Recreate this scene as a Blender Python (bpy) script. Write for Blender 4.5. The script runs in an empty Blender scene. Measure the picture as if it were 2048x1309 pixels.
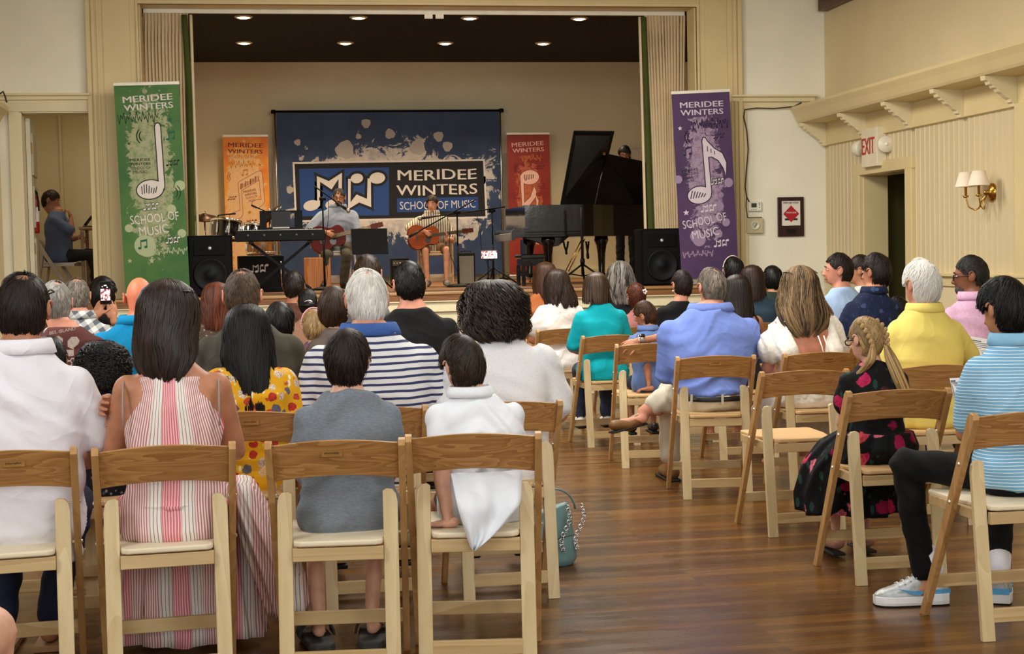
import bpy, bmesh, math, random
import numpy as np
from mathutils import Vector, Matrix, Euler

# ---------------------------------------------------------------- camera, world, lights, exposure
SC = bpy.context.scene
COL = SC.collection
random.seed(7)
RNG = np.random.default_rng(7)
FPX = 3000.0
CAM_H = 1.3385
_y, _p, _r = [math.radians(a) for a in (9.3, -2.73, -1.22)]
FWD = np.array([math.sin(_y) * math.cos(_p), math.cos(_y) * math.cos(_p), math.sin(_p)])
_rt = np.array([math.cos(_y), -math.sin(_y), 0.0])
_up = np.cross(_rt, FWD)
RT = math.cos(_r) * _rt + math.sin(_r) * _up
UP = -math.sin(_r) * _rt + math.cos(_r) * _up
cam_data = bpy.data.cameras.new('camera')
cam = bpy.data.objects.new('camera', cam_data)
COL.objects.link(cam)
cam_data.sensor_width = 36.0
cam_data.lens = FPX / 2048.0 * 36.0
cam_data.clip_end = 200
M = Matrix(((RT[0], UP[0], -FWD[0], 0), (RT[1], UP[1], -FWD[1], 0), (RT[2], UP[2], -FWD[2], CAM_H), (0, 0, 0, 1)))
cam.matrix_world = M
SC.camera = cam
SC.view_settings.view_transform = 'Standard'
SC.view_settings.look = 'None'
SC.view_settings.gamma = 1.0
SC.view_settings.use_curve_mapping = False
SC.view_settings.exposure = 0.0
world = bpy.data.worlds.new('world')
SC.world = world
world.use_nodes = True
world.node_tree.nodes['Background'].inputs[0].default_value = (0.80, 0.88, 1.0, 1)
world.node_tree.nodes['Background'].inputs[1].default_value = 0.6


def area(name, loc, target, sx, sy, power, color):
    d = bpy.data.lights.new(name, 'AREA')
    d.shape = 'RECTANGLE'
    d.size, d.size_y = sx, sy
    d.energy = power
    d.color = color
    o = bpy.data.objects.new(name, d)
    COL.objects.link(o)
    o.location = loc
    o.rotation_euler = (Vector(target) - Vector(loc)).to_track_quat('-Z', 'Y').to_euler()
    return o


def spot(name, loc, power, color, size=1.9, blend=0.6):
    d = bpy.data.lights.new(name, 'SPOT')
    d.energy, d.color, d.spot_size, d.spot_blend, d.shadow_soft_size = power, color, size, blend, 0.06
    o = bpy.data.objects.new(name, d)
    COL.objects.link(o)
    o.location = loc
    return o


# daylight through the tall windows behind the audience
area('rear_window_daylight', (-0.2, -3.85, 2.55), (1.2, 9, 0.9), 1.9, 2.3, 84, (0.94, 0.98, 1.0))
area('rear_window_daylight', (2.4, -3.85, 2.55), (1.8, 9, 0.9), 1.9, 2.3, 84, (0.94, 0.98, 1.0))
area('rear_window_daylight', (4.6, -3.85, 2.55), (2.0, 9, 0.9), 1.4, 2.3, 70, (0.94, 0.98, 1.0))
area('side_fill_light', (-2.2, 3.0, 2.6), (3.0, 6.0, 0.8), 1.3, 1.6, 70, (0.93, 0.97, 1.0))  # side area lights, out of view, added to light the audience
area('side_fill_light', (-2.2, 7.6, 2.6), (3.0, 9.5, 0.8), 1.3, 1.6, 105, (0.93, 0.97, 1.0))
area('side_fill_light', (5.5, 1.0, 2.9), (2.0, 6.0, 0.8), 2.0, 1.2, 55, (1.0, 0.98, 0.95))
area('ceiling_fill_light', (1.5, 3.6, 3.74), (1.5, 4.6, 0), 2.2, 1.4, 52, (0.96, 0.99, 1.0))  # overhead area lights, out of view, added for more light from above
area('ceiling_fill_light', (1.7, 7.6, 3.74), (1.7, 8.4, 0), 2.2, 1.4, 150, (1.0, 0.96, 0.88))
area('ceiling_fill_light', (1.9, 11.2, 3.74), (1.9, 11.6, 0), 2.2, 1.2, 200, (1.0, 0.95, 0.85))

# ---------------------------------------------------------------- helpers


def ray(px, py):
    return FWD + RT * (px - 1024) / FPX - UP * (py - 654.5) / FPX


def atY(px, py, Y):
    d = ray(px, py)
    return np.array([0, 0, CAM_H]) + d * Y / d[1]


def atX(px, py, X):
    d = ray(px, py)
    return np.array([0, 0, CAM_H]) + d * X / d[0]


def atZ(px, py, z):
    d = ray(px, py)
    return np.array([0, 0, CAM_H]) + d * (z - CAM_H) / d[2]


def S(r, g, b):
    def f(c):
        c /= 255.0
        return c / 12.92 if c <= 0.04045 else ((c + 0.055) / 1.055) ** 2.4
    return (f(r), f(g), f(b), 1.0)


def nd(nt, t, inp=None, **props):
    n = nt.nodes.new('ShaderNode' + t)
    for k, v in props.items():
        setattr(n, k, v)
    for k, v in (inp or {}).items():
        s = n.inputs[k]
        if isinstance(v, bpy.types.NodeSocket):
            nt.links.new(v, s)
        else:
            s.default_value = v
    return n


def ramp(nt, fac, stops, interp='LINEAR'):
    n = nd(nt, 'ValToRGB', {0: fac})
    n.color_ramp.interpolation = interp
    e = n.color_ramp.elements
    while len(e) < len(stops):
        e.new(0.5)
    for el, (p, c) in zip(e, stops):
        el.position = p
        el.color = c
    return n.outputs[0]


def mixc(nt, fac, a, b, mode='MIX'):
    n = nd(nt, 'Mix', data_type='RGBA', blend_type=mode)
    for i, v in ((0, fac), (6, a), (7, b)):
        if isinstance(v, bpy.types.NodeSocket):
            nt.links.new(v, n.inputs[i])
        else:
            n.inputs[i].default_value = v
    return n.outputs[2]


def mth(nt, op, a, b=0.0, c=0.0):
    n = nd(nt, 'Math', operation=op)
    for i, v in enumerate((a, b, c)):
        if isinstance(v, bpy.types.NodeSocket):
            nt.links.new(v, n.inputs[i])
        else:
            n.inputs[i].default_value = v
    return n.outputs[0]


MATS = {}


def newmat(name):
    m = bpy.data.materials.new(name)
    m.use_nodes = True
    nt = m.node_tree
    b = nt.nodes['Principled BSDF']
    MATS[name] = m
    return m, nt, b


def coords(nt, scale=(1, 1, 1), kind='Object', rot=(0, 0, 0)):
    tc = nd(nt, 'TexCoord')
    mp = nd(nt, 'Mapping', {0: tc.outputs[kind], 'Scale': scale, 'Rotation': rot})
    return mp.outputs[0]


def noise(nt, co, scale, detail=3.0, rough=0.55, dist=0.0):
    return nd(nt, 'TexNoise', {'Vector': co, 'Scale': scale, 'Detail': detail, 'Roughness': rough, 'Distortion': dist}).outputs[0]


def bump(nt, b, h, strength, dist=0.002):
    n = nd(nt, 'Bump', {'Height': h, 'Strength': strength, 'Distance': dist})
    nt.links.new(n.outputs[0], b.inputs['Normal'])


def creases(nt, b, k=1.0):
    """soft creases of worn cloth over a fine weave"""
    co = coords(nt, (1, 1, 1), rot=(.4, .5, 0))
    r1 = mth(nt, 'ABSOLUTE', mth(nt, 'SUBTRACT', noise(nt, co, 4.5, 1, .4, 1.8), .5))
    r2 = mth(nt, 'ABSOLUTE', mth(nt, 'SUBTRACT', noise(nt, co, 10.0, 1, .4, 1.0), .5))
    h = mth(nt, 'ADD', mth(nt, 'MULTIPLY', mth(nt, 'POWER', r1, .9), -1.0), mth(nt, 'MULTIPLY', r2, -.35))
    h = mth(nt, 'ADD', h, mth(nt, 'MULTIPLY', noise(nt, coords(nt), 600, 2), .02))
    bump(nt, b, h, .34 * k, .03)


def plain(name, c, rough=0.6, metal=0.0, spec=0.4, var=0.08, vscale=6.0, bscale=0.0, bstr=0.25, bdist=0.002, emit=None, sheen=0.0, stretch=(1, 1, 1), coat=0.0, trans=0.0, wrinkle=0.0):
    if name in MATS:
        return MATS[name]
    m, nt, b = newmat(name)
    co = coords(nt, stretch)
    if var > 0:
        nz = noise(nt, co, vscale)
        dark = tuple(x * (1 - var) for x in c[:3]) + (1,)
        lite = tuple(min(1, x * (1 + var)) for x in c[:3]) + (1,)
        nt.links.new(ramp(nt, nz, [(0.3, dark), (0.7, lite)]), b.inputs['Base Color'])
    else:
        b.inputs['Base Color'].default_value = c
    b.inputs['Roughness'].default_value = rough
    b.inputs['Metallic'].default_value = metal
    b.inputs['Specular IOR Level'].default_value = spec
    if sheen:
        b.inputs['Sheen Weight'].default_value = sheen
    if coat:
        b.inputs['Coat Weight'].default_value = coat
        b.inputs['Coat Roughness'].default_value = 0.04
    if trans:
        b.inputs['Transmission Weight'].default_value = trans
    if wrinkle:
        creases(nt, b, wrinkle)
    elif bscale:
        bump(nt, b, noise(nt, co, bscale, 4), bstr, bdist)
    if emit:
        b.inputs['Emission Color'].default_value = emit[0]
        b.inputs['Emission Strength'].default_value = emit[1]
    return m


def wood(name, c1, c2, axis='Z', scale=14.0, rough=0.4, contrast=0.5, coat=0.0, ring=5.0):
    """grain lines running along the given axis of the part"""
    if name in MATS:
        return MATS[name]
    m, nt, b = newmat(name)
    sc = {'X': (0.06, 1, 1), 'Y': (1, 0.06, 1), 'Z': (1, 1, 0.06)}[axis]
    tc = nd(nt, 'TexCoord')
    oi = nd(nt, 'ObjectInfo')
    off = nd(nt, 'Combine XYZ'.replace(' ', ''), {0: mth(nt, 'MULTIPLY', oi.outputs['Random'], 7.3), 1: mth(nt, 'MULTIPLY', oi.outputs['Random'], 3.1), 2: mth(nt, 'MULTIPLY', oi.outputs['Random'], 5.7)})
    add = nd(nt, 'VectorMath', {0: tc.outputs['Object'], 1: off.outputs[0]}, operation='ADD')
    mp = nd(nt, 'Mapping', {0: add.outputs[0], 'Scale': sc})
    co = mp.outputs[0]
    big = noise(nt, co, ring, 2, 0.5, 0.6)
    rings = mth(nt, 'FRACT', mth(nt, 'MULTIPLY', big, 11.0))
    fine = noise(nt, co, scale * 14, 3, 0.6)
    f = mth(nt, 'ADD', mth(nt, 'MULTIPLY', rings, contrast), mth(nt, 'MULTIPLY', fine, 1.0 - contrast))
    col = ramp(nt, f, [(0.15, c2), (0.75, c1)])
    v = noise(nt, add.outputs[0], 1.3, 1)
    hue = mixc(nt, mth(nt, 'MULTIPLY', v, 0.35), col, tuple(x * 0.72 for x in c2[:3]) + (1,))
    nt.links.new(hue, b.inputs['Base Color'])
    b.inputs['Roughness'].default_value = rough
    b.inputs['Specular IOR Level'].default_value = 0.4
    if coat:
        b.inputs['Coat Weight'].default_value = coat
        b.inputs['Coat Roughness'].default_value = 0.25
    bump(nt, b, f, 0.12, 0.001)
    return m


def glow(name, c, strength):
    if name in MATS:
        return MATS[name]
    m, nt, b = newmat(name)
    b.inputs['Base Color'].default_value = c
    b.inputs['Emission Color'].default_value = c
    b.inputs['Emission Strength'].default_value = strength
    return m


class MB:
    """collects shapes for ONE mesh object"""

    def __init__(self):
        self.v, self.f, self.n = [], [], 0

    def add(self, v, f):
        v = np.asarray(v, float).reshape(-1, 3)
        k = self.n
        self.v.append(v)
        self.f += [tuple(i + k for i in q) for q in f]
        self.n += len(v)
        return self

    def box(self, c, s, rz=0.0, rx=0.0, ry=0.0):
        p = np.array([[x, y, z] for x in (-.5, .5) for y in (-.5, .5) for z in (-.5, .5)]) * np.array(s)
        if rz or rx or ry:
            p = p @ np.array(Euler((rx, ry, rz)).to_matrix()).T
        return self.add(p + np.array(c), [(0, 1, 3, 2), (4, 6, 7, 5), (0, 4, 5, 1), (2, 3, 7, 6), (0, 2, 6, 4), (1, 5, 7, 3)])

    def beam(self, p0, p1, w, h, side=(1, 0, 0)):
        """bar from p0 to p1; w measured along side, h across"""
        p0, p1 = np.array(p0, float), np.array(p1, float)
        d = (p1 - p0) / np.linalg.norm(p1 - p0)
        s = np.array(side, float)
        s = s - d * (s @ d)
        s /= np.linalg.norm(s)
        t = np.cross(d, s)
        pts = []
        for p in (p0, p1):
            for a, b in ((-1, -1), (1, -1), (1, 1), (-1, 1)):
                pts.append(p + s * a * w / 2 + t * b * h / 2)
        return self.add(pts, [(0, 1, 2, 3), (7, 6, 5, 4), (0, 4, 5, 1), (1, 5, 6, 2), (2, 6, 7, 3), (3, 7, 4, 0)])

    def loft(self, rings, caps=True):
        n = len(rings[0])
        V = np.concatenate([np.asarray(r, float) for r in rings])
        F = []
        for i in range(len(rings) - 1):
            for j in range(n):
                a, b = i * n + j, i * n + (j + 1) % n
                F.append((a, b, b + n, a + n))
        if caps:
            F.append(tuple(range(n - 1, -1, -1)))
            k = (len(rings) - 1) * n
            F.append(tuple(range(k, k + n)))
        return self.add(V, F)

    def tube(self, pts, r, n=8, caps=True, flat=1.0):
        pts = np.asarray(pts, float)
        rs = np.broadcast_to(np.asarray(r, float), (len(pts),))
        rings = []
        prev = None
        for i, p in enumerate(pts):
            d = pts[min(i + 1, len(pts) - 1)] - pts[max(i - 1, 0)]
            d = d / (np.linalg.norm(d) + 1e-9)
            if prev is None:
                a = np.array([0, 0, 1.0]) if abs(d[2]) < .9 else np.array([1.0, 0, 0])
                s = np.cross(d, a)
            else:
                s = prev - d * (prev @ d)
            s /= np.linalg.norm(s) + 1e-9
            prev = s
            t = np.cross(d, s)
            an = np.arange(n) * 2 * np.pi / n
            rings.append(p + rs[i] * (np.cos(an)[:, None] * s + flat * np.sin(an)[:, None] * t))
        return self.loft(rings, caps)

    def capsule(self, p0, p1, r0, r1, n=14):
        """tapered limb with round ends"""
        p0, p1 = np.array(p0, float), np.array(p1, float)
        d = p1 - p0
        L = np.linalg.norm(d)
        d = d / (L + 1e-9)
        pts, rs = [], []
        for a in np.linspace(-80, 0, 4):
            pts.append(p0 + d * r0 * math.sin(math.radians(a)))
            rs.append(r0 * math.cos(math.radians(a)))
        for t in (0.33, 0.66):
            pts.append(p0 + d * L * t)
            rs.append(r0 + (r1 - r0) * t)
        for a in np.linspace(0, 80, 4):
            pts.append(p1 + d * r1 * math.sin(math.radians(a)))
            rs.append(r1 * math.cos(math.radians(a)))
        return self.tube(pts, rs, n)

    def ell(self, c, r, nu=16, nv=10, rot=None):
        rings = []
        r = np.broadcast_to(np.array(r, float), (3,))
        for i in range(nv + 1):
            ph = -np.pi / 2 + np.pi * (0.02 + 0.96 * i / nv)
            an = np.arange(nu) * 2 * np.pi / nu
            P = np.stack([np.cos(an) * np.cos(ph), np.sin(an) * np.cos(ph), np.full(nu, np.sin(ph))], 1) * r
            if rot is not None:
                P = P @ np.array(rot).T
            rings.append(P + np.array(c, float))
        return self.loft(rings)

    def lathe(self, prof, c=(0, 0, 0), axis='Z', n=24, caps=True):
        rings = []
        an = np.arange(n) * 2 * np.pi / n
        for r, h in prof:
            x, y, z = np.cos(an) * max(r, 1e-4), np.sin(an) * max(r, 1e-4), np.full(n, h)
            P = np.stack({'Z': (x, y, z), 'X': (z, x, y), 'Y': (y, z, x)}[axis], 1)
            rings.append(P + np.array(c, float))
        return self.loft(rings, caps)

    def prism(self, poly, o, ux, uy, dep):
        """polygon in the plane (o, ux, uy) pushed along dep"""
        o, ux, uy, dep = [np.array(a, float) for a in (o, ux, uy, dep)]
        P = np.array([o + ux * a + uy * b for a, b in poly])
        n = len(P)
        F = [tuple(range(n)), tuple(range(2 * n - 1, n - 1, -1))]
        for j in range(n):
            k = (j + 1) % n
            F.append((k, j, j + n, k + n))
        return self.add(np.concatenate([P, P + dep]), F)

    def arrays(self):
        return (np.concatenate(self.v) if self.v else np.zeros((0, 3))), self.f

    def build(self, name, mat, parent=None, smooth=False, bevel=0.0, recalc=True, seg=2):
        V, F = self.arrays()
        me = bpy.data.meshes.new(name)
        me.from_pydata(V.tolist(), [], F)
        if recalc:
            bm = bmesh.new()
            bm.from_mesh(me)
            bmesh.ops.recalc_face_normals(bm, faces=bm.faces)
            if bevel:
                es = [e for e in bm.edges if len(e.link_faces) == 2 and e.calc_face_angle(0) > 0.6]
                bmesh.ops.bevel(bm, geom=es, offset=bevel, segments=seg, affect='EDGES', profile=0.5, clamp_overlap=True)
            bm.to_mesh(me)
            bm.free()
        return link(name, me, mat, parent, smooth)


def link(name, me, mat, parent=None, smooth=False):
    o = bpy.data.objects.new(name, me)
    COL.objects.link(o)
    if mat is not None:
        me.materials.append(mat)
    if smooth:
        me.polygons.foreach_set('use_smooth', np.ones(len(me.polygons), bool))
    if parent is not None:
        o.parent = parent
    return o


def tag(o, label, cat, group=None):
    o['label'] = label
    o['category'] = cat
    if group:
        o['group'] = group
    return o


def thing(name, label, cat, loc=(0, 0, 0), rz=0.0, group=None, rot=None):
    o = bpy.data.objects.new(name, None)
    COL.objects.link(o)
    o.empty_display_size = 0.1
    o.location = loc
    o.rotation_euler = rot if rot else (0, 0, rz)
    return tag(o, label, cat, group)


def struct(name, mb, mat, smooth=False, bevel=0.0):
    o = mb.build(name, mat, None, smooth, bevel)
    o['kind'] = 'structure'
    return o


def dup(root, loc=None, rz=None, label=None, group=None):
    r = root.copy()
    COL.objects.link(r)
    if loc is not None:
        r.location = loc
    if rz is not None:
        r.rotation_euler = (0, 0, rz)
    if label:
        r['label'] = label
    if group:
        r['group'] = group
    for ch in root.children:
        c = ch.copy()
        COL.objects.link(c)
        c.parent = r
        for g in ch.children:
            d = g.copy()
            COL.objects.link(d)
            d.parent = c
    return r


def lettering(name, txt, size, mat, parent, o, ux, uy, dep, bold=0.0, align='CENTER', width=None, jitter=0.0, space=1.0):
    """raised lettering laid on a plane, baseline at o"""
    cu = bpy.data.curves.new('lettering_curve', 'FONT')
    cu.body = txt
    cu.size = 1.0
    cu.align_x = align
    cu.space_character = space
    cu.resolution_u = 3
    t = bpy.data.objects.new('lettering_curve', cu)
    COL.objects.link(t)
    bpy.context.view_layer.update()
    me = bpy.data.meshes.new_from_object(t.evaluated_get(bpy.context.evaluated_depsgraph_get()))
    bpy.data.objects.remove(t)
    bpy.data.curves.remove(cu)
    n = len(me.vertices)
    co = np.empty(n * 3)
    me.vertices.foreach_get('co', co)
    co = co.reshape(-1, 3)
    sx = size
    if width:
        sx = width / max(1e-6, co[:, 0].max() - co[:, 0].min())
    o, ux, uy, dep = [np.array(a, float) for a in (o, ux, uy, dep)]
    yy = co[:, 1] * size + jitter * np.sin(co[:, 0] * 3.1 + len(txt)) * size
    P = o + np.outer(co[:, 0] * sx, ux) + np.outer(yy, uy)
    F = [tuple(p.vertices) for p in me.polygons]
    bpy.data.meshes.remove(me)
    mb = MB()
    mb.add(P + dep, F)
    for q, sg in ((1, -1), (2, 1)) if bold else ():
        mb.add(P + dep * (1 - .04 * q) + ux * (sg * bold * size * .8), F)
    # side walls: duplicate outline back to the sheet
    ec = {}
    for q in F:
        for a, b in zip(q, q[1:] + q[:1]):
            ec[(a, b)] = ec.get((a, b), 0) + 1
    edges = [(a, b) for (a, b) in ec if (b, a) not in ec]
    if edges:
        mb.add(np.concatenate([P + dep, P]), [(b, a, a + n, b + n) for a, b in edges])
    return mb.build(name, mat, parent, recalc=False)
# ---------------------------------------------------------------- the hall and the stage
YW, XR, XL, ZC, ZS = 14.6, 5.66, -2.40, 3.86, 1.01     # stage wall, right wall, left wall, ceiling, stage floor
YL, YB = 14.0, 20.6                                     # stage lip, stage back wall


def floor_mat():
    m, nt, b = newmat('hall floorboards')
    co = coords(nt, (1, 1, 1))
    br = nd(nt, 'TexBrick', {'Vector': co, 'Color1': (0, 0, 0, 1), 'Color2': (1, 1, 1, 1), 'Mortar': (0.5, 0.5, 0.5, 1), 'Scale': 1.0, 'Mortar Size': 0.0012, 'Mortar Smooth': 0.3, 'Bias': 0.0, 'Brick Width': 1.7, 'Row Height': 0.057}, offset=0.37, offset_frequency=2)
    grain = noise(nt, coords(nt, (0.5, 14, 1)), 4.0, 5, 0.62, 0.3)
    fine = noise(nt, coords(nt, (2.0, 90, 1)), 3.0, 3, 0.6)
    f = mth(nt, 'ADD', mth(nt, 'MULTIPLY', br.outputs[0], 0.30), mth(nt, 'ADD', mth(nt, 'MULTIPLY', grain, 0.40), mth(nt, 'MULTIPLY', fine, 0.36)))
    col = ramp(nt, f, [(0.2, S(44, 25, 8)), (0.5, S(88, 54, 18)), (0.8, S(128, 86, 34))])
    col = mixc(nt, br.outputs[1], col, S(36, 18, 6))
    nt.links.new(col, b.inputs['Base Color'])
    rgh = ramp(nt, noise(nt, coords(nt, (0.8, 3, 1)), 3.0, 3), [(0.3, (0.20, 0.20, 0.20, 1)), (0.75, (0.34, 0.34, 0.34, 1))])
    nt.links.new(rgh, b.inputs['Roughness'])
    b.inputs['Specular IOR Level'].default_value = 0.42
    h = mth(nt, 'ADD', mth(nt, 'MULTIPLY', br.outputs[1], -0.6), mth(nt, 'MULTIPLY', grain, 0.5))
    bump(nt, b, h, 0.35, 0.0012)
    return m


CREAM = plain('cream trim paint', S(222, 208, 168), 0.45, var=0.04, vscale=3)
GOLD = plain('warm cream casing paint', S(214, 195, 146), 0.45, var=0.04, vscale=3)
PLASTER = plain('pale plaster', S(236, 232, 212), 0.8, var=0.035, vscale=2.2, bscale=60, bstr=0.12)
BEIGE = plain('beige plaster', S(216, 200, 160), 0.8, var=0.04, vscale=1.4, bscale=50, bstr=0.1)
BEAD = plain('beadboard paint', S(208, 192, 154), 0.5, var=0.03, vscale=4, stretch=(1, 4, 0.4))
STAGEWALL = plain('stage wall paint', S(228, 214, 178), 0.8, var=0.04, vscale=1.2)
BLACKCEIL = plain('black stage ceiling paint', S(10, 9, 8), 0.85, var=0.0)
STAGEFLOOR = wood('stage floorboards', S(146, 100, 56), S(104, 64, 30), 'X', 3, 0.5)

struct('floor', MB().box((1.6, 5.3, -0.05), (9.2, 18.8, 0.1)), floor_mat())
struct('ceiling', MB().box((1.63, 5.3, ZC + 0.05), (8.3, 18.9, 0.1)), plain('ceiling plaster', S(226, 216, 190), 0.85))

# stage front wall with the proscenium opening and the side doorway
w = MB()
w.box((-2.31, YW + .1, 1.93), (.18, .2, 3.86))
w.box((-1.883, YW + .1, 3.31), (.674, .2, 1.09))
w.box((-1.34, YW + .1, 1.93), (.41, .2, 3.86))
w.box((1.6, YW + .1, 3.84), (5.5, .2, .12))
w.box((5.02, YW + .1, 1.93), (1.36, .2, 3.86))
w.box((1.6, YW + .1, 0.5), (5.5, .2, 1.0))
struct('wall_front', w, PLASTER)
struct('wall_rear', MB().box((1.6, -4.05, 1.93), (8.3, .1, 3.86)), BEIGE)
struct('wall_left', MB().box((XL - .05, 5.3, 1.93), (.1, 18.8, 3.86)), BEAD)
for k, (x, wd) in enumerate(((-0.2, 1.9), (2.4, 1.9), (4.6, 1.4))):
    m = MB()
    for dx in (-wd / 2, 0, wd / 2):
        m.box((x + dx, -3.96, 2.55), (.07, .08, 2.4))
    for dz in (-1.15, -.38, .38, 1.15):
        m.box((x, -3.96, 2.55 + dz), (wd, .08, .07))
    fr = struct('window_%d' % (k + 1), m, CREAM)
    pn = MB().box((x, -3.985, 2.55), (wd, .01, 2.3)).build('pane', glow('daylit window glass', (0.85, 0.95, 1.0, 1), 1.1), fr)

for k, (x, y, z, sx, sy, sz) in enumerate(((XL + .02, 3.0, 2.6, .05, 1.45, 1.75), (XL + .02, 7.6, 2.6, .05, 1.45, 1.75), (XR - .02, 1.0, 2.9, .05, 2.15, 1.35), (1.5, 3.6, ZC - .03, 2.35, 1.55, .06), (1.7, 7.6, ZC - .03, 2.35, 1.55, .06), (1.9, 11.2, ZC - .03, 2.35, 1.35, .06))):
    m = MB()
    if sx < .1:
        for q in (-.5, 0, .5):
            m.box((x, y + q * sy, z), (sx, .06, sz)).box((x, y, z + q * sz), (sx, sy, .06))
    else:
        for q in (-.5, .5):
            m.box((x + q * sx, y, z), (.08, sy, sz)).box((x, y + q * sy, z), (sx, .08, sz))
    struct('window_%d' % (k + 4), m, CREAM)  # made-up frames around the added side and ceiling area lights

# right wall: beadboard below the plate shelf, plaster above, doorway with deep jambs
w = MB()
yd0, yd1, zd = 12.60, 13.63, 2.03
for (y0, y1, z0, z1) in ((-4, yd0, 0, 2.38), (yd1, YW, 0, 2.38), (yd0, yd1, zd, 2.38)):
    w.box((XR + .05, (y0 + y1) / 2, (z0 + z1) / 2), (.1, y1 - y0, z1 - z0))
y = 5.0
while y < YW - .05:
    for (z0, z1) in (((1.08, 2.38),) if not (yd0 - .14 < y < yd1 + .14) else ((2.14, 2.38),)):
        w.add([[XR, y - .005, z0], [XR - .007, y, z0], [XR, y + .005, z0], [XR, y - .005, z1], [XR - .007, y, z1], [XR, y + .005, z1]], [(0, 1, 4, 3), (1, 2, 5, 4), (0, 2, 1), (3, 4, 5)])
    y += 0.092
struct('wall_right', w, BEAD)
struct('wall_right_upper', MB().box((XR + .05, 5.3, 3.12), (.1, 18.7, 1.48)), BEIGE)
t = MB()
t.box((XR - .02, yd0 - .07, 1.07), (.05, .14, 2.14))
t.box((XR - .02, yd1 + .07, 1.07), (.05, .14, 2.14))
t.box((XR - .02, (yd0 + yd1) / 2, 2.085), (.054, yd1 - yd0 + .30, .11))
t.box((XR + .12, yd1 + .01, 1.015), (.25, .04, 2.03))
t.box((XR + .12, yd0 - .01, 1.015), (.25, .04, 2.03))
t.box((XR + .12, (yd0 + yd1) / 2, 2.04), (.25, yd1 - yd0, .03))
struct('trim_1', t, GOLD, bevel=0.006)
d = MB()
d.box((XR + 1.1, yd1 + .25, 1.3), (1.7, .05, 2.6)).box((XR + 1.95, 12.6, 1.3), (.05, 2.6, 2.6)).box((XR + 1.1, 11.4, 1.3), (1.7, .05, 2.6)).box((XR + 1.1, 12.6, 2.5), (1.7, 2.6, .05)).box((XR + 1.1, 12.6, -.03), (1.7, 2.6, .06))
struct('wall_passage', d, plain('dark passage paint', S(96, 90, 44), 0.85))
t = MB()
t.box((XR - .02, 8.6, 1.05), (.05, 7.7, .09)).box((XR - .035, 8.6, 1.1), (.08, 7.7, .025))
t.box((XR - .02, 14.17, 1.05), (.05, .8, .09)).box((XR - .035, 14.17, 1.1), (.08, .8, .025))
struct('trim_2', t, GOLD, bevel=0.004)
t = MB()
t.box((XR - .012, 8.6, .52), (.03, 7.7, 1.0)).box((XR - .012, 14.17, .52), (.03, .8, 1.0))
struct('wall_right_wainscot', t, BEIGE)
struct('trim_3', MB().box((XR - .03, 10.42, 1.2), (.07, .34, 2.4)), GOLD, bevel=0.01)
# plate shelf with crown
t = MB()
prof = [(XR, 2.375), (XR - .035, 2.385), (XR - .035, 2.60), (XR - .30, 2.615), (XR - .315, 2.635), (XR - .345, 2.70), (XR - .375, 2.75), (XR - .375, 2.775), (XR - .22, 2.80), (XR, 2.83)]
t.loft([[(x, yy, z) for x, z in prof] for yy in (4.0, YW - .03)])
struct('trim_4', t, GOLD)
# scroll brackets under the shelf
bpoly = [(0, 0), (0, -.232), (.03, -.232), (.035, -.205), (.055, -.2), (.06, -.178), (.085, -.165), (.12, -.135), (.15, -.12), (.165, -.098), (.19, -.09), (.2, -.07), (.225, -.066), (.235, -.04), (.262, -.035), (.268, 0)]
for k, yy in enumerate((14.52, 13.50, 12.48, 11.50, 10.62, 9.6, 8.6)):
    m = MB().prism(bpoly, (XR - .034, yy - .035, 2.612), (-1, 0, 0), (0, 0, 1), (0, .07, 0))
    o = struct('trim_%d' % (5 + k), m, CREAM, bevel=0.004)
struct('trim_12', MB().box((XR - .05, 5.0, 3.79), (.1, 19, .13)), wood('dark brown crown', S(92, 54, 30), S(60, 32, 18), 'Y'))
# mouldings on the front wall
t = MB()
t.box((-1.99, YW - .03, 2.90), (.82, .07, .045)).box((-1.99, YW - .05, 2.925), (.86, .11, .02))
t.box((5.1, YW - .03, 2.855), (.86, .07, .05)).box((5.1, YW - .05, 2.885), (.9, .11, .02)).box((5.1, YW - .012, 2.80), (.86, .03, .08))
t.box((4.80, YW - .010, 1.42), (.05, .03, 2.83))
struct('trim_13', t, CREAM, bevel=0.004)
t = MB()
t.box((-2.06, YW - .018, 2.825), (1.06, .042, .11)).box((-1.47, YW - .015, 1.44), (.13, .035, 2.88)).box((-2.26, YW - .015, 1.4), (.1, .035, 2.8))
t.box((-1.55, YW + .1, 1.385), (.02, .24, 2.77)).box((-1.87, YW + .1, 2.768), (.64, .235, .02)).box((-2.205, YW + .1, 1.385), (.02, .24, 2.77))
struct('door_1', t, plain('pale door casing paint', S(220, 208, 172), 0.45, var=0.03), bevel=0.005)
# proscenium casing: flat boards with stepped mouldings on their edges
t = MB()
for (x0, x1) in ((-1.585, -1.105), (4.31, 4.77)):
    t.box(((x0 + x1) / 2, YW - .02, 1.95), (x1 - x0, .05, 3.9))
    out = x0 if x0 < 0 else x1
    inn = x1 if x0 < 0 else x0
    sg = 1 if x0 < 0 else -1
    for dx, dd, ww in ((.02, .045, .04), (.065, .035, .03), (.105, .03, .02), (.155, .028, .008)):
        t.box((out + sg * dx, YW - dd, 1.95), (ww, .05, 3.9))
    for dx, dd, ww in ((.012, .04, .024), (.075, .024, .012)):
        t.box((inn - sg * dx, YW - dd, 1.95), (ww, .05, 3.9))
t.box((1.6, YW - .02, 3.86), (5.45, .05, .18))
t.box((1.6, YW - .04, 3.785), (5.43, .05, .03)).box((1.6, YW - .03, 3.83), (5.43, .05, .012))
t.box((1.6, YW + .12, 3.79), (5.43, .26, .03))
t.box((-1.10, YW + .12, 2.4), (.02, .26, 2.8)).box((4.305, YW + .12, 2.4), (.02, .26, 2.8))
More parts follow.
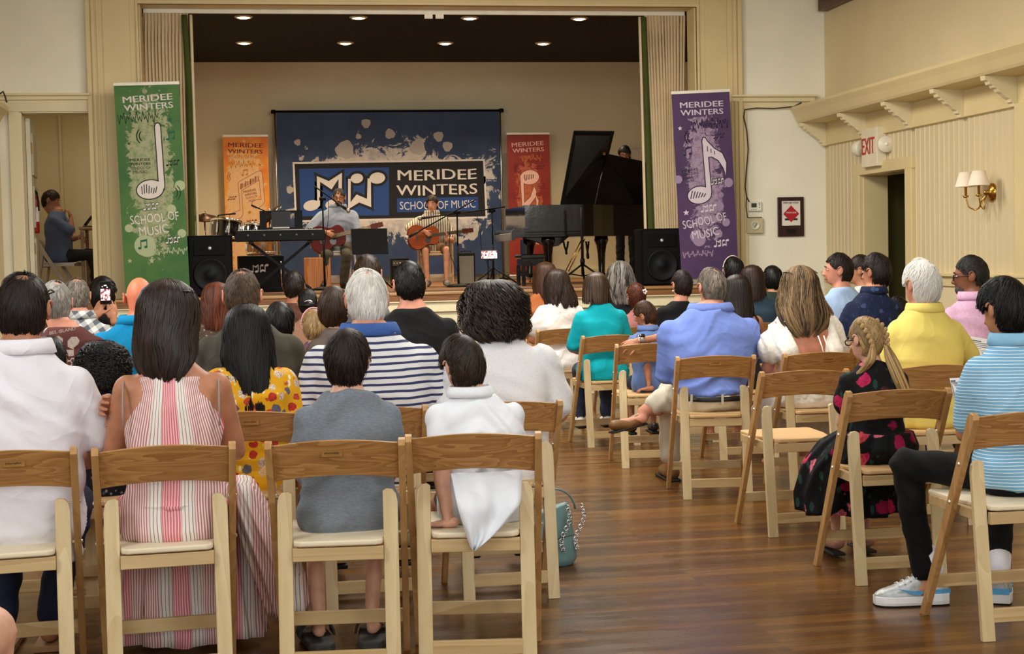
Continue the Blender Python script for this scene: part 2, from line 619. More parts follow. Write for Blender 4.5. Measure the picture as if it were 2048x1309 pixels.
struct('trim_14', t, GOLD, bevel=0.004)
# stage: boards, lip, panelled front
struct('floor_stage', MB().box((2.37, (YW + YB) / 2 + .13, ZS - .04), (7.4, YB - YW - .1, .08)).box((1.6, YW + .1, ZS - .035), (5.4, .3, .07)).box((1.55, YL + .33, ZS - .04), (6.7, .72, .08)), STAGEFLOOR)
t = MB()
t.box((1.55, YL - .015, ZS - .010), (6.76, .05, .026))
struct('trim_15', t, wood('stage nosing', S(186, 148, 98), S(150, 108, 62), 'X', 4), bevel=0.006)
t = MB()
t.box((1.55, YL + .12, .47), (6.7, .16, .94))
t.box((1.55, YL + .02, .885), (6.7, .05, .12))
for k in range(7):
    x = -1.75 + k * .944
    t.box((x, YL + .03, .42), (.012, .03, .84))
    t.box((x + .45, YL + .035, .45), (.86, .02, .74))
t.box((1.55, YL + .025, .05), (6.7, .05, .1)).box((1.55, YL - .004, ZS - .058), (6.72, .05, .07))
struct('wall_stage_front', t, plain('stage front paint', S(226, 216, 180), 0.5, var=0.04), bevel=0.004)
# stage room
t = MB()
t.box((2.0, YB + .05, 2.5), (8.8, .1, 3.2))
t.box((6.1, (YW + YB) / 2, 2.5), (.1, YB - YW, 3.2)).box((-1.28, 17.9, 2.5), (.1, 5.6, 3.2))
struct('wall_stage', t, STAGEWALL)
struct('ceiling_stage', MB().box((2.0, (YW + YB) / 2 + .15, 4.06), (8.8, YB - YW + .1, .1)).box((2.0, YW + .24, 3.93), (8.8, .06, .2)), BLACKCEIL)
t = MB()
t.box((5.42, YB - .02, 1.9), (.98, .05, 1.78))
t.box((5.36, YB - .045, 1.9), (.012, .03, 1.7)).box((5.42, YB - .05, 2.77), (1.0, .04, .05))
struct('door_2', t, plain('white door paint', S(206, 198, 174), 0.5), bevel=0.004)
t = MB().box((2.0, YB - .02, ZS + .06), (8.0, .04, .12))
struct('baseboard_stage', t, CREAM)

# side room behind the left doorway, level with the stage
t = MB()
t.box((-1.95, 18.2, 2.2), (1.9, .08, 3.2)).box((-2.75, 16.5, 2.2), (.08, 3.6, 3.2)).box((-1.36, 16.6, 2.2), (.06, 3.4, 3.2))
t.box((-2.0, 18.1, ZS + .08), (1.6, .06, .12)).box((-2.30, 18.13, 2.2), (.03, .05, 2.4))
struct('wall_side_room', t, STAGEWALL)
struct('ceiling_side_room', MB().box((-2.0, 16.5, 3.3), (1.7, 3.6, .08)), PLASTER)
t = MB().box((-2.05, 16.75, ZS - .06), (1.5, 2.9, .12))
for k in range(4):
    t.box((-1.88, 15.22 - .12 * k + .0, (ZS - .12) - .2 * k - .1), (.62, .26, .2))
struct('floor_side_room', t, STAGEFLOOR)
area('side_room_fill_light', (-1.95, 16.6, 3.2), (-1.95, 16.7, 1.0), .4, .4, 7, (1.0, .86, .62))  # unseen light added to brighten the side room, no fixture built
# open door leaf with hinge plate
dr = MB().beam((-2.17, 14.78, ZS + .87), (-2.24, 15.55, ZS + .87), .04, 1.7, (1, .05, 0))
do = dr.build('door_3', plain('white door paint', S(206, 198, 174), 0.5))
do['kind'] = 'structure'
m = MB()
for z in (1.5, 2.45):
    m.box((-2.175, 14.80, z), (.07, .012, .11))
m.build('hinge', plain('aged brass', S(120, 92, 48), .35, 1.0), do)
m = MB()
for z0, z1 in ((1.15, 1.6), (1.7, 2.1), (2.2, 2.6)):
    for y0 in (14.9, 15.22):
        m.beam((-2.145 - .09 * (y0 - 14.78), y0, (z0 + z1) / 2), (-2.165 - .09 * (y0 - 14.78), y0 + .25, (z0 + z1) / 2), .02, z1 - z0, (1, .05, 0))
m.build('door_panel', plain('door panel paint', S(190, 180, 152), 0.5), do, bevel=0.004)

# recessed stage lights
WARM = (1.0, 0.82, 0.56)
rows = [((487, 24), 1), ((717, 26), .35), ((940, 27), .35), ((1158, 29), 1), ((487, 78), 1), ((690, 78), 1), ((890, 78), 1), ((1084, 80), 1)]
who = ['front-row stage downlight above the left curtain', 'small front downlight left of the curtain track middle', 'small front downlight right of the curtain track middle', 'front-row stage downlight toward the right curtain',
       'leftmost of the four downlights in the rear ceiling row', 'second downlight from the left in the rear ceiling row', 'third downlight from the left in the rear ceiling row', 'rightmost of the four downlights in the rear ceiling row']
xs = [(-.15, 16.75), (1.10, 16.75), (2.34, 16.75), (3.59, 16.75), (-.17, 18.72), (1.06, 18.72), (2.30, 18.72), (3.54, 18.72)]
for (x, yy), lab in zip(xs, who):
    t = thing('downlight', lab, 'ceiling light', (x, yy, 4.01), 0, 'recessed lights in the black stage ceiling')
    MB().lathe([(.098, 0), (.105, -.008), (.078, -.022), (.07, -.005)], n=28).build('trim_ring', plain('downlight ring', S(225, 215, 190), .4), t, True)
    MB().lathe([(.001, -.03), (.04, -.027), (.068, -.012), (.068, -.002)], n=28).build('lens', glow('lit lamp lens', (1.0, .86, .58, 1), 14), t, True)
    spot('downlight_beam', (x, yy, 3.94), 150, WARM, 2.2, .8)

# ceiling rail of the curtains
m = MB().box((1.6, YW + .28, 3.758), (5.36, .03, .045))
tag(m.build('curtain_track', plain('curtain track enamel', S(232, 226, 206), .35), bevel=.004), 'long white curtain track across the top of the stage opening', 'curtain track')
for s_ in (-1, 1):
    m = MB().box((1.72 + s_ * .055, YW + .262, 3.728), (.08, .012, .07))
    m.build('stop', plain('curtain track enamel', S(232, 226, 206), .35), bpy.data.objects['curtain_track'])


def curtain(name, label, x0, x1, b0, b1, nfold, lining, seed):
    """pleated curtain from the track to the stage boards: x0..x1 at the track, b0..b1 at the boards"""
    t = thing(name, label, 'curtain', ((x0 + x1) / 2, YW + .28, ZS))
    rg = np.random.default_rng(seed)
    N, Z = nfold * 10 + 1, 26
    u = np.linspace(0, 1, N)
    ph = np.cumsum(rg.uniform(.6, 1.4, N))
    ph = (ph - ph[0]) / (ph[-1] - ph[0]) * nfold * 2 * np.pi
    amp = np.interp(u, np.linspace(0, 1, nfold + 1), rg.uniform(.55, 1.15, nfold + 1))
    V = []
    for k in range(Z):
        f = k / (Z - 1)
        z = 3.735 - ZS - (2.715) * f
        a = .018 + .032 * min(1, f * 6)
        hh = 1 if f > .06 else 2
        xx = (x0 + (b0 - x0) * f ** .8) * (1 - u) + (x1 + (b1 - x1) * f ** .8) * u - (x0 + x1) / 2
        y = a * amp * np.sin(ph * hh + .25 * np.sin(f * 9 + u * 5))
        V.append(np.stack([xx + .012 * np.sin(ph + f * 3), y, np.full(N, z)], 1))
    for side, mat, nm in ((0, None, 'fabric'),):
        pass
    F = [(k * N + j, k * N + j + 1, (k + 1) * N + j + 1, (k + 1) * N + j) for k in range(Z - 1) for j in range(N - 1)]
    V = np.concatenate(V)
    nV = len(V)
    B = V + np.array([0, .012, 0])
    m = MB().add(np.concatenate([V, B]), F + [tuple(i + nV for i in reversed(q)) for q in F])
    m.build('fabric', plain('curtain cloth', S(206, 184, 146), .9, var=.05, vscale=9, bscale=180, bstr=.1, sheen=.2), t, True, recalc=False)
    # the turned-back olive lining and pale leading edge
    for (du0, du1, dy, mt, nm) in lining:
        rings = []
        for k in range(Z):
            f = k / (Z - 1)
            z = 3.715 - ZS - 2.69 * f
            g0 = (du0 if isinstance(du0, (int, float)) else np.interp(f, du0[0], du0[1]))
            g1 = (du1 if isinstance(du1, (int, float)) else np.interp(f, du1[0], du1[1]))
            g = np.linspace(g0, g1, 7)
            yy = dy - .02 * np.sin(np.linspace(0, np.pi, 7))
            top = np.stack([g - (x0 + x1) / 2, yy, np.full(7, z)], 1)
            rings.append(np.concatenate([top, top[::-1] + np.array([0, .012, 0])]))
        MB().loft(rings).build(nm, mt, t, True)
    return t


OLIVE = plain('olive lining', S(66, 74, 22), .9, var=.06, vscale=8)
EDGE = plain('pale curtain edge', S(222, 206, 170), .85, var=.04)
curtain('stage_curtain', 'beige pleated curtain with olive lining at left of the stage', -1.085, -.66, -1.085, -.70, 13,
        [(([0, .25, 1], [-.72, -.70, -.72]), ([0, .25, 1], [-.665, -.645, -.655]), -.045, OLIVE, 'lining'), (-.648, -.617, -.035, EDGE, 'leading_edge')], 3)
curtain('stage_curtain', 'beige pleated curtain with olive lining at right of the stage', 3.86, 4.29, 3.93, 4.22, 13,
        [(([0, .25, 1], [3.815, 3.83, 3.86]), ([0, .25, 1], [3.87, 3.885, 3.93]), -.045, OLIVE, 'lining'), (([0, 1], [3.79, 3.82]), ([0, 1], [3.818, 3.85]), -.035, EDGE, 'leading_edge')], 5)
# ---------------------------------------------------------------- graphics shared by the banners
INK = plain('black print', S(22, 20, 26), .7, var=0)
PAPERW = plain('off-white print', S(214, 206, 200), .75, var=.03)
ALU = plain('brushed aluminium', S(190, 190, 188), .35, 1.0)
PALEBAR = plain('pale banner rail', S(232, 228, 214), .4)
BLK = plain('black plastic', S(13, 13, 14), .55, spec=.15, var=.1)
GLOSS = plain('piano black lacquer', S(8, 8, 9), .1, spec=.5, var=0, bscale=7, bstr=.25, bdist=.004)
CHROME = plain('chrome', S(225, 225, 228), .12, 1.0)
BRASS = plain('polished brass', S(196, 150, 70), .22, 1.0)


def ellp(cx, cy, rx, ry, rot=0.0, n=28):
    c, s = math.cos(rot), math.sin(rot)
    return [(cx + rx * math.cos(a) * c - ry * math.sin(a) * s, cy + rx * math.cos(a) * s + ry * math.sin(a) * c) for a in np.linspace(0, 2 * np.pi, n, endpoint=False)]


LOGO = [ellp(215, 505, 82, 52, -.2), ellp(425, 495, 72, 48, -.2),
        [(268, 212), (300, 232), (300, 510), (272, 510)], [(485, 200), (520, 178), (515, 505), (482, 505)],
        [(268, 212), (388, 262), (520, 178), (517, 240), (490, 232), (415, 345), (272, 250)],
        ellp(668, 235, 62, 48, -.15), ellp(872, 232, 78, 56, -.1),
        [(580, 240), (608, 240), (604, 500), (580, 545)], [(775, 236), (808, 236), (810, 520), (768, 500)],
        [(580, 545), (592, 490), (665, 395), (768, 440), (800, 360), (812, 522), (690, 476)]]


def offset_poly(poly, d):
    P = np.array(poly, float)
    a = 0.5 * np.sum(P[:, 0] * np.roll(P[:, 1], -1) - np.roll(P[:, 0], -1) * P[:, 1])
    sg = 1 if a > 0 else -1
    e = np.roll(P, -1, 0) - P
    e /= np.linalg.norm(e, axis=1)[:, None] + 1e-9
    n = np.stack([e[:, 1], -e[:, 0]], 1) * sg
    m = n + np.roll(n, 1, 0)
    m /= np.maximum(.55, np.sum(m * m, 1) / 2)[:, None]
    return (P + m * d).tolist()


class Sheet:
    """drawing board on a flat print: units in 'px', y downwards, laid on plane o + x*ux - y*uy"""

    def __init__(self, o, ux, uy, nrm, k, parent):
        self.o, self.ux, self.uy, self.n, self.k, self.p = np.array(o, float), np.array(ux, float), np.array(uy, float), np.array(nrm, float), k, parent

    def polys(self, name, polys, mat, lift, rim=None, rimmat=None, rimname='outline'):
        def mk(ps, l):
            mb = MB()
            for i, q in enumerate(ps):
                mb.prism([(x, -y) for x, y in q], self.o, self.ux * self.k, self.uy * self.k, self.n * (l + .00004 * i))
            return mb
        o = mk(polys, lift).build(name, mat, self.p)
        if rim:
            r = mk([offset_poly(q, rim) for q in polys], lift * .6).build(rimname, rimmat or INK, o)
        return o

    def text(self, txt, x0, x1, ybase, h, mat, bold=.02, lift=.0012, jit=.0, tilt=0.0, name='lettering'):
        c = (x0 + x1) / 2
        ux = self.ux * math.cos(tilt) + self.uy * math.sin(tilt)
        uy = self.uy * math.cos(tilt) - self.ux * math.sin(tilt)
        return lettering(name, txt, h * self.k / .72, mat, self.p, self.o + self.ux * c * self.k - self.uy * ybase * self.k, ux, uy, self.n * lift, bold, width=(x1 - x0) * self.k, jitter=jit)

    def stroke(self, name, pts, w, mat, lift=.0009, parent=None):
        mb = MB()
        for (a, b) in zip(pts, pts[1:]):
            d = np.array(b, float) - np.array(a, float)
            L = np.linalg.norm(d) + 1e-9
            d /= L
            nn = np.array([-d[1], d[0]]) * w / 2
            a2, b2 = np.array(a) - d * w * .3, np.array(b) + d * w * .3
            q = [a2 - nn, b2 - nn, b2 + nn, a2 + nn]
            mb.prism([(x, -y) for x, y in q], self.o, self.ux * self.k, self.uy * self.k, self.n * lift)
        return mb.build(name, mat, parent or self.p)


def logo_at(x, y, w):
    s = w / 820.0
    return [[(x + (px - 130) * s, y + (py - 175) * s) for px, py in q] for q in LOGO]


def star(cx, cy, r):
    return [(cx + (r if k % 2 == 0 else r * .42) * math.sin(k * math.pi / 5), cy - (r if k % 2 == 0 else r * .42) * math.cos(k * math.pi / 5)) for k in range(10)]


def eighths(cx, cy, s):
    return [ellp(cx - .55 * s, cy + .8 * s, .32 * s, .24 * s), ellp(cx + .6 * s, cy + .6 * s, .32 * s, .24 * s),
            [(cx - .38 * s, cy - .6 * s), (cx - .22 * s, cy - .6 * s), (cx - .22 * s, cy + .8 * s), (cx - .38 * s, cy + .8 * s)],
            [(cx + .76 * s, cy - .85 * s), (cx + .92 * s, cy - .85 * s), (cx + .92 * s, cy + .6 * s), (cx + .76 * s, cy + .6 * s)],
            [(cx - .38 * s, cy - .7 * s), (cx + .92 * s, cy - .95 * s), (cx + .92 * s, cy - .55 * s), (cx - .38 * s, cy - .3 * s)]]


def wave(x0, x1, y, a, n):
    xs_ = np.linspace(x0, x1, n * 2 + 1)
    return [(x, y + (a if i % 2 else -a) * (.55 + .45 * math.sin(i * 1.7))) for i, x in enumerate(xs_)]


def arcs(cx, cy, r, s=1):
    out = []
    for k in range(3):
        an = np.linspace(-.8, .8, 7) + (math.pi if s < 0 else 0)
        out.append([(cx + (r * (.4 + .3 * k)) * math.cos(a), cy + (r * (.4 + .3 * k)) * math.sin(a)) for a in an])
    return out


def splat_mat(name, base, base2, pale, dark, cx, cz, ax, az, amount=.5, fleck=.62):
    """printed paint-splash pattern: pale splash in the middle with flecks thrown outward"""
    m, nt, b = newmat(name)
    tc = nd(nt, 'TexCoord')
    sp = nd(nt, 'SeparateXYZ', {0: tc.outputs['Object']})
    dx = mth(nt, 'DIVIDE', mth(nt, 'SUBTRACT', sp.outputs[0], cx), ax)
    dz = mth(nt, 'DIVIDE', mth(nt, 'SUBTRACT', sp.outputs[2], cz), az)
    d = mth(nt, 'SQRT', mth(nt, 'ADD', mth(nt, 'POWER', mth(nt, 'ABSOLUTE', dx), 2.6), mth(nt, 'POWER', mth(nt, 'ABSOLUTE', dz), 2.6)))
    co = coords(nt, (1, 1, 1))
    n1 = noise(nt, co, (9.0 if ax < 1 else 3.4), 7, .7, 1.4)
    n2 = noise(nt, co, (50.0 if ax < 1 else 15.0), 3, .6)
    inner = mth(nt, 'SUBTRACT', mth(nt, 'ADD', mth(nt, 'MULTIPLY', n1, 2.3), amount - .4), d)
    f1 = ramp(nt, inner, [(.40, (0, 0, 0, 1)), (.46, (1, 1, 1, 1))])
    fl = ramp(nt, mth(nt, 'SUBTRACT', n2, mth(nt, 'MULTIPLY', d, .05)), [(fleck, (0, 0, 0, 1)), (fleck + .02, (1, 1, 1, 1))])
    bc = ramp(nt, noise(nt, co, 2.6, 4), [(.35, base), (.65, base2)])
    pc = ramp(nt, noise(nt, co, (18.0 if ax < 1 else 5.0), 5, .7), [(.32, dark), (.55, pale)])
    col = mixc(nt, f1, bc, pc)
    col = mixc(nt, fl, col, pale)
    nt.links.new(col, b.inputs['Base Color'])
    b.inputs['Roughness'].default_value = .6
    return m


def banner(label, base, tilt, mat, deco, W=.585, H=1.97, k=None):
    t = thing('pull_up_banner', label, 'banner', base, rot=(0, tilt, 0), group=None)
    w, h = W / 2, H
    m = MB().box((0, .05, .035), (W + .03, .16, .07))
    m.build('base', ALU, t, bevel=.015)
    MB().tube([(0, .05, .07), (0, .05, h + .02)], .009, 10).build('support_pole', ALU, t, True)
    MB().box((0, .0, h + .012), (W + .01, .022, .03)).build('top_rail', PALEBAR, t, bevel=.004)
    MB().box((0, 0, 0), (W, .004, h - .06)).build('printed_panel', mat, t).location = (0, .004, h / 2 + .03)
    sh = Sheet((-w, .002, h), (1, 0, 0), (0, 0, 1), (0, -1, 0), W / 440.0, t)
    deco(sh)
    return t


def deco_common(sh, head, small, tone, dark, low=True, white=PAPERW, ty=0):
    sh.text('MERIDEE', 54, 390, 112 + ty, 45, head, .03, tilt=.05)
    sh.text('WINTERS', 62, 394, 168 + ty, 43, head, .025, tilt=.05)
    if low:
        sh.text('SCHOOL OF', 62, 392, 950, 62, white, .0, jit=.05, tilt=.08)
        sh.text('MUSIC', 118, 318, 1035, 62, white, .0, jit=.05, tilt=.08)
        sh.polys('music_logo', logo_at(150, 815, 110), white, .0012, 4, dark)
        sh.polys('music_logo', logo_at(290, 1055, 105), white, .0012, 4, dark)


def deco_green(sh):
    G1 = plain('dark green print', S(24, 62, 36), .7, var=0)
    G2 = plain('teal print', S(16, 92, 72), .7, var=0)
    PL = plain('pale green print', S(168, 178, 140), .7, var=.05)
    for i, (x, y, r) in enumerate(((48, 985, 28), (405, 1035, 30), (345, 862, 30), (410, 702, 36), (150, 1110, 72), (165, 1130, 60))):
        sh.polys('splash_dot', [ellp(x, y, r, r)], PL, .0003 + .0001 * (i % 2))
    deco_common(sh, PAPERW, None, None, G1)
    sh.stroke('sound_wave', wave(14, 290, 222, 42, 13), 5, G1)
    sh.stroke('sound_wave', wave(196, 436, 1155, 34, 13), 5, PL)
    nt_ = [[(262, 290), (268, 272), (280, 266), (292, 272), (297, 290), (304, 700), (300, 720), (268, 700)], ellp(206, 722, 90, 64, -.12)]
    sh.polys('note_emblem', nt_, PAPERW, .0016, 7)
    for k in range(7):
        sh.stroke('hatching', [(150 + 17 * k, 700 - 14 * math.sin(k)), (152 + 15 * k, 752 - 4 * k % 9)], 6, INK, .0022)
    for a in arcs(196, 352, 62, -1)[1:]:
        sh.stroke('sound_arc', a, 8, G1)
    for a in arcs(345, 750, 66)[1:]:
        sh.stroke('sound_arc', a, 6, G1)
    sh.polys('star', [star(365, 242, 24)], G2, .0009)
    sh.polys('star', [star(80, 400, 14)], G1, .0009)
    sh.polys('star', [star(42, 1212, 18)], PL, .0009)
    sh.polys('star', [star(190, 1216, 22)], PL, .0009)
    sh.polys('small_notes', eighths(362, 352, 34), G2, .0010)
    sh.polys('small_notes', eighths(134, 1098, 36), G2, .0012)
    sh.polys('music_logo', logo_at(322, 520, 96), INK, .001)
    for i, s_ in enumerate(('MERIDEE', 'WINTERS', 'SCHOOL OF', 'MUSIC')):
        sh.text(s_, 82 + (14 if i == 3 else 0), 218 - (26 if i == 3 else 0), 524 + 28 * i, 20, INK, .03 if i < 2 else 0)


def deco_purple(sh):
    P1 = plain('dark purple print', S(44, 24, 64), .7, var=0)
    PL = plain('pale lilac print', S(150, 128, 156), .7, var=.05)
    W2 = plain('lilac white print', S(206, 194, 206), .7, var=.03)
    for i, (x, y, r) in enumerate(((398, 668, 34), (362, 960, 30), (318, 838, 34), (16, 625, 30), (128, 1050, 46), (150, 1075, 50), (300, 1040, 30))):
        sh.polys('splash_dot', [ellp(x, y, r, r)], PL, .0003 + .0001 * (i % 2))
    sh.text('MERIDEE', 58, 386, 104, 43, W2, .03)
    sh.text('WINTERS', 62, 386, 160, 42, W2, .025)
    sh.stroke('sound_wave', wave(140, 420, 226, 38, 14), 6, P1)
    sh.stroke('sound_wave', wave(20, 250, 1180, 34, 12), 6, PL)
    stem = [(214, 350), (222, 330), (236, 330), (246, 350), (262, 730), (256, 760), (226, 745)]
    flag = [(222, 332), (246, 352), (300, 412), (360, 450), (388, 520), (380, 612), (366, 560), (330, 500), (280, 470), (246, 472)]
    sh.polys('note_emblem', [stem, ellp(170, 748, 88, 62, -.1), flag], W2, .0016, 7)
    for k in range(6):
        sh.stroke('hatching', [(118 + 20 * k, 716 + 5 * k), (102 + 20 * k, 772 - 2 * k)], 7, INK, .0022)
    for k in range(3):
        sh.stroke('hatching', [(250 + 26 * k, 396 + 18 * k), (250 + 26 * k, 430 + 12 * k)], 6, INK, .0022)
    for a in arcs(150, 322, 66, -1)[1:]:
        sh.stroke('sound_arc', a, 9, P1)
    sh.polys('star', [star(50, 252, 18)], W2, .0009)
    sh.polys('star', [star(62, 872, 24)], W2, .0009)
    sh.polys('small_notes', eighths(96, 420, 36), P1, .001)
    sh.polys('music_logo', logo_at(298, 300, 92), P1, .001)
    sh.polys('music_logo', logo_at(262, 632, 100), W2, .0012, 5, INK)
    sh.polys('music_logo', logo_at(172, 820, 124), W2, .0012)
    sh.polys('music_logo', logo_at(258, 1084, 120), W2, .0012)
    sh.text('SCHOOL OF', 34, 372, 968, 62, W2, .0, jit=.05, tilt=.16)
    sh.text('MUSIC', 100, 306, 1062, 62, W2, .0, jit=.05, tilt=.12)
    for i, s_ in enumerate(('MERIDEE', 'WINTERS', 'SCHOOL OF', 'MUSIC')):
        sh.text(s_, 48 + (30 if i == 3 else 0), 170 - (20 if i == 3 else 0), 572 + 26 * i, 19, INK, .03 if i < 2 else 0, tilt=.12)


def deco_orange(sh):
    R1 = plain('maroon print', S(104, 28, 22), .7, var=0)
    O1 = plain('ochre print', S(176, 112, 36), .7, var=0)
    CR = plain('peach print', S(214, 170, 126), .7, var=.04)
    k = 440 / 562.0

    def T(pts):
        return [((x - 28) * k, (y - 55) * k) for x, y in pts]
    sh.text('MERIDEE', 48, 388, 104, 44, R1, .03, tilt=-.03)
    sh.text('WINTERS', 48, 386, 164, 41, R1, .025, tilt=-.03)
    sh.text('SCHOOL OF MUSIC', 52, 370, 216, 34, O1, .0, jit=.05)
    sh.stroke('sound_wave', wave(60, 310, 272, 40, 11), 5, O1)
    outer = T([(205, 640), (225, 618), (455, 495), (490, 490), (505, 520), (525, 880), (500, 920), (440, 960), (390, 955), (362, 920), (375, 880), (430, 855), (487, 855), (470, 600), (240, 735), (250, 1030), (225, 1075), (150, 1110), (80, 1090), (90, 1040), (130, 1015), (220, 985)])
    sh.polys('note_emblem', [outer], CR, .0016, 4, R1)
    for q in range(12):
        sh.stroke('hatching', T([(235 + 20 * q, 715 - 10 * q), (240 + 20 * q, 650 - 10 * q + 8 * (q % 3))]), 6 if q % 3 else 10, R1, .0022)
    for i, s_ in enumerate(('MERIDEE', 'WINTERS', 'SCHOOL OF', 'MUSIC')):
        sh.text(s_, 186 + 12 * i + (16 if i == 3 else 0), 312 + 6 * i - (20 if i == 3 else 0), 560 + 32 * i - 14, 22, R1, .02 if i < 2 else 0, tilt=.2)
    for a in arcs(96, 390, 60, -1)[1:]:
        sh.stroke('sound_arc', a, 7, O1)
    sh.polys('star', [star(355, 280, 22)], O1, .0009)
    sh.polys('star', [star(240, 750, 24)], O1, .0009)
    sh.polys('small_notes', eighths(202, 352, 36), O1, .001)
    sh.polys('music_logo', logo_at(30, 585, 88), R1, .001)
    sh.polys('music_logo', logo_at(190, 820, 120), R1, .001)


def deco_red(sh):
    D1 = plain('dark red print', S(96, 16, 16), .7, var=0)
    W2 = plain('blush print', S(226, 176, 158), .7, var=.04)
    O1 = plain('orange brown print', S(190, 96, 40), .7, var=0)
    k = 440 / 375.0

    def T(pts):
        return [((x - 18) * k, (y - 45) * k) for x, y in pts]
    sh.text('MERIDEE', 48, 380, 118, 45, W2, .02, tilt=.06)
    sh.text('WINTERS', 58, 384, 178, 43, W2, .02, tilt=.05)
    sh.stroke('sound_wave', wave(150, 350, 240, 46, 10), 6, O1)
    head = ellp((212 - 18) * k, (418 - 45) * k, 84 * k, 62 * k, -.08)
    stem = T([(130, 430), (158, 440), (160, 690), (152, 860), (146, 860), (140, 640)])
    fl1 = T([(160, 640), (215, 590), (250, 500), (270, 540), (262, 590), (215, 650), (165, 690)])
    fl2 = T([(262, 575), (288, 620), (280, 680), (262, 690), (268, 640)])
    sh.polys('note_emblem', [head, stem, fl1, fl2], W2, .0016, 5, D1)
    for q in range(6):
        sh.stroke('hatching', T([(165 + 16 * q, 395), (172 + 14 * q, 445 - 4 * q)]), 7, INK, .0022)
    for a in arcs(130, 345, 60, -1)[1:]:
        sh.stroke('sound_arc', a, 7, D1)
    sh.polys('music_logo', logo_at(300, 315, 92), D1, .001)
    for i, s_ in enumerate(('MERIDEE', 'WINTERS', 'SCHOOL')):
        sh.text(s_, 304, 392, 515 + 22 * i, 15, D1, .02)
    sh.text('SCHOOL OF', 80, 392, 1035, 54, W2, 0, jit=.05)
    sh.text('MUSIC', 120, 320, 1130, 62, W2, 0, jit=.05, tilt=.05)


def foot(px_l, px_r, py_top, Y, H=1.985):
    a, b = atY(px_l, py_top, Y), atY(px_r, py_top, Y)
    return (a + b) / 2, float(np.linalg.norm(b - a))


c, _w = foot(228, 357, 178, 14.26)
banner('tall green pull-up banner with a white quarter note at left of the stage', (c[0] + .045, 14.26, ZS), -.022,
       splat_mat('green banner print', S(38, 92, 38), S(70, 112, 44), S(158, 160, 122), S(92, 124, 70), 0, .15, .24, .9, .38, .66), deco_green)
c, _w = foot(1345, 1463, 192, 14.26)
banner('tall purple pull-up banner with a flagged note at right of the stage', (c[0] + .06, 14.26, ZS), -.04,
       splat_mat('purple banner print', S(60, 38, 78), S(76, 48, 92), S(156, 136, 158), S(104, 74, 120), 0, .1, .22, .8, .32, .66), deco_purple, H=1.88)
c, _w = foot(445, 536, 274, 20.2)
banner('orange pull-up banner with maroon beamed notes beside the blue backdrop', (c[0], 20.2, ZS), 0.0,
       splat_mat('orange banner print', S(226, 158, 44), S(206, 104, 30), S(216, 172, 124), S(212, 158, 92), -.02, -.1, .27, .95, .58, .7), deco_orange)
c, _w = foot(1013, 1099, 273, 20.2)
banner('red pull-up banner behind the grand piano', (c[0], 20.2, ZS), 0.0,
       splat_mat('red banner print', S(118, 14, 10), S(146, 40, 16), S(176, 92, 52), S(150, 52, 26), 0, .05, .20, .75, .35, .68), deco_red)

# ---------------------------------------------------------------- wide blue backdrop on its pipe frame
BY = 20.35
tl, tr = atY(551, 226, BY), atY(999, 221, BY)
bx, bw, bz = (tl[0] + tr[0]) / 2, tr[0] - tl[0], tl[2]
bt = thing('backdrop_banner', 'wide blue splatter backdrop banner on a pipe frame behind the musicians', 'backdrop', (bx, BY, ZS))
for s_ in (-1, 1):
    MB().tube([(s_ * (bw / 2 + .01), .03, 0), (s_ * (bw / 2 + .01), .03, bz - ZS + .02)], .014, 10).build('upright_pole', ALU, bt, True)
MB().tube([(-bw / 2 - .06, .03, bz - ZS + .02), (bw / 2 + .06, .03, bz - ZS + .02)], .016, 10).build('top_pole', BLK, bt, True)
for s_ in (-1, 1):
    MB().lathe([(.024, -.03), (.028, 0), (.024, .03)], (s_ * (bw / 2 + .03), .03, bz - ZS + .02), 'X', 14).build('end_cap', BLK, bt, True)
    MB().box((s_ * (bw / 2 + .01), .03, .012), (.06, .5, .022)).build('foot', BLK, bt)
hh = bz - ZS - .08
NAVY = splat_mat('blue backdrop print', S(22, 42, 80), S(40, 60, 92), S(200, 190, 180), S(138, 138, 146), .06, .0, 1.42, .74, .50, .67)
MB().box((0, 0, 0), (bw - .02, .006, hh)).build('printed_panel', NAVY, bt).location = (0, 0, hh / 2 + .08)
NB = plain('navy print', S(30, 66, 128), .7, var=.03)


def bp(px, py):
    q = atY(px, py, BY)
    return (q[0] - bx, -(q[2] - ZS))


sh = Sheet((0, -.003, 0), (1, 0, 0), (0, 0, 1), (0, -1, 0), 1.0, bt)
sh.polys('sign_panel', [[bp(589, 328), bp(966, 322), bp(971, 433), bp(594, 441)]], plain('black sign print', S(20, 16, 20), .7, var=0), .001, .025, PAPERW, 'white_border')
sh.polys('blue_square', [[bp(598, 338), bp(778, 335), bp(778, 431), bp(601, 433)]], NB, .0014)
sh.polys('blue_strip', [[bp(794, 397), bp(956, 394), bp(957, 421), bp(794, 425)]], NB, .0014)


def Lb(q):
    return [bp(580 + x / 4.995, 310 + y / 4.993) for x, y in q]


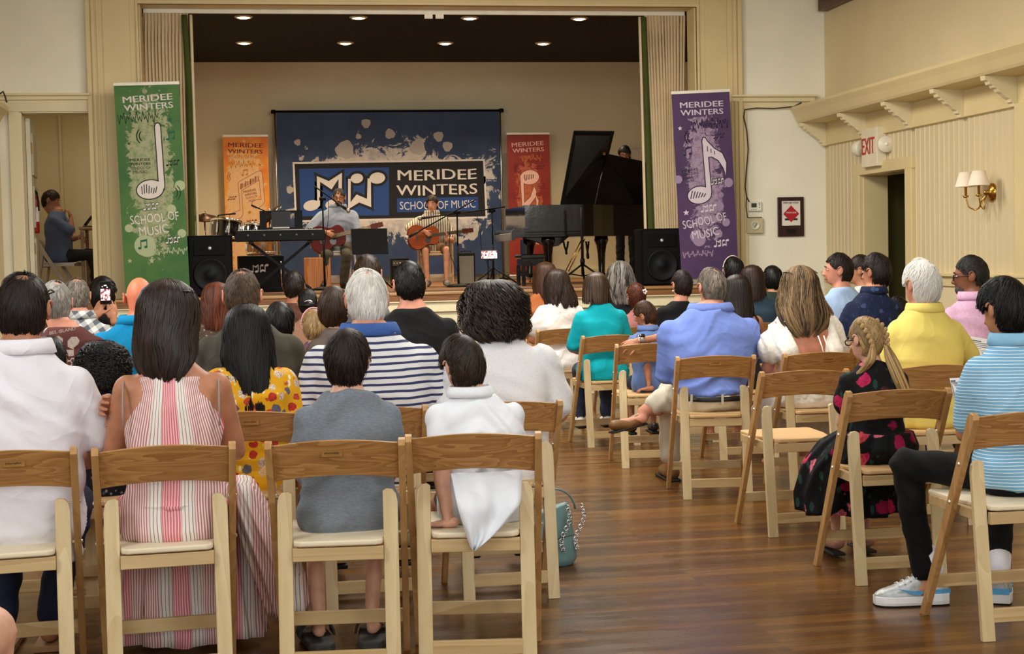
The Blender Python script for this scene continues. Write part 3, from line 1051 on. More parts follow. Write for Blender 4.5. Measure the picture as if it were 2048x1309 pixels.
sh.polys('music_logo', [Lb(q) for q in LOGO], PAPERW, .0022, .035, INK)
for txt, x0, x1, yb_, h, bo in (('MERIDEE', 795, 952, 360.5, 21, .025), ('WINTERS', 794, 955, 390.5, 21, .02), ('SCHOOL OF MUSIC', 800, 951, 418.5, 16, .0)):
    a, b = bp(x0, yb_), bp(x1, yb_ - 1.6)
    k = (b[0] - a[0]) / (x1 - x0)
    lettering('lettering', txt, h * k / .72, PAPERW, bt, np.array([(a[0] + b[0]) / 2, -.003, -(a[1] + b[1]) / 2]), (1, 0, 0.012), (0, 0, 1), np.array([0, -.003, 0]), bo, width=b[0] - a[0], jitter=.03)
rg = np.random.default_rng(11)
dots = [(732, 247, 10), (780, 268, 11), (877, 273, 11), (895, 293, 11), (595, 285, 7), (717, 273, 6), (690, 300, 20), (835, 295, 17), (965, 360, 9), (950, 330, 7), (580, 380, 8), (945, 470, 12), (920, 480, 8)]
q = []
for (x, y, r) in dots:
    cx, cy = bp(x, y)
    r *= 20.35 / 3000 * .9
    q.append([(cx + r * (1 + .09 * math.sin(3 * a + x) + .04 * math.sin(7 * a + 2 * x)) * math.cos(a), cy + r * (1 + .09 * math.sin(3 * a + x) + .04 * math.sin(7 * a + 2 * x)) * math.sin(a)) for a in np.linspace(0, 2 * np.pi, 40, endpoint=False)])
for q_ in q:
    sh.polys('splash_dot', [q_], plain('grey splash print', S(176, 168, 160), .7, var=.05), .0006)

# ---------------------------------------------------------------- stage gear


def pa_speaker(label, px0, px1, pyt, Y, rz=0.0):
    a, b = atY(px0, pyt, Y), atY(px1, pyt, Y)
    W, H = b[0] - a[0], a[2] - ZS
    t = thing('stage_speaker', label, 'speaker', ((a[0] + b[0]) / 2, Y + .19, ZS), rz)
    CAB = plain('black speaker carpet', S(12, 12, 13), .9, spec=.1, bscale=400, bstr=.3)
    w = W / 2
    poly = [(-w, 0), (w, 0), (w * .9, .36), (-w * .9, .36)]
    MB().prism(poly, (0, -.18, .0), (1, 0, 0), (0, 1, 0), (0, 0, H)).build('cabinet', CAB, t, bevel=.012)
    m = MB().box((0, -.187, H * .5), (W - .035, .012, H - .035))
    m.build('front_baffle', plain('speaker grille', S(10, 10, 11), .7, spec=.15, bscale=900, bstr=.4), t, bevel=.004)
    m = MB().box((0, -.193, H * .79), (W * .72, .014, H * .24))
    m.build('horn_surround', plain('horn plastic', S(9, 9, 10), .6, spec=.1), t, bevel=.01)
    MB().lathe([(.001, -.006), (.012, -.004), (.02, 0)], (0, -.2, H * .79), 'Y', 16).build('horn_driver', plain('driver dome', S(190, 195, 205), .25, .6), t, True)
    MB().lathe([(W * .36, 0), (W * .38, -.012), (W * .34, -.014), (W * .3, -.002), (W * .12, .0), (W * .1, -.008), (.002, -.012)], (0, -.193, H * .36), 'Y', 32).build('woofer', plain('woofer cone', S(11, 11, 12), .6, spec=.2), t, True)
    return t


pa_speaker('black loudspeaker on the stage edge beside the green banner', 373, 464, 472, 14.44)
pa_speaker('black loudspeaker on the stage edge beside the purple banner', 1282, 1364, 458, 14.44)


def tripod_base(m, r=.26, z=.16):
    for a in (math.pi / 2, math.pi * 7 / 6, -math.pi / 6):
        m.tube([(0, 0, z), (r * math.cos(a), r * math.sin(a), .012)], .009, 8)


def mic(m, p, d, s=1.0):
    p, d = np.array(p, float), np.array(d, float)
    d = d / np.linalg.norm(d)
    m.tube([p, p + d * .02 * s, p + d * .13 * s], np.array([.008, .012, .016]) * s, 12)


def mic_stand(label, base, pole_top, b0, b1, Y, capsule=True, tripod=False):
    """pole from the boards at pixel x=base to pole_top, boom b0 -> b1 (microphone end)"""
    P = lambda p, dy=0: atY(p[0], p[1], Y + dy)
    top = P(pole_top)
    t = thing('microphone_stand', label, 'microphone stand', (top[0], Y, ZS))
    o = np.array([top[0], Y, ZS])
    m = MB().tube([(0, 0, .03), (0, 0, (top[2] - ZS) * .55)], .0125, 10).tube([(0, 0, (top[2] - ZS) * .5), tuple(top - o)], .0085, 10)
    m.build('pole', BLK, t, True)
    m = MB()
    if tripod:
        tripod_base(m, .3, .2)
    else:
        m.lathe([(.001, .04), (.05, .038), (.12, .022), (.13, .006), (.128, 0)], n=28)
    m.build('base', BLK, t, True)
    MB().lathe([(.018, -.035), (.02, 0), (.016, .035)], tuple(top - o), 'X', 12).build('clutch', BLK, t, True)
    e0, e1 = P(b0, .0) - o, P(b1, -.05) - o
    MB().tube([tuple(e0), tuple(e1)], .0075, 8).build('boom_arm', BLK, t, True)
    d = (e1 - e0) / np.linalg.norm(e1 - e0)
    m = MB()
    mic(m, e1 - d * .02, d)
    h = m.build('microphone', plain('dark mic body', S(34, 34, 36), .4, .3), t, True)
    MB().ell(tuple(e1 + d * .135), (.024, .024, .026)).build('grille', plain('mic mesh', S(176, 172, 168), .35, .9, bscale=600, bstr=.5), h, True)
    # cable hanging down the pole
    zz = np.linspace(1, 0, 14)
    cab = [(e1[0] * .3 * z_ + .02 * math.sin(z_ * 9), -.02 + e1[1] * .3 * z_, .02 + (top[2] - ZS - .02) * z_ - .06 * math.sin(z_ * math.pi)) for z_ in zz]
    MB().tube(cab, .0035, 6).build('cable', BLK, t, True)
    return t


mic_stand('boom microphone stand in front of the man in the pale blue shirt', (645, 575), (645, 398), (628, 372), (676, 407), 16.2)
mic_stand('boom microphone stand aimed at the boy\'s guitar', (914, 573), (914, 425), (952, 399), (836, 464), 16.1)
mic_stand('tall boom stand by the backdrop aimed at the boy\'s mouth', (984, 560), (984, 422), (1010, 414), (864, 434), 16.4, tripod=True)

# music stand
a, b = atY(700, 458, 16.0), atY(778, 458, 16.0)
t = thing('music_stand', 'black music stand between the two guitarists', 'music stand', ((a[0] + b[0]) / 2, 16.05, ZS))
W = (b[0] - a[0]) * .93
zt = a[2] - ZS
m = MB().beam((0, .03, zt), (0, -.07, zt - .27), W, .008)
MB().add(m.arrays()[0] + np.array([0.0, 0, 0]), m.f).build('desk', BLK, t, bevel=.003)
MB().box((0, -.09, zt - .272), (W, .05, .008)).build('ledge', BLK, t)
MB().tube([(0, 0, .2), (0, 0, zt - .13)], .012, 10).build('pole', BLK, t, True)
m = MB()
tripod_base(m, .25, .22)
m.build('leg', BLK, t, True)
t['label'] = 'black music stand between the two guitarists'

# box drum (cajon) with its letter
a, b = atY(610, 516, 16.75), atY(657, 516, 16.75)
t = thing('box_drum', 'orange-brown wooden box drum beside the seated man', 'drum', ((a[0] + b[0]) / 2 + .01, 16.95, ZS), .06)
W, H = (b[0] - a[0]) * 1.05, a[2] - ZS
MB().box((0, 0, H / 2), (W, .3, H)).build('body', wood('box drum veneer', S(214, 138, 58), S(172, 98, 34), 'Z', 4, .4), t, bevel=.008)
lettering('lettering', 'F', .06, INK, t, (.045, -.151, .05), (1, 0, 0), (0, 0, 1), np.array([0, -.002, 0]), .02)

# amplifiers
a, b = atY(916, 506, 17.2), atY(951, 506, 17.2)
t = thing('guitar_amplifier', 'grey-fronted amplifier beside the boy\'s chair', 'amplifier', ((a[0] + b[0]) / 2 + .01, 17.35, ZS), -.12)
W, H = b[0] - a[0], a[2] - ZS - .0
MB().box((0, 0, H / 2), (W, .2, H)).build('cabinet', BLK, t, bevel=.01)
MB().box((0, -.102, H * .47), (W - .03, .012, H * .86)).build('grille_cloth', plain('silver grille cloth', S(116, 112, 104), .8, bscale=300, bstr=.5), t)
MB().tube([(-.06, 0, H), (-.05, 0, H + .02), (.05, 0, H + .02), (.06, 0, H)], .006, 8).build('handle', BLK, t, True)
a, b = atY(783, 517, 17.6), atY(818, 517, 17.6)
t = thing('guitar_amplifier', 'small black amplifier between the seated man and the boy', 'amplifier', ((a[0] + b[0]) / 2, 17.75, ZS))
W, H = b[0] - a[0], a[2] - ZS
MB().box((0, 0, H / 2), (W, .2, H)).build('cabinet', BLK, t, bevel=.01)
MB().box((0, -.104, H * .82), (W - .03, .012, H * .2)).build('control_panel', plain('amp panel', S(70, 62, 50), .4, .4), t)
m = MB()
for k in range(5):
    m.lathe([(.012, 0), (.01, -.016), (.001, -.017)], (-W * .34 + k * W * .17, -.11, H * .82), 'Y', 12)
m.build('knob', CHROME, t, True)
MB().box((0, -.104, H * .36), (W - .04, .01, H * .58)).build('grille_cloth', plain('black grille cloth', S(24, 24, 25), .9, bscale=300, bstr=.5), t)

# phone on a tripod filming the show
PH = plain('phone body', S(14, 14, 16), .3)


def screen_mat(name, sc=1.0):
    m, nt, b = newmat(name)
    n1 = nd(nt, 'TexVoronoi', {'Vector': coords(nt, (1, 1, 1)), 'Scale': 120.0 * sc}).outputs['Color']
    n0 = nd(nt, 'SeparateXYZ', {0: nd(nt, 'TexCoord').outputs['Object']}).outputs[2]
    f = noise(nt, coords(nt, (1, 1, 1)), 60 * sc, 3)
    c = ramp(nt, f, [(.38, S(60, 40, 60)), (.46, S(200, 90, 90)), (.52, S(255, 236, 232)), (.7, S(255, 250, 246))])
    nt.links.new(c, b.inputs['Base Color'])
    nt.links.new(c, b.inputs['Emission Color'])
    b.inputs['Emission Strength'].default_value = .75
    return m


a, b = atY(962, 502, 14.7), atY(994, 500, 14.7)
t = thing('smartphone', 'phone lying sideways on a slim tripod at the stage front', 'phone', ((a[0] + b[0]) / 2, 14.7, ZS))
W, zc = b[0] - a[0] + .01, a[2] - ZS - .04
MB().box((0, 0, zc), (W, .009, .088)).build('body', PH, t, bevel=.004)
MB().box((0, -.0055, zc), (W - .012, .002, .076)).build('screen', screen_mat('lit phone picture'), t)
t2 = thing('phone_tripod', 'slim black tripod holding the sideways phone', 'tripod', ((a[0] + b[0]) / 2 - .01, 14.72, ZS))
MB().tube([(0, 0, .1), (0, 0, zc - .05)], .006, 8).build('pole', BLK, t2, True)
m = MB()
tripod_base(m, .13, .12)
m.build('leg', BLK, t2, True)
MB().box((.01, -.012, zc - .052), (.05, .03, .012)).build('clamp', BLK, t2)

# keyboard on a crossed stand, with a score desk
KY = 15.35
a, b = atY(470, 462, KY), atY(650, 462, KY)
t = thing('stage_keyboard', 'long black electric keyboard on a crossed stand', 'keyboard', ((a[0] + b[0]) / 2, KY + .14, ZS))
W, z1 = b[0] - a[0], a[2] - ZS
MB().box((0, 0, z1 - .055), (W, .3, .11)).build('body', plain('keyboard casing', S(17, 18, 17), .55, spec=.15), t, bevel=.008)
MB().box((0, .05, z1 + .003), (W - .05, .15, .008)).build('white_keys', plain('ivory keys', S(228, 226, 214), .3), t)
m = MB()
for k in range(36):
    if k % 7 not in (2, 6):
        m.box((-W / 2 + .05 + k * (W - .1) / 36, .02, z1 + .012), (.012, .09, .012))
m.build('black_keys', BLK, t)
m = MB()
for k in range(5):
    m.lathe([(.011, 0), (.009, -.012), (.001, -.013)], (-W * .36 + k * W * .18, -.151, z1 - .05), 'Y', 12)
m.build('knob', plain('grey knob', S(120, 120, 118), .4), t, True)
st = thing('keyboard_stand', 'black crossed keyboard stand beneath the electric keyboard', 'stand', ((a[0] + b[0]) / 2, KY + .14, ZS))
m = MB()
for s_ in (-1, 1):
    m.beam((s_ * W * .33, -.02 * s_, .03), (-s_ * W * .33, .02 * s_, z1 - .125), .035, .03, (0, 1, 0))
m.build('leg', BLK, st)
m = MB()
for s_ in (-1, 1):
    m.box((s_ * W * .33, 0, .017), (.05, .42, .03)).box((s_ * W * .33, 0, z1 - .125), (.05, .3, .022))
m.build('foot_bar', BLK, st)
a, b = atY(519, 424, KY + .3), atY(603, 424, KY + .3)
t = thing('score_desk', 'black slotted score desk standing on the electric keyboard', 'music stand', ((a[0] + b[0]) / 2, KY + .26, ZS + z1 + .008))
W2, h2 = b[0] - a[0], a[2] - ZS - z1
m = MB().box((0, 0, h2 - .012), (W2, .012, .024)).box((0, 0, .012), (W2, .02, .024))
for x, ww in ((-W2 / 2 + .035, .07), (-W2 / 2 + .165, .02), (W2 * .42, .08)):
    m.box((x, 0, h2 / 2), (ww, .011, h2))
m.build('frame', BLK, t)
m = MB().box((.0, -.006, h2 * .52), (.19, .006, h2 * .86))
m.build('folder', plain('black folder', S(20, 20, 22), .5), t)
MB().box((.0, -.014, .02), (.17, .012, .014)).build('page_edge', PAPERW, t)

# black cloth-fronted case with the white logo
a, b = atY(474, 512, 15.9), atY(568, 512, 15.9)
t = thing('bass_amplifier', 'square black cabinet with a white note logo under the keyboard', 'amplifier', ((a[0] + b[0]) / 2, 16.1, ZS))
W, H = b[0] - a[0], a[2] - ZS
MB().box((0, 0, H / 2), (W, .34, H)).build('cabinet', plain('black vinyl', S(18, 18, 20), .6, bscale=200, bstr=.2), t, bevel=.012)
MB().box((0, -.172, H / 2), (W - .03, .01, H - .03)).build('front_cloth', plain('black cloth', S(12, 12, 13), .9), t)
sh = Sheet((-W / 2, -.178, H), (1, 0, 0), (0, 0, 1), (0, -1, 0), W / 585.0, t)
sh.polys('music_logo', logo_at(150, 110, 240), PAPERW, .002)
MB().tube([(W * .43, -.185, .05), (W * .43, -.185, H - .06)], .006, 8).build('edge_trim', CHROME, t, True)

# drum kit pieces, each on its own stand


def cymbal(label, c, r, Y, tilt, col, stand=True):
    p = atY(c[0], c[1], Y)
    t = thing('cymbal', label, 'cymbal', (p[0], Y, ZS))
    h = p[2] - ZS
    R = Euler(tilt).to_matrix()
    m = MB().lathe([(.008, .035), (.03, .03), (.045, .012), (r * .5, .004), (r, -.02), (r * .99, -.024), (r * .5, -.002), (.02, .0)], n=40)
    V = m.arrays()[0] @ np.array(R).T + np.array([0, 0, h])
    MB().add(V, m.f).build('plate', col, t, True)
    MB().tube([(0, 0, .18), (0, 0, h + .04)], .011, 10).build('pole', CHROME if stand else BLK, t, True)
    m = MB()
    tripod_base(m, .24, .3)
    m.build('leg', CHROME, t, True)
    MB().lathe([(.013, 0), (.016, .015), (.006, .03)], (0, 0, h + .03)).build('wing_nut', CHROME, t, True)
    return t


BRZ = plain('dark bronze', S(64, 42, 26), .35, .8, var=.15, vscale=20)
cymbal('large dark bronze cymbal at the left curtain', (409, 433), .16, 18.2, (.32, .05, 0), BRZ)
cymbal('steeply tilted dark cymbal in front of the orange banner', (539, 428), .17, 17.6, (.25, -.75, 0), plain('dark cymbal', S(30, 27, 25), .35, .7))


def drum(label, c, r, h, Y, tilt, shell, legs=False, lugs=8):
    p = atY(c[0], c[1], Y)
    t = thing('drum', label, 'drum', (p[0], Y, ZS))
    R = np.array(Euler(tilt).to_matrix())
    off = np.array([0, 0, p[2] - ZS])

    def put(m, nm, mat, sm=True):
        return MB().add(m.arrays()[0] @ R.T + off, m.f).build(nm, mat, t, sm)
    put(MB().lathe([(r * .97, -h / 2), (r, -h / 2 + .01), (r, h / 2 - .01), (r * .97, h / 2)], n=36), 'shell', shell)
    put(MB().lathe([(.001, h / 2 + .006), (r * .96, h / 2 + .005), (r * .97, h / 2)], n=36), 'drumhead', plain('drum skin', S(196, 190, 178), .5))
    m = MB()
    for z in (-h / 2, h / 2):
        m.lathe([(r + .004, z - .012), (r + .012, z - .01), (r + .012, z + .01), (r + .002, z + .014)], n=36, caps=False)
    put(m, 'hoop', CHROME)
    for k in range(lugs):
        m = MB()
        an = 2 * math.pi * k / lugs + .2
        m.box(((r + .012) * math.cos(an), (r + .012) * math.sin(an), 0), (.018, .018, h * .55))
        m.tube([((r + .014) * math.cos(an), (r + .014) * math.sin(an), -h / 2), ((r + .014) * math.cos(an), (r + .014) * math.sin(an), h / 2)], .004, 6)
        put(m, 'lug', CHROME, False)
    MB().tube([(0, r * .6, 0), (0, r * .6, p[2] - ZS - h * .3)], .014, 8).build('stand', CHROME, t, True)
    m = MB()
    for a_ in (.5, 2.6, 4.7):
        m.tube([(0, r * .6, .25), (.26 * math.cos(a_), r * .6 + .26 * math.sin(a_), .012)], .009, 8)
    m.build('leg', CHROME, t, True)
    return t


BLKSH = plain('glossy black shell', S(10, 10, 12), .15, spec=.6, coat=.6)
drum('glossy black tom drum with chrome lugs behind the left loudspeaker', (452, 460), .165, .2, 17.4, (-.12, .1, 0), BLKSH)
drum('small black tom drum with chrome rim behind the keyboard', (508, 462), .11, .14, 17.0, (-.05, .15, 0), BLKSH)
drum('honey wood snare drum under the keyboard', (522, 496), .15, .13, 16.7, (-.08, 0, 0), wood('maple shell', S(190, 128, 58), S(150, 92, 36), 'X', 4, .3))
for lab, px0, px1 in (('short microphone boom reaching from the bronze cymbal', (436, 431), (466, 428)), ('short microphone boom over the small tom', (540, 427), (506, 412))):
    a, b = atY(px0[0], px0[1], 17.75), atY(px1[0], px1[1], 17.65)
    t = thing('drum_microphone', lab, 'microphone', (a[0], 17.75, ZS))
    o = np.array([a[0], 17.75, ZS])
    MB().tube([(0, 0, .03), tuple(a - o)], .008, 8).build('pole', BLK, t, True)
    MB().tube([tuple(a - o), tuple(b - o)], .007, 8).build('boom_arm', BLK, t, True)
    m = MB()
    mic(m, a - o + (b - a) * .7, b - a, .7)
    m.build('microphone', BLK, t, True)
    MB().lathe([(.001, .03), (.09, .02), (.1, 0)], n=20).build('base', BLK, t, True)

# ---------------------------------------------------------------- grand piano, keyboard at left, lid raised
PY = 16.35


def pp(px, py, d=0.0):
    q = atY(px, py, PY + d)
    return q - np.array([P0[0], PY, ZS])


P0 = atY(1024, 470, PY)
t = thing('grand_piano', 'black grand piano with raised lid at right of the stage', 'piano', (P0[0], PY, ZS))
zt, zb = pp(1100, 410)[2], pp(1100, 474)[2]
xa, xb = pp(1050, 440)[0], pp(1168, 440)[0]
xe = pp(1312, 440, .8)[0]
out = [(xa, 0), (xb, 0), (xb + .12, .06), (xb + .25, .2), (xb + .42, .36), (xe - .16, .5), (xe - .03, .66), (xe, .86), (xe - .02, 1.1), (xe - .1, 1.3), (xa, 1.34)]
inn = [(xa + .03, .035), (xb - .01, .035), (xb + .1, .1), (xb + .22, .24), (xb + .4, .4), (xe - .18, .54), (xe - .07, .68), (xe - .04, .86), (xe - .06, 1.08), (xe - .13, 1.26), (xa + .03, 1.3)]
n = len(out)
m = MB().add([[x, y, zb] for x, y in out] + [[x, y, zt] for x, y in out] + [[x, y, zt] for x, y in inn] + [[x, y, zt - .1] for x, y in inn],
             [tuple(range(n))] + [(i, (i + 1) % n, n + (i + 1) % n, n + i) for i in range(n)] + [(n + i, n + (i + 1) % n, 2 * n + (i + 1) % n, 2 * n + i) for i in range(n)] + [(2 * n + i, 2 * n + (i + 1) % n, 3 * n + (i + 1) % n, 3 * n + i) for i in range(n)] + [tuple(range(4 * n - 1, 3 * n - 1, -1))])
m.build('rim', GLOSS, t)
MB().prism([(x, y) for x, y in inn], (0, 0, zt - .105), (1, 0, 0), (0, 1, 0), (0, 0, .012)).build('iron_frame', plain('gilded iron frame', S(150, 112, 52), .4, .7), t)
# arm, key block, key slip
arm = [(pp(x, y)[0], pp(x, y)[2]) for x, y in ((1052, 474), (1024, 478), (1023, 462), (1030, 457), (1046, 457), (1060, 452), (1072, 440), (1077, 424), (1077, 412), (1090, 410), (1100, 474))]
MB().prism(arm, (0, -.005, 0), (1, 0, 0), (0, 0, 1), (0, .07, 0)).build('arm', GLOSS, t)
MB().prism(arm, (0, 1.28, 0), (1, 0, 0), (0, 0, 1), (0, .06, 0)).build('arm', GLOSS, t)
k0, k1 = pp(1030, 468)[0], pp(1062, 468)[0]
zk = pp(1040, 466)[2]
MB().box((k0 - .01, .67, zk - .045), (.03, 1.24, .08)).build('key_slip', GLOSS, t)
MB().box(((k0 + k1) / 2 + .05, .67, zk - .01), (k1 - k0 + .05, 1.22, .03)).build('white_keys', plain('ivory keys', S(228, 226, 214), .3), t)
m = MB()
for k in range(52):
    if k % 7 not in (2, 6):
        m.box((k1 - .03, .08 + k * 1.18 / 52, zk + .012), (.09, .011, .014))
m.build('black_keys', BLK, t)
MB().box((k1 + .12, .67, zk + .08), (.03, 1.24, .22)).build('fallboard', GLOSS, t)
MB().beam((k1 + .16, .67, zt + .0), (k1 + .08, .67, zt + .0 + .01), .7, .01, (0, 1, 0)).build('music_desk', GLOSS, t)
m = MB().box(((xa + xb) / 2, -.008, zb + .012), (xb - xa, .02, .03)).box(((xa + xb) / 2, -.006, zb + .055), (xb - xa, .012, .012))
m.build('rim_moulding', GLOSS, t, bevel=.004)
# legs
lx = pp(1100, 500)[0]
legp = [(.0, 0), (.09, .0), (.1, -.03), (.07, -.1), (.055, -.18), (.05, -zb + .1), (.06, -zb + .05), (.0, -zb + .05)]
for (x, y) in ((lx, .12), (lx - .02, 1.2), (pp(1204, 500, .75)[0], .78)):
    m = MB().lathe([(.075, zb), (.085, zb - .04), (.06, zb - .1), (.045, zb - .2), (.036, .12), (.045, .08), (.03, .06)], (x, y, 0), n=20)
    lg = m.build('leg', GLOSS, t, True)
    MB().lathe([(.022, -.012), (.028, 0), (.022, .012)], (x, y, .03), 'X', 14).build('caster', BRASS, lg, True)
m = MB().prism([(lx - .3, zb), (lx + .24, zb), (lx + .12, zb - .1), (lx, zb - .12), (lx - .12, zb - .06)], (0, .1, 0), (1, 0, 0), (0, 0, 1), (0, .05, 0))
m.build('leg_bracket', GLOSS, t, bevel=.006)
# pedal lyre with its brass stays
m = MB().box((lx - .18, .67, .36), (.04, .22, .3)).box((lx - .2, .67, .12), (.09, .3, .06))
m.build('pedal_lyre', GLOSS, t)
m = MB()
for dy in (-.08, 0, .08):
    m.beam((lx - .24, .67 + dy, .09), (lx - .33, .67 + dy, .08), .02, .008, (0, 1, 0))
m.build('pedal', BRASS, t)
p1, p0 = pp(1164, 478, .1), pp(1131, 543, .1)
p0[2] = max(p0[2], .02)
for dx in (0, .035):
    MB().tube([tuple(p0 + [dx, 0, 0]), tuple(p1 + [dx, .0, 0])], .006, 8).build('brass_stay', BRASS, t, True)
# lid: front flap and main board, hinged along the far side
pts = [(1121, 410, .12), (1148, 262, .42), (1229, 263, .42), (1218, 309, .52), (1298, 326, .55), (1306, 462, .95), (1200, 470, .6), (1168, 440, .2)]
front = [pp(x, y, d) for x, y, d in pts]
nrm = np.array([0.0, 1.0, .35])
nrm /= np.linalg.norm(nrm)
V = np.array(front + [p + nrm * .022 for p in front])
k = len(front)
MB().add(V, [tuple(range(k)), tuple(range(2 * k - 1, k - 1, -1))] + [(i, (i + 1) % k, k + (i + 1) % k, k + i) for i in range(k)]).build('lid', plain('piano black satin', S(7, 7, 8), .4, spec=.3, var=0), t)
MB().tube([tuple(pp(1190, 408, .12)), tuple(pp(1212, 312, .49))], .011, 8).build('lid_prop', plain('piano black satin', S(7, 7, 8), .4, spec=.3, var=0), t, True)
MB().box(tuple(pp(1208, 308, .45)), (.03, .02, .03)).build('prop_cup', BRASS, t)
# bench
a, b = atY(1042, 509, 15.75), atY(1092, 509, 15.75)
t = thing('piano_bench', 'glossy black piano bench in front of the keyboard end', 'bench', ((a[0] + b[0]) / 2, 15.95, ZS))
W, H = b[0] - a[0], a[2] - ZS
MB().box((0, 0, H - .025), (W, .4, .05)).build('seat', GLOSS, t, bevel=.012)
MB().box((0, 0, H - .085), (W - .04, .36, .08)).build('apron', GLOSS, t)
for sx in (-1, 1):
    for sy in (-1, 1):
        MB().beam((sx * (W / 2 - .03), sy * .165, 0), (sx * (W / 2 - .03), sy * .165, H - .12), .04, .04).build('leg', GLOSS, t, bevel=.004)
# black speaker-style tripod stand beside the rim
a = atY(1163, 415, 15.9)
t = thing('tripod_stand', 'black tripod stand in front of the piano rim', 'stand', (a[0], 15.9, ZS))
MB().tube([(0, 0, .1), (0, 0, a[2] - ZS)], .016, 12).build('pole', BLK, t, True)
m = MB()
for a_ in (math.pi + .15, -.5, 1.3):
    m.tube([(0, 0, .22), (.3 * math.cos(a_), .3 * math.sin(a_), .015)], .011, 8).tube([(0, 0, .09), (.16 * math.cos(a_), .16 * math.sin(a_), .12)], .007, 8)
m.build('leg', BLK, t, True)
MB().lathe([(.024, -.03), (.026, .0), (.024, .03)], (0, 0, .25)).build('collar', BLK, t, True)
for lab, x0, x1, yb_ in (('left black strap loop hanging under the piano', 1127, 1137, 508), ('black cable loop hanging behind the tripod stand', 1172, 1178, 517)):
    a, b, c_ = pp(x0, 483, .35), pp(x1, 483, .35), pp((x0 + x1) / 2, yb_, .35)
    base = np.array([P0[0], PY, ZS])
    pth = [a + (b - a) * u + np.array([.015 * math.sin(u * 6), 0, (c_[2] - a[2]) * math.sin(math.pi * u) ** .6]) for u in np.linspace(0, 1, 18)]
    tag(MB().tube(np.array(pth) + base, .006, 6, flat=2).build('hanging_strap', BLK, None, True), lab, 'strap')

# ---------------------------------------------------------------- fittings on the walls
# exit sign with emergency lamps
def xr(px, py, d=0.0):
    return atX(px, py, XR - d)


ex = (xr(1742, 296) + xr(1774, 290)) / 2
t = thing('exit_sign', 'white exit sign with red letters and two emergency lamps over the side door', 'exit sign', (XR, ex[1], 2.28))
MB().box((-.05, 0, -.01), (.095, .36, .36)).build('housing', plain('off-white enamel', S(226, 214, 186), .5), t, bevel=.006)
lettering('lettering', 'EXIT', .22, plain('exit red', S(186, 34, 34), .5), t, (-.0985, .02, -.07), (0, -1, 0), (0, 0, 1), np.array([-.003, 0, 0]), .015, width=.29)
WE = plain('white lamp shell', S(230, 222, 200), .35)
for (dx, dy, rot) in ((-.06, .27, .5), (-.045, -.27, -.15)):
    Rm = np.array(Euler((0, 0, rot)).to_matrix())

    def pl_(m):
        return MB().add(m.arrays()[0] @ Rm.T + np.array([dx, dy, .0]), m.f)
    h = pl_(MB().lathe([(.001, .10), (.04, .095), (.072, .05), (.078, .0), (.07, -.012)], n=24, axis='Y')).build('lamp_head', WE, t, True)
    pl_(MB().lathe([(.001, -.004), (.05, -.006), (.068, -.010), (.068, -.002)], n=24, axis='Y')).build('lens', plain('lamp lens', S(150, 146, 130), .08, .6), h, True)
    pl_(MB().lathe([(.001, -.022), (.016, -.018), (.018, -.006)], n=16, axis='Y')).build('bulb', plain('bulb glass', S(246, 242, 226), .1), h, True)
    MB().tube([(-.05, dy * .6, 0), (dx, dy, 0)], .015, 8).build('bracket', WE, h, True)

# brass wall sconce with two shades
sc_ = xr(1985, 385)
t = thing('wall_sconce', 'brass two-arm wall sconce with cream shades', 'wall lamp', (XR, sc_[1], sc_[2]))
SH = plain('cream lamp shade', S(238, 224, 204), .8, var=.03)
m = MB().lathe([(.075, 0), (.075, -.01), (.055, -.025), (.02, -.035), (.018, -.07), (.001, -.075)], axis='X', n=28)
m.build('wall_plate', BRASS, t, True)
for s_ in (-1, 1):
    e = np.array([-.17, s_ * .11, .0])
    pth = [(-.05, 0, -.02), (-.08, s_ * .02, -.06), (-.09, s_ * .045, -.12), (-.11, s_ * .075, -.135), (-.15, s_ * .1, -.11), tuple(e + [0, 0, -.03])]
    P_ = np.array(pth)
    u = np.linspace(0, len(P_) - 1, 22)
    P2 = np.stack([np.interp(u, range(len(P_)), P_[:, i]) for i in range(3)], 1)
    a_ = MB().tube(P2, .006, 8).build('arm', BRASS, t, True)
    MB().lathe([(.003, -.04), (.022, -.03), (.024, -.02), (.01, -.015), (.011, .05), (.008, .055)], tuple(e), n=18).build('candle_cup', BRASS, a_, True)
    MB().lathe([(.083, .05), (.05, .165), (.047, .165), (.080, .05)], tuple(e), n=30, caps=False).build('lamp_shade', SH, t, True)

# thermostats, cable, plaque on the pale wall right of the stage
def yw(px, py):
    return atY(px, py, YW)


a, b = yw(1496, 405), yw(1521, 421)
t = thing('thermostat', 'white digital thermostat above the beige cover box', 'thermostat', ((a[0] + b[0]) / 2, YW, (a[2] + b[2]) / 2))
MB().box((0, -.014, 0), (b[0] - a[0] + .01, .028, .1)).build('case', plain('white plastic', S(226, 224, 210), .4), t, bevel=.008)
MB().box((-.012, -.029, .01), (.055, .003, .042)).build('display', plain('lcd', S(58, 66, 50), .3), t)
m = MB()
for k in range(3):
    m.box((-.035 + k * .02, -.029, -.034), (.008, .003, .008))
for z in (-.012, .014, .03):
    m.box((.045, -.029, z), (.012, .003, .009))
m.build('button', plain('grey button', S(110, 110, 104), .5), t)
a, b = yw(1491, 436), yw(1524, 467)
t = thing('thermostat_cover', 'square beige cover box with a round dial below the thermostat', 'thermostat', ((a[0] + b[0]) / 2, YW, (a[2] + b[2]) / 2))
W, H = b[0] - a[0], a[2] - b[2]
MB().box((0, -.022, 0), (W, .044, H)).build('case', plain('beige plastic', S(190, 180, 146), .45), t, bevel=.008)
m = MB()
for k in range(9):
    m.box((-W * .4 + k * W * .1, -.03, H * .5), (.008, .03, .012))
m.build('vent_slot', plain('slot shade plastic', S(84, 76, 56), .6), t)
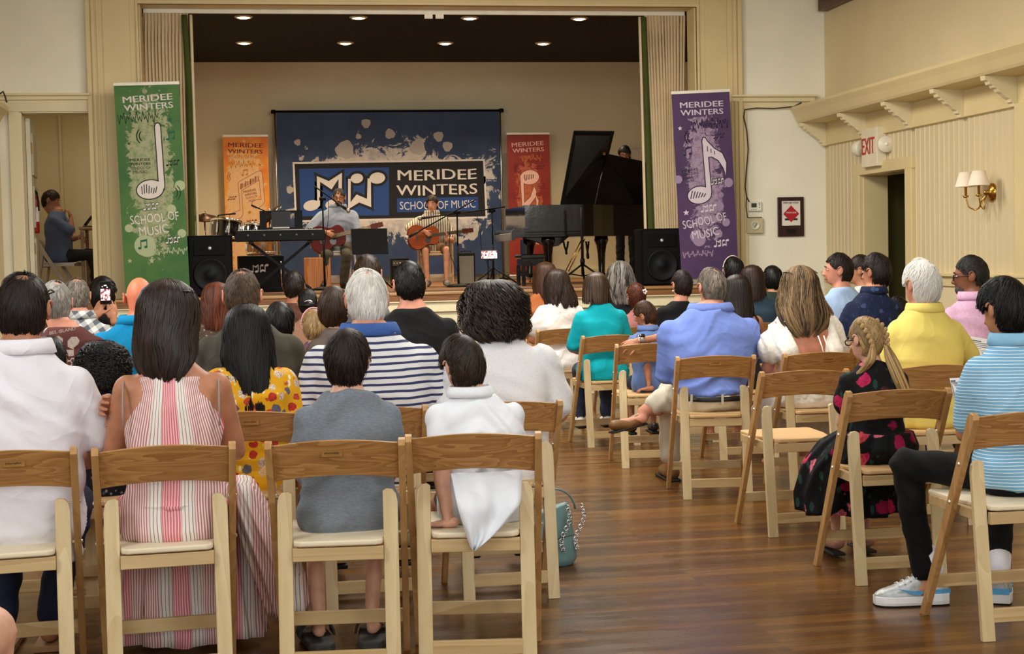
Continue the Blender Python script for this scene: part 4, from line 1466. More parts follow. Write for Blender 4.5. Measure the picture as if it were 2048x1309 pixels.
MB().lathe([(.045, -.044), (.045, -.052), (.036, -.056), (.034, -.05), (.001, -.05)], axis='Y', n=28).build('dial', plain('dial plastic', S(210, 204, 180), .35), t, True)
MB().box((.002, -.057, .003), (.008, .004, .05), ry=.6).build('pointer', plain('grey button', S(110, 110, 104), .5), t)
cp = [(1600, 206), (1585, 214), (1545, 218), (1510, 217), (1487, 220), (1485, 235), (1491, 262), (1494, 300), (1490, 345), (1488, 375), (1491, 395), (1496, 404)]
tag(MB().tube([yw(x, y) + np.array([0, -.04, 0]) for x, y in cp], .006, 6).build('wall_cable', plain('dark cable', S(46, 40, 30), .6), None, True), 'dark cable drooping down the pale wall to the thermostat', 'cable')
cp = [(1491, 396), (1490, 412), (1492, 430), (1493, 438)]
tag(MB().tube([yw(x, y) + np.array([0, -.035, 0]) for x, y in cp], .0045, 6).build('wall_cable', plain('dark cable', S(46, 40, 30), .6), None, True), 'short dark cable running down to the beige cover box', 'cable')
cp = [(0, 188), (6, 183), (10, 192), (13, 203), (14, 205)]
tag(MB().tube([atY(x, y, 13.9) + np.array([0, 0, 0]) for x, y in cp], .008, 6).build('wall_cable', plain('dark cable', S(46, 40, 30), .6), None, True), 'brown cable end on the left cornice at the photo edge', 'cable')
a, b = yw(1554, 395), yw(1607, 473)
t = thing('framed_certificate', 'dark-framed certificate with a red diamond on the pale wall', 'picture', ((a[0] + b[0]) / 2, YW, (a[2] + b[2]) / 2))
W, H = b[0] - a[0], a[2] - b[2]
MB().box((0, -.012, 0), (W, .024, H)).build('frame', plain('dark cherry frame', S(48, 22, 22), .35), t, bevel=.004)
MB().box((-.0, -.0255, H * .09), (W * .70, .003, H * .62)).build('paper', plain('certificate paper', S(222, 214, 204), .7), t)
RD = plain('certificate red', S(170, 24, 36), .6, var=.05)
MB().prism([(0, -.085), (.085, 0), (0, .085), (-.085, 0)], (0, -.027, H * .075), (1, 0, 0), (0, 0, 1), (0, -.002, 0)).build('red_diamond', RD, t)
MB().box((0, -.0275, H * .075 - .055), (.135, .002, .02)).build('ribbon', INK, t)
lettering('lettering', 'MAIN LINE TODAY', .026, INK, t, (0, -.027, H * .335), (1, 0, 0), (0, 0, 1), np.array([0, -.002, 0]), .02, width=.165)
lettering('lettering', 'MAIN LINE', .024, PAPERW, t, (0, -.029, H * .085), (1, 0, 0), (0, 0, 1), np.array([0, -.002, 0]), .02, width=.105)
MB().box((0, -.0265, -H * .36), (.1, .005, .045)).build('nameplate', plain('dark nameplate', S(30, 24, 22), .3, .3), t)

# left cornice end and side trim by the doorway
t_ = MB()
prof2 = [(XL, 2.40), (XL + .03, 2.40), (XL + .03, 2.60), (XL + .05, 2.63), (XL + .09, 2.70), (XL + .14, 2.75), (XL + .14, 2.79), (XL + .05, 2.83), (XL, 2.86)]
t_.loft([[(x, yy, z) for x, z in prof2] for yy in (6.0, 14.3)])
o = struct('trim_20', t_, GOLD)
struct('trim_21', MB().box((XL + .03, 14.1, 1.2), (.06, .2, 2.4)), CREAM, bevel=.006)

# side room: folding chair, table, laptop, red extinguisher
WHP = plain('white painted chair', S(214, 202, 186), .4)
# ---------------------------------------------------------------- bodies, clothes and hair


def fast_mesh(name, V, Q):
    me = bpy.data.meshes.new(name)
    V = np.asarray(V, np.float32)
    Q = np.asarray(Q, np.int32)
    me.vertices.add(len(V))
    me.vertices.foreach_set('co', V.ravel())
    me.loops.add(Q.size)
    me.loops.foreach_set('vertex_index', Q.ravel())
    me.polygons.add(len(Q))
    me.polygons.foreach_set('loop_start', np.arange(len(Q), dtype=np.int32) * Q.shape[1])
    me.polygons.foreach_set('loop_total', np.full(len(Q), Q.shape[1], np.int32))
    me.update(calc_edges=True)
    return me


def skin_over(mb, voxel, smooth=6, folds=0.0, seed=0, fscale=16.0, fdir=(0.5, 0, 1.0), ztop=None):
    """one continuous surface grown over overlapping shapes; returns a mesh"""
    V, F = mb.arrays()
    me = bpy.data.meshes.new('tmp')
    me.from_pydata(V.tolist(), [], F)
    bm = bmesh.new()
    bm.from_mesh(me)
    bmesh.ops.recalc_face_normals(bm, faces=bm.faces)
    bm.to_mesh(me)
    bm.free()
    o = bpy.data.objects.new('tmp', me)
    COL.objects.link(o)
    r = o.modifiers.new('r', 'REMESH')
    r.mode = 'VOXEL'
    r.voxel_size = voxel
    s = o.modifiers.new('s', 'SMOOTH')
    s.factor = .5
    s.iterations = smooth
    out = bpy.data.meshes.new_from_object(o.evaluated_get(bpy.context.evaluated_depsgraph_get()))
    bpy.data.objects.remove(o)
    bpy.data.meshes.remove(me)
    if folds:
        n = len(out.vertices)
        P = np.empty(n * 3)
        out.vertices.foreach_get('co', P)
        P = P.reshape(-1, 3)
        N = np.empty(n * 3)
        out.vertices.foreach_get('normal', N)
        N = N.reshape(-1, 3)
        rg = np.random.default_rng(seed)
        a = rg.uniform(0, 6.28, 8)
        sx = np.sign(P[:, 0] + 1e-6) if seed % 2 else 1.0
        q = P[:, 0] * fdir[0] * sx + P[:, 1] * fdir[1] + P[:, 2] * fdir[2]
        wob = 1.6 * np.sin(P[:, 0] * 9 + a[0]) + 1.2 * np.sin(P[:, 2] * 7 + P[:, 0] * 5 + a[1]) + .8 * np.sin(P[:, 1] * 12 + a[2])
        ph = q * fscale * 1.5 + wob + a[3]
        h = 1 - np.abs(np.sin(ph)) ** .55 * 1.25          # narrow raised creases
        g = np.sin(q * fscale * 3.6 + wob * 1.9 + a[4])
        mask = np.clip(.4 + .75 * np.sin(P[:, 0] * 8 + P[:, 2] * 6 + a[5]) * np.sin(P[:, 2] * 11 - P[:, 0] * 4 + a[6]), 0, 1)
        low = np.sin(P[:, 0] * 14 + P[:, 2] * 10 + a[7]) * np.sin(P[:, 2] * 15 + a[1])
        P = P + N * (folds * 1.5 * np.maximum(1.5 * h * mask + .4 * g + 1.1 * low, -.5))[:, None]
        out.vertices.foreach_set('co', P.ravel())
        out.update()
    return out


def skin_mat(name, c, c2=None):
    if name in MATS:
        return MATS[name]
    m, nt, b = newmat(name)
    n = noise(nt, coords(nt), 18, 4)
    d = tuple(x * .82 for x in c[:3]) + (1,)
    l = tuple(min(1, x * 1.1) for x in c[:3]) + (1,)
    nt.links.new(ramp(nt, n, [(.3, d), (.7, l)]), b.inputs['Base Color'])
    b.inputs['Roughness'].default_value = .5
    b.inputs['Specular IOR Level'].default_value = .35
    b.inputs['Subsurface Weight'].default_value = .12
    b.inputs['Subsurface Radius'].default_value = (.012, .005, .003)
    bump(nt, b, noise(nt, coords(nt), 220, 2), .12, .0006)
    return m


FAIR = skin_mat('fair skin', S(216, 164, 140))
PINKY = skin_mat('ruddy skin', S(204, 140, 116))
TAN = skin_mat('tanned skin', S(182, 124, 94))
BROWN = skin_mat('brown skin', S(128, 80, 56))
OLIVES = skin_mat('olive skin', S(186, 130, 94))
LIP = plain('lip colour', S(176, 92, 84), .45, var=.05)


def hair_mat(name, c1, c2, rough=.42, spec=.45):
    if name in MATS:
        return MATS[name]
    k = .48 if c2[0] < .3 else .92
    c1, c2 = [tuple(x * k for x in c[:3]) + (1,) for c in (c1, c2)]
    rough, spec = rough + .08, spec * .6
    m, nt, b = newmat(name)
    at = nd(nt, 'Attribute', attribute_name='shade')
    n = noise(nt, coords(nt), 40, 2)
    f = mth(nt, 'ADD', mth(nt, 'MULTIPLY', at.outputs['Fac'], .8), mth(nt, 'MULTIPLY', n, .2))
    nt.links.new(ramp(nt, f, [(.15, c1), (.85, c2)]), b.inputs['Base Color'])
    b.inputs['Roughness'].default_value = rough
    b.inputs['Specular IOR Level'].default_value = spec
    return m


H_BLACK = hair_mat('black hair', S(10, 9, 10), S(30, 27, 28), .36)
H_DARK = hair_mat('dark brown hair', S(20, 13, 10), S(62, 42, 32))
H_BROWN = hair_mat('brown hair', S(42, 27, 18), S(98, 68, 44))
H_CHEST = hair_mat('chestnut hair', S(52, 30, 18), S(124, 80, 46))
H_RED = hair_mat('reddish hair', S(70, 26, 12), S(146, 70, 36))
H_GREY = hair_mat('grey hair', S(96, 92, 86), S(172, 166, 158), .5)
H_SALT = hair_mat('salt and pepper hair', S(48, 44, 40), S(150, 138, 124), .5)
H_WHITE = hair_mat('white hair', S(206, 202, 196), S(252, 250, 246), .5)
H_BLOND = hair_mat('dark blond hair', S(92, 68, 42), S(206, 172, 118))
H_HIGH = hair_mat('highlighted brown hair', S(36, 27, 20), S(176, 142, 98))
H_SPARSE = hair_mat('thinning brown grey hair', S(66, 50, 38), S(140, 116, 92), .5)


def set_shade(me, arr):
    at = me.attributes.new('shade', 'FLOAT', 'POINT')
    at.data.foreach_set('value', np.asarray(arr, np.float32))


def ribbons(P, Nrm, W):
    """P (n,k,3) strand paths, Nrm (n,k,3) outward, W (k,) or (n,k) widths -> V, Q"""
    n, k, _ = P.shape
    D = np.empty_like(P)
    D[:, 1:-1] = P[:, 2:] - P[:, :-2]
    D[:, 0] = P[:, 1] - P[:, 0]
    D[:, -1] = P[:, -1] - P[:, -2]
    Sd = np.cross(D, Nrm)
    Sd /= np.linalg.norm(Sd, axis=2, keepdims=True) + 1e-9
    W = np.broadcast_to(W, (n, k))[..., None]
    V = np.stack([P - Sd * W / 2, P + Nrm * W * .35, P + Sd * W / 2], 2)      # n,k,3,3
    idx = np.arange(n * k * 3).reshape(n, k, 3)
    q1 = np.stack([idx[:, :-1, 0], idx[:, :-1, 1], idx[:, 1:, 1], idx[:, 1:, 0]], -1).reshape(-1, 4)
    q2 = np.stack([idx[:, :-1, 1], idx[:, :-1, 2], idx[:, 1:, 2], idx[:, 1:, 1]], -1).reshape(-1, 4)
    return V.reshape(-1, 3), np.concatenate([q1, q2])


HC = np.array([0, -.010, -.002])
HR = np.array([.0775, .0975, .118])


def hairline(u, style):
    z0, sl, lo = style
    return np.maximum(z0 + sl * u[:, 1] + .16 * np.clip(u[:, 1] * 1.4, 0, 1), lo)


def finish_hair(parent, mat, parts, name='hair'):
    V = np.concatenate([p[0] for p in parts])
    off, Q, S_ = 0, [], []
    for v, q, s in parts:
        Q.append(q + off)
        S_.append(s)
        off += len(v)
    me = fast_mesh(name, V, np.concatenate(Q))
    set_shade(me, np.concatenate(S_))
    return link(name, me, mat, parent, True)


def sphere_dirs(nu, nv):
    an = np.arange(nu) * 2 * np.pi / nu
    ph = np.linspace(-np.pi / 2 * .999, np.pi / 2 * .999, nv)
    U = np.stack([np.outer(np.cos(ph), np.cos(an)), np.outer(np.cos(ph), np.sin(an)), np.outer(np.sin(ph), np.ones(nu))], -1)
    idx = np.arange(nu * nv).reshape(nv, nu)
    Q = np.stack([idx[:-1], np.roll(idx[:-1], -1, 1), np.roll(idx[1:], -1, 1), idx[1:]], -1).reshape(-1, 4)
    return U.reshape(-1, 3), Q


def short_hair(xf, rg, n=1500, L=.05, T=.010, wid=.0035, messy=.35, whorl=(.15, -.5, .85), line=(-.30, .62, -.82), bald=(), curl=0.0, shellT=.6, curlf=24.0, density_shell=True, drop=.35, ears=True, fringe=.08, clump=.6):
    """cropped hair combed away from the crown whorl; xf maps head space to body space"""
    w = np.array(whorl, float)
    w /= np.linalg.norm(w)
    U = rg.normal(size=(n * 3, 3))
    U /= np.linalg.norm(U, axis=1)[:, None]
    keep = U[:, 2] > hairline(U, line) + rg.normal(0, .035, len(U))
    if ears:
        for sx in (-1, 1):
            keep &= np.arccos(np.clip(U @ (np.array([sx, .02, -.14]) / 1.01), -1, 1)) > .30 + rg.normal(0, .03, len(U))
    for (bd, br, dens) in bald:
        bd = np.array(bd, float) / np.linalg.norm(bd)
        near = np.arccos(np.clip(U @ bd, -1, 1)) < br * (1 + rg.normal(0, .12, len(U)))
        keep &= ~(near & (rg.random(len(U)) > dens))
    U = U[keep][:n]
    n = len(U)
    t = -(w - (U @ w)[:, None] * U)
    t /= np.linalg.norm(t, axis=1)[:, None] + 1e-6
    t = t + rg.normal(0, messy, t.shape) + np.array([0, 0, -drop])
    t -= U * np.sum(t * U, 1)[:, None]
    t /= np.linalg.norm(t, axis=1)[:, None] + 1e-6
    K = 7 if curl == 0 else 12
    ang = (L / .09) * rg.uniform(.65, 1.15, n)
    for _ in range(7):
        for fr in (.6, .8, 1.0):
            e_ = U * np.cos(ang * fr)[:, None] + t * np.sin(ang * fr)[:, None]
            ang = np.where((e_[:, 2] < hairline(e_, line) - fringe) & (e_[:, 1] > -.05), ang * .82, ang)
    if ears:
        for _ in range(5):
            for fr in (.5, .75, 1.0):
                e_ = U * np.cos(ang * fr)[:, None] + t * np.sin(ang * fr)[:, None]
                for sx in (-1, 1):
                    ang = np.where(np.arccos(np.clip(e_ @ np.array([sx * .99, .02, -.14]), -1, 1)) < .27, ang * .8, ang)
    a = np.linspace(0, 1, K)[None, :] * ang[:, None]
    d = U[:, None] * np.cos(a)[..., None] + t[:, None] * np.sin(a)[..., None]
    lift = (rg.uniform(.15, 1.0, n) * T)[:, None] * (.35 + .65 * np.sin(np.linspace(0, 1, K) * np.pi * .75))[None]
    P = HC + d * (HR + .002) + d * lift[..., None]
    if curl:
        B = np.cross(U, t)
        ph = rg.uniform(0, 6.28, n)[:, None] + np.linspace(0, 1, K)[None] * curlf
        P = P + curl * (np.cos(ph)[..., None] * B[:, None] + np.sin(ph)[..., None] * d)
    sv = rg.normal(.5, .2, n)
    if clump:
        mc = max(8, n // 20)
        ci = rg.choice(n, mc, replace=False)
        near = ci[np.argmax(U @ U[ci].T, axis=1)]
        w_ = clump * np.linspace(0, 1, K) ** 1.3
        P = P + (P[near] - P) * w_[None, :, None]
        d = d + (d[near] - d) * w_[None, :, None]
        sv = sv * .6 + .4 * rg.normal(.5, .35, n)[near] 
        P = P + d * (rg.uniform(-.2, .45, n)[near] * T)[:, None, None] * np.linspace(0, 1, K)[None, :, None]
    W = wid * np.concatenate([np.linspace(.8, 1, K - 3), [.8, .55, .15]])
    V, Q = ribbons(P, d, W)
    sh = np.repeat(np.clip(sv, 0, 1), K * 3)
    parts = [(xf(V), Q, sh)]
    if density_shell:
        SU, SQ = sphere_dirs(72, 48)
        m_ = SU[:, 2] - hairline(SU, line)
        f = np.clip(m_ / .18, 0, 1)
        if ears:
            for sx in (-1, 1):
                f = np.minimum(f, np.clip((np.arccos(np.clip(SU @ (np.array([sx, .02, -.14]) / 1.01), -1, 1)) - .26) / .12, 0, 1))
        for (bd, br, dens) in bald:
            bd = np.array(bd, float) / np.linalg.norm(bd)
            ad = np.arccos(np.clip(SU @ bd, -1, 1))
            f = np.minimum(f, np.clip((ad - br) / .18, 0, 1) if dens < .6 else 1)
        rad = -.010 + (.012 + T * shellT) * f
        SV = HC + SU * HR + SU * rad[:, None]
        ok = f > 0.02
        SQ = SQ[np.any(ok[SQ], axis=1)]
        parts.append((xf(SV), SQ, np.full(len(SV), .22)))
    return parts


def loft_hair(levels, rg, n=1200, T=.012, wid=.005, wave=.004, wfreq=9.0, curl=0.0, part=0.0, tip=.12, K=20, rows=26, messy=.5, off=(0, 0, 0), turn=0.0, shade=(.5, .26), swing=0.0, clump=.5):
    """long hair: levels of (drop below the crown, half width, half depth, centre y, half angle deg, centre x)"""
    L = np.array(levels, float)
    D = L[:, 0]
    # arc parameter along the drop
    tt = (D - D[0]) / (D[-1] - D[0])

    def surf(phi, t, out):
        d = np.interp(t, tt, D)
        hw, hd, yc, an, cx = [np.interp(t, tt, L[:, i]) for i in range(1, 6)]
        th = phi * np.radians(an)
        x = cx + (hw + out) * np.sin(th)
        y = yc - (hd + out) * np.cos(th)
        N = np.stack([np.sin(th), -np.cos(th), np.where(t < .12, .8, .1)], -1)
        N /= np.linalg.norm(N, axis=-1, keepdims=True)
        return np.stack([x, y, -d], -1), N
    ph = rg.uniform(-1, 1, n)
    t0 = np.where(rg.random(n) < .6, 0.0, rg.uniform(0, .3, n))
    t1 = 1 - tip * rg.random(n) ** 1.5
    u = np.linspace(0, 1, K)
    t = t0[:, None] + (t1 - t0)[:, None] * u[None]
    out = (rg.uniform(0, 1, n) * T)[:, None] * np.minimum(1, .3 + 2 * u)[None]
    p1 = ph[:, None] + (rg.normal(0, .05 * messy, n)[:, None] * u[None]) + np.sin(u * 5 + rg.uniform(0, 6.28, n)[:, None]) * .03 * messy
    P, N = surf(np.clip(p1, -1.05, 1.05), t, out)
    if wave or curl:
        a = rg.uniform(0, 6.28, n)[:, None]
        cl = np.floor(ph * 9)[:, None]
        if wave:
            P[..., 0] += wave * np.sin(u[None] * wfreq + cl * 1.3 + a * .35) * np.minimum(1, u * 3)
            P[..., 1] += wave * .6 * np.cos(u[None] * wfreq * .9 + cl + a * .35) * np.minimum(1, u * 3)
        if curl:
            q = a + u[None] * wfreq * 4
            P[..., 0] += curl * np.cos(q)
            P[..., 1] += curl * np.sin(q)
            P[..., 2] += curl * .5 * np.sin(q * .7)
    if swing:
        P[..., 0] += swing * (t ** 2)
    W = wid * np.concatenate([[.5, .9], np.ones(K - 6), [.9, .7, .45, .12]])
    sv = rg.normal(shade[0], shade[1] * .8, n)
    mc = max(10, n // 26)
    ci = rg.choice(n, mc, replace=False)
    key = np.stack([ph * 3, t1 * 1.2, out[:, -1] / max(T, 1e-4) * .25], 1)
    near = ci[np.argmin(((key[:, None] - key[ci][None]) ** 2).sum(2), axis=1)]
    w_ = clump * u ** 1.6
    P = P + (P[near] - P) * w_[None, :, None]
    P[..., 0] += (rg.normal(0, .006, n)[near])[:, None] * u[None] ** 2
    sv = sv * .6 + .4 * rg.normal(shade[0], shade[1] * 1.4, n)[near]
    V, Q = ribbons(P, N, W)
    sh = np.repeat(np.clip(sv, 0, 1), K * 3)
    # backing volume
    g = np.linspace(-1, 1, 36)
    tv = np.linspace(0, 1 - max(.07, tip * .75), rows)
    G, TV = np.meshgrid(g, tv)
    SV, SN = surf(G, TV, -.004 + .0 * G)
    IV, _ = surf(G, TV, -.03 + .0 * G)
    if swing:
        SV[..., 0] += swing * TV ** 2
        IV[..., 0] += swing * TV ** 2
    idx = np.arange(rows * 36).reshape(rows, 36)
    SQ = np.stack([idx[:-1, :-1], idx[:-1, 1:], idx[1:, 1:], idx[1:, :-1]], -1).reshape(-1, 4)
    c, s = math.cos(turn), math.sin(turn)
    R = np.array([[c, -s, 0], [s, c, 0], [0, 0, 1]])
    o = np.array(off)

    def xf(v):
        return v.reshape(-1, 3) @ R.T + o
    return [(xf(V), Q, sh), (xf(SV), SQ, np.full(rows * 36, .2)), (xf(IV), SQ[:, ::-1], np.full(rows * 36, .15))]


def tail_hair(path, radii, rg, n=260, wid=.004, K=16, wave=.004, shade=(.55, .25)):
    """a bound lock of hair following a path"""
    P0 = np.array(path, float)
    u0 = np.linspace(0, 1, len(P0))
    u = np.linspace(0, 1, K)
    C = np.stack([np.interp(u, u0, P0[:, i]) for i in range(3)], 1)
    C[1:-1] = (C[:-2] + C[1:-1] * 2 + C[2:]) / 4
    r = np.interp(u, np.linspace(0, 1, len(radii)), radii)
    a = rg.uniform(0, 6.28, n)
    rr = np.sqrt(rg.random(n))
    off = np.stack([np.cos(a) * rr, np.sin(a) * rr * .8, 0 * a], 1)
    P = C[None] + off[:, None] * r[None, :, None]
    P[..., 0] += wave * np.sin(u[None] * 7 + a[:, None])
    N = off[:, None] + np.zeros_like(P) + np.array([0, -.2, 0.02])
    N /= np.linalg.norm(N, axis=2, keepdims=True)
    W = wid * np.concatenate([np.ones(K - 3), [.8, .5, .12]])
    V, Q = ribbons(P, N, W)
    sh = np.repeat(np.clip(rg.normal(shade[0], shade[1], n), 0, 1), K * 3)
    m = MB().tube(C[:-2], r[:-2] * .75, 12)
    SV, F = m.arrays()
    SQ = np.array([f if len(f) == 4 else (f[0], f[1], f[2], f[0]) for f in F if len(f) == 4])
    return [(V, Q, sh), (SV, SQ, np.full(len(SV), .25))]


def basis(d, up):
    d = np.array(d, float)
    d /= np.linalg.norm(d)
    up = np.array(up, float)
    y = np.cross(up, d)
    y /= np.linalg.norm(y) + 1e-9
    return np.stack([d, y, np.cross(d, y)], 1)


def hand_shape(wrist, d, back, side, s=1.0, curl=(.35, .5, .4), spread=.05, thumb=.5, fine=True, fan=None):
    """hand with palm, five unequal bent fingers and a side-set thumb. d: along the fingers, back: out of the back of the hand, side: +1 thumb on the +y side"""
    B = basis(d, back)
    m = MB()

    def P(x, y, z):
        return np.array(wrist) + B @ (np.array([x, y * side, z]) * s)
    Ba = B * np.array([1, side, 1])
    m.ell(P(.048, .0, 0), np.array([.052, .041, .0165]) * s, 14, 8, B)
    m.ell(P(.03, .024, -.006), np.array([.034, .02, .017]) * s, 12, 6, B)
    m.capsule(P(-.03, 0, 0), P(.02, 0, 0), .026 * s, .026 * s)
    for i, (y, L, r) in enumerate(((.031, .074, .0088), (.0105, .083, .0092), (-.0105, .077, .0088), (-.030, .06, .0078))):
        p = np.array([.088 - .004 * abs(i - 1), y, .001])
        a, h = 0.0, spread * (1.3 - i) + (fan[i] if fan else 0)
        pts, rs = [P(*(p - [.02, 0, 0])), P(*p)], [r, r]
        for seg, c in zip((.45, .31, .24), curl):
            a -= c * (1 + .12 * i)
            p = p + np.array([math.cos(a) * math.cos(h), math.sin(h), math.sin(a)]) * L * seg
            pts.append(P(*p))
            rs.append(r * (1.0 - .12 * len(rs) * .5))
        tipd = (pts[-1] - pts[-2]) / np.linalg.norm(pts[-1] - pts[-2])
        pts.append(pts[-1] + tipd * r * .6 * s)
        rs.append(r * .45)
        m.tube(pts, np.array(rs) * s, 10)
    b = np.array([.028, .03, -.006])
    q1 = b + np.array([math.cos(thumb + .35), math.sin(thumb + .35), -.15]) * .038
    q2 = q1 + np.array([math.cos(thumb), math.sin(thumb), -.3]) * .03
    q3 = q2 + np.array([math.cos(thumb - .3), math.sin(thumb - .3), -.4]) * .022
    m.tube([P(*(b - [.01, .01, 0])), P(*b), P(*q1), P(*q2), P(*q3)], np.array([.012, .0125, .0105, .0095, .005]) * s, 10)
    return m


def collar_shape(c0, c1, rx0, ry0, rx1, ry1, th=.006, open_front=True, n=36, rot=None):
    """folded shirt collar: band standing round the neck and falling outward"""
    a = np.linspace(-math.pi * .94, math.pi * .94, n) - math.pi / 2
    c0, c1 = [np.array(c if np.ndim(c) else (0, 0, c), float) for c in (c0, c1)]
    e = np.array([0, 0, .003])
    rings = []
    for (z, kx, ky) in ((c0, rx0, ry0), ((c0 + c1) / 2, (rx0 + rx1) / 2 + .001, (ry0 + ry1) / 2 + .001), (c1, rx1, ry1), (c1 + e, rx1 - th, ry1 - th), (c0 - e, rx0 - th, ry0 - th)):
        rings.append(np.stack([np.cos(a) * kx, np.sin(a) * ky, np.full(n, 0.0)], 1) + z)
    V = np.concatenate(rings)
    k = len(rings)
    F = []
    for i in range(k):
        for j in range(n - 1):
            p, q = i * n + j, ((i + 1) % k) * n + j
            F.append((p, p + 1, q + 1, q))
    F.append(tuple(i * n for i in range(k)))
    F.append(tuple(i * n + n - 1 for i in range(k - 1, -1, -1)))
    return MB().add(V, F)


MALE = [(-.005, .150, .11, .0), (.03, .178, .135, 0), (.10, .180, .138, 0), (.19, .168, .124, .0), (.29, .170, .120, .0), (.39, .184, .122, 0), (.47, .186, .115, .0), (.53, .180, .100, .0), (.58, .150, .084, -.004), (.62, .108, .074, -.004), (.655, .078, .068, .002), (.69, .064, .062, .010)]
FEM = [(-.005, .165, .12, .0), (.03, .190, .14, 0), (.10, .186, .138, 0), (.19, .155, .112, .0), (.29, .150, .108, .0), (.39, .168, .125, .012), (.47, .172, .110, .0), (.53, .166, .092, .0), (.58, .134, .076, -.003), (.62, .088, .064, -.002), (.655, .062, .058, .004), (.69, .054, .054, .012)]


def eyeglasses(parent, xf, mat, name='glasses', z=-.012, y=.098, top=False):
    """frame with two lens rims, bridge and two temple arms"""
    m = MB()
    for sx in (-1, 1):
        a = np.linspace(0, 2 * np.pi, 17)
        m.tube(xf(np.stack([sx * .032 + .024 * np.cos(a), np.full(17, y), z + .017 * np.sin(a)], 1)), .0026, 6)
        m.tube(xf(np.array([[sx * .056, y - .002, z + .006], [sx * .078, y - .03, z + .008], [sx * .081, .0, z + .006], [sx * .079, -.03, z - .008]])), .0026, 6)
    m.tube(xf(np.array([[-.009, y + .002, z + .004], [.009, y + .002, z + .004]])), .0026, 6)
    o = m.build(name, mat, parent, True)
    if top:
        l = MB()
        for sx in (-1, 1):
            a = np.linspace(0, 2 * np.pi, 16, endpoint=False)
            q = np.stack([sx * .032 + .023 * np.cos(a), np.full(16, y), z + .016 * np.sin(a)], 1)
            l.loft([xf(q - [0, .001, 0]), xf(q + [0, .001, 0])])
        l.build('lens', plain('dark lens', S(14, 13, 14), .1, spec=.6), o)
    return o


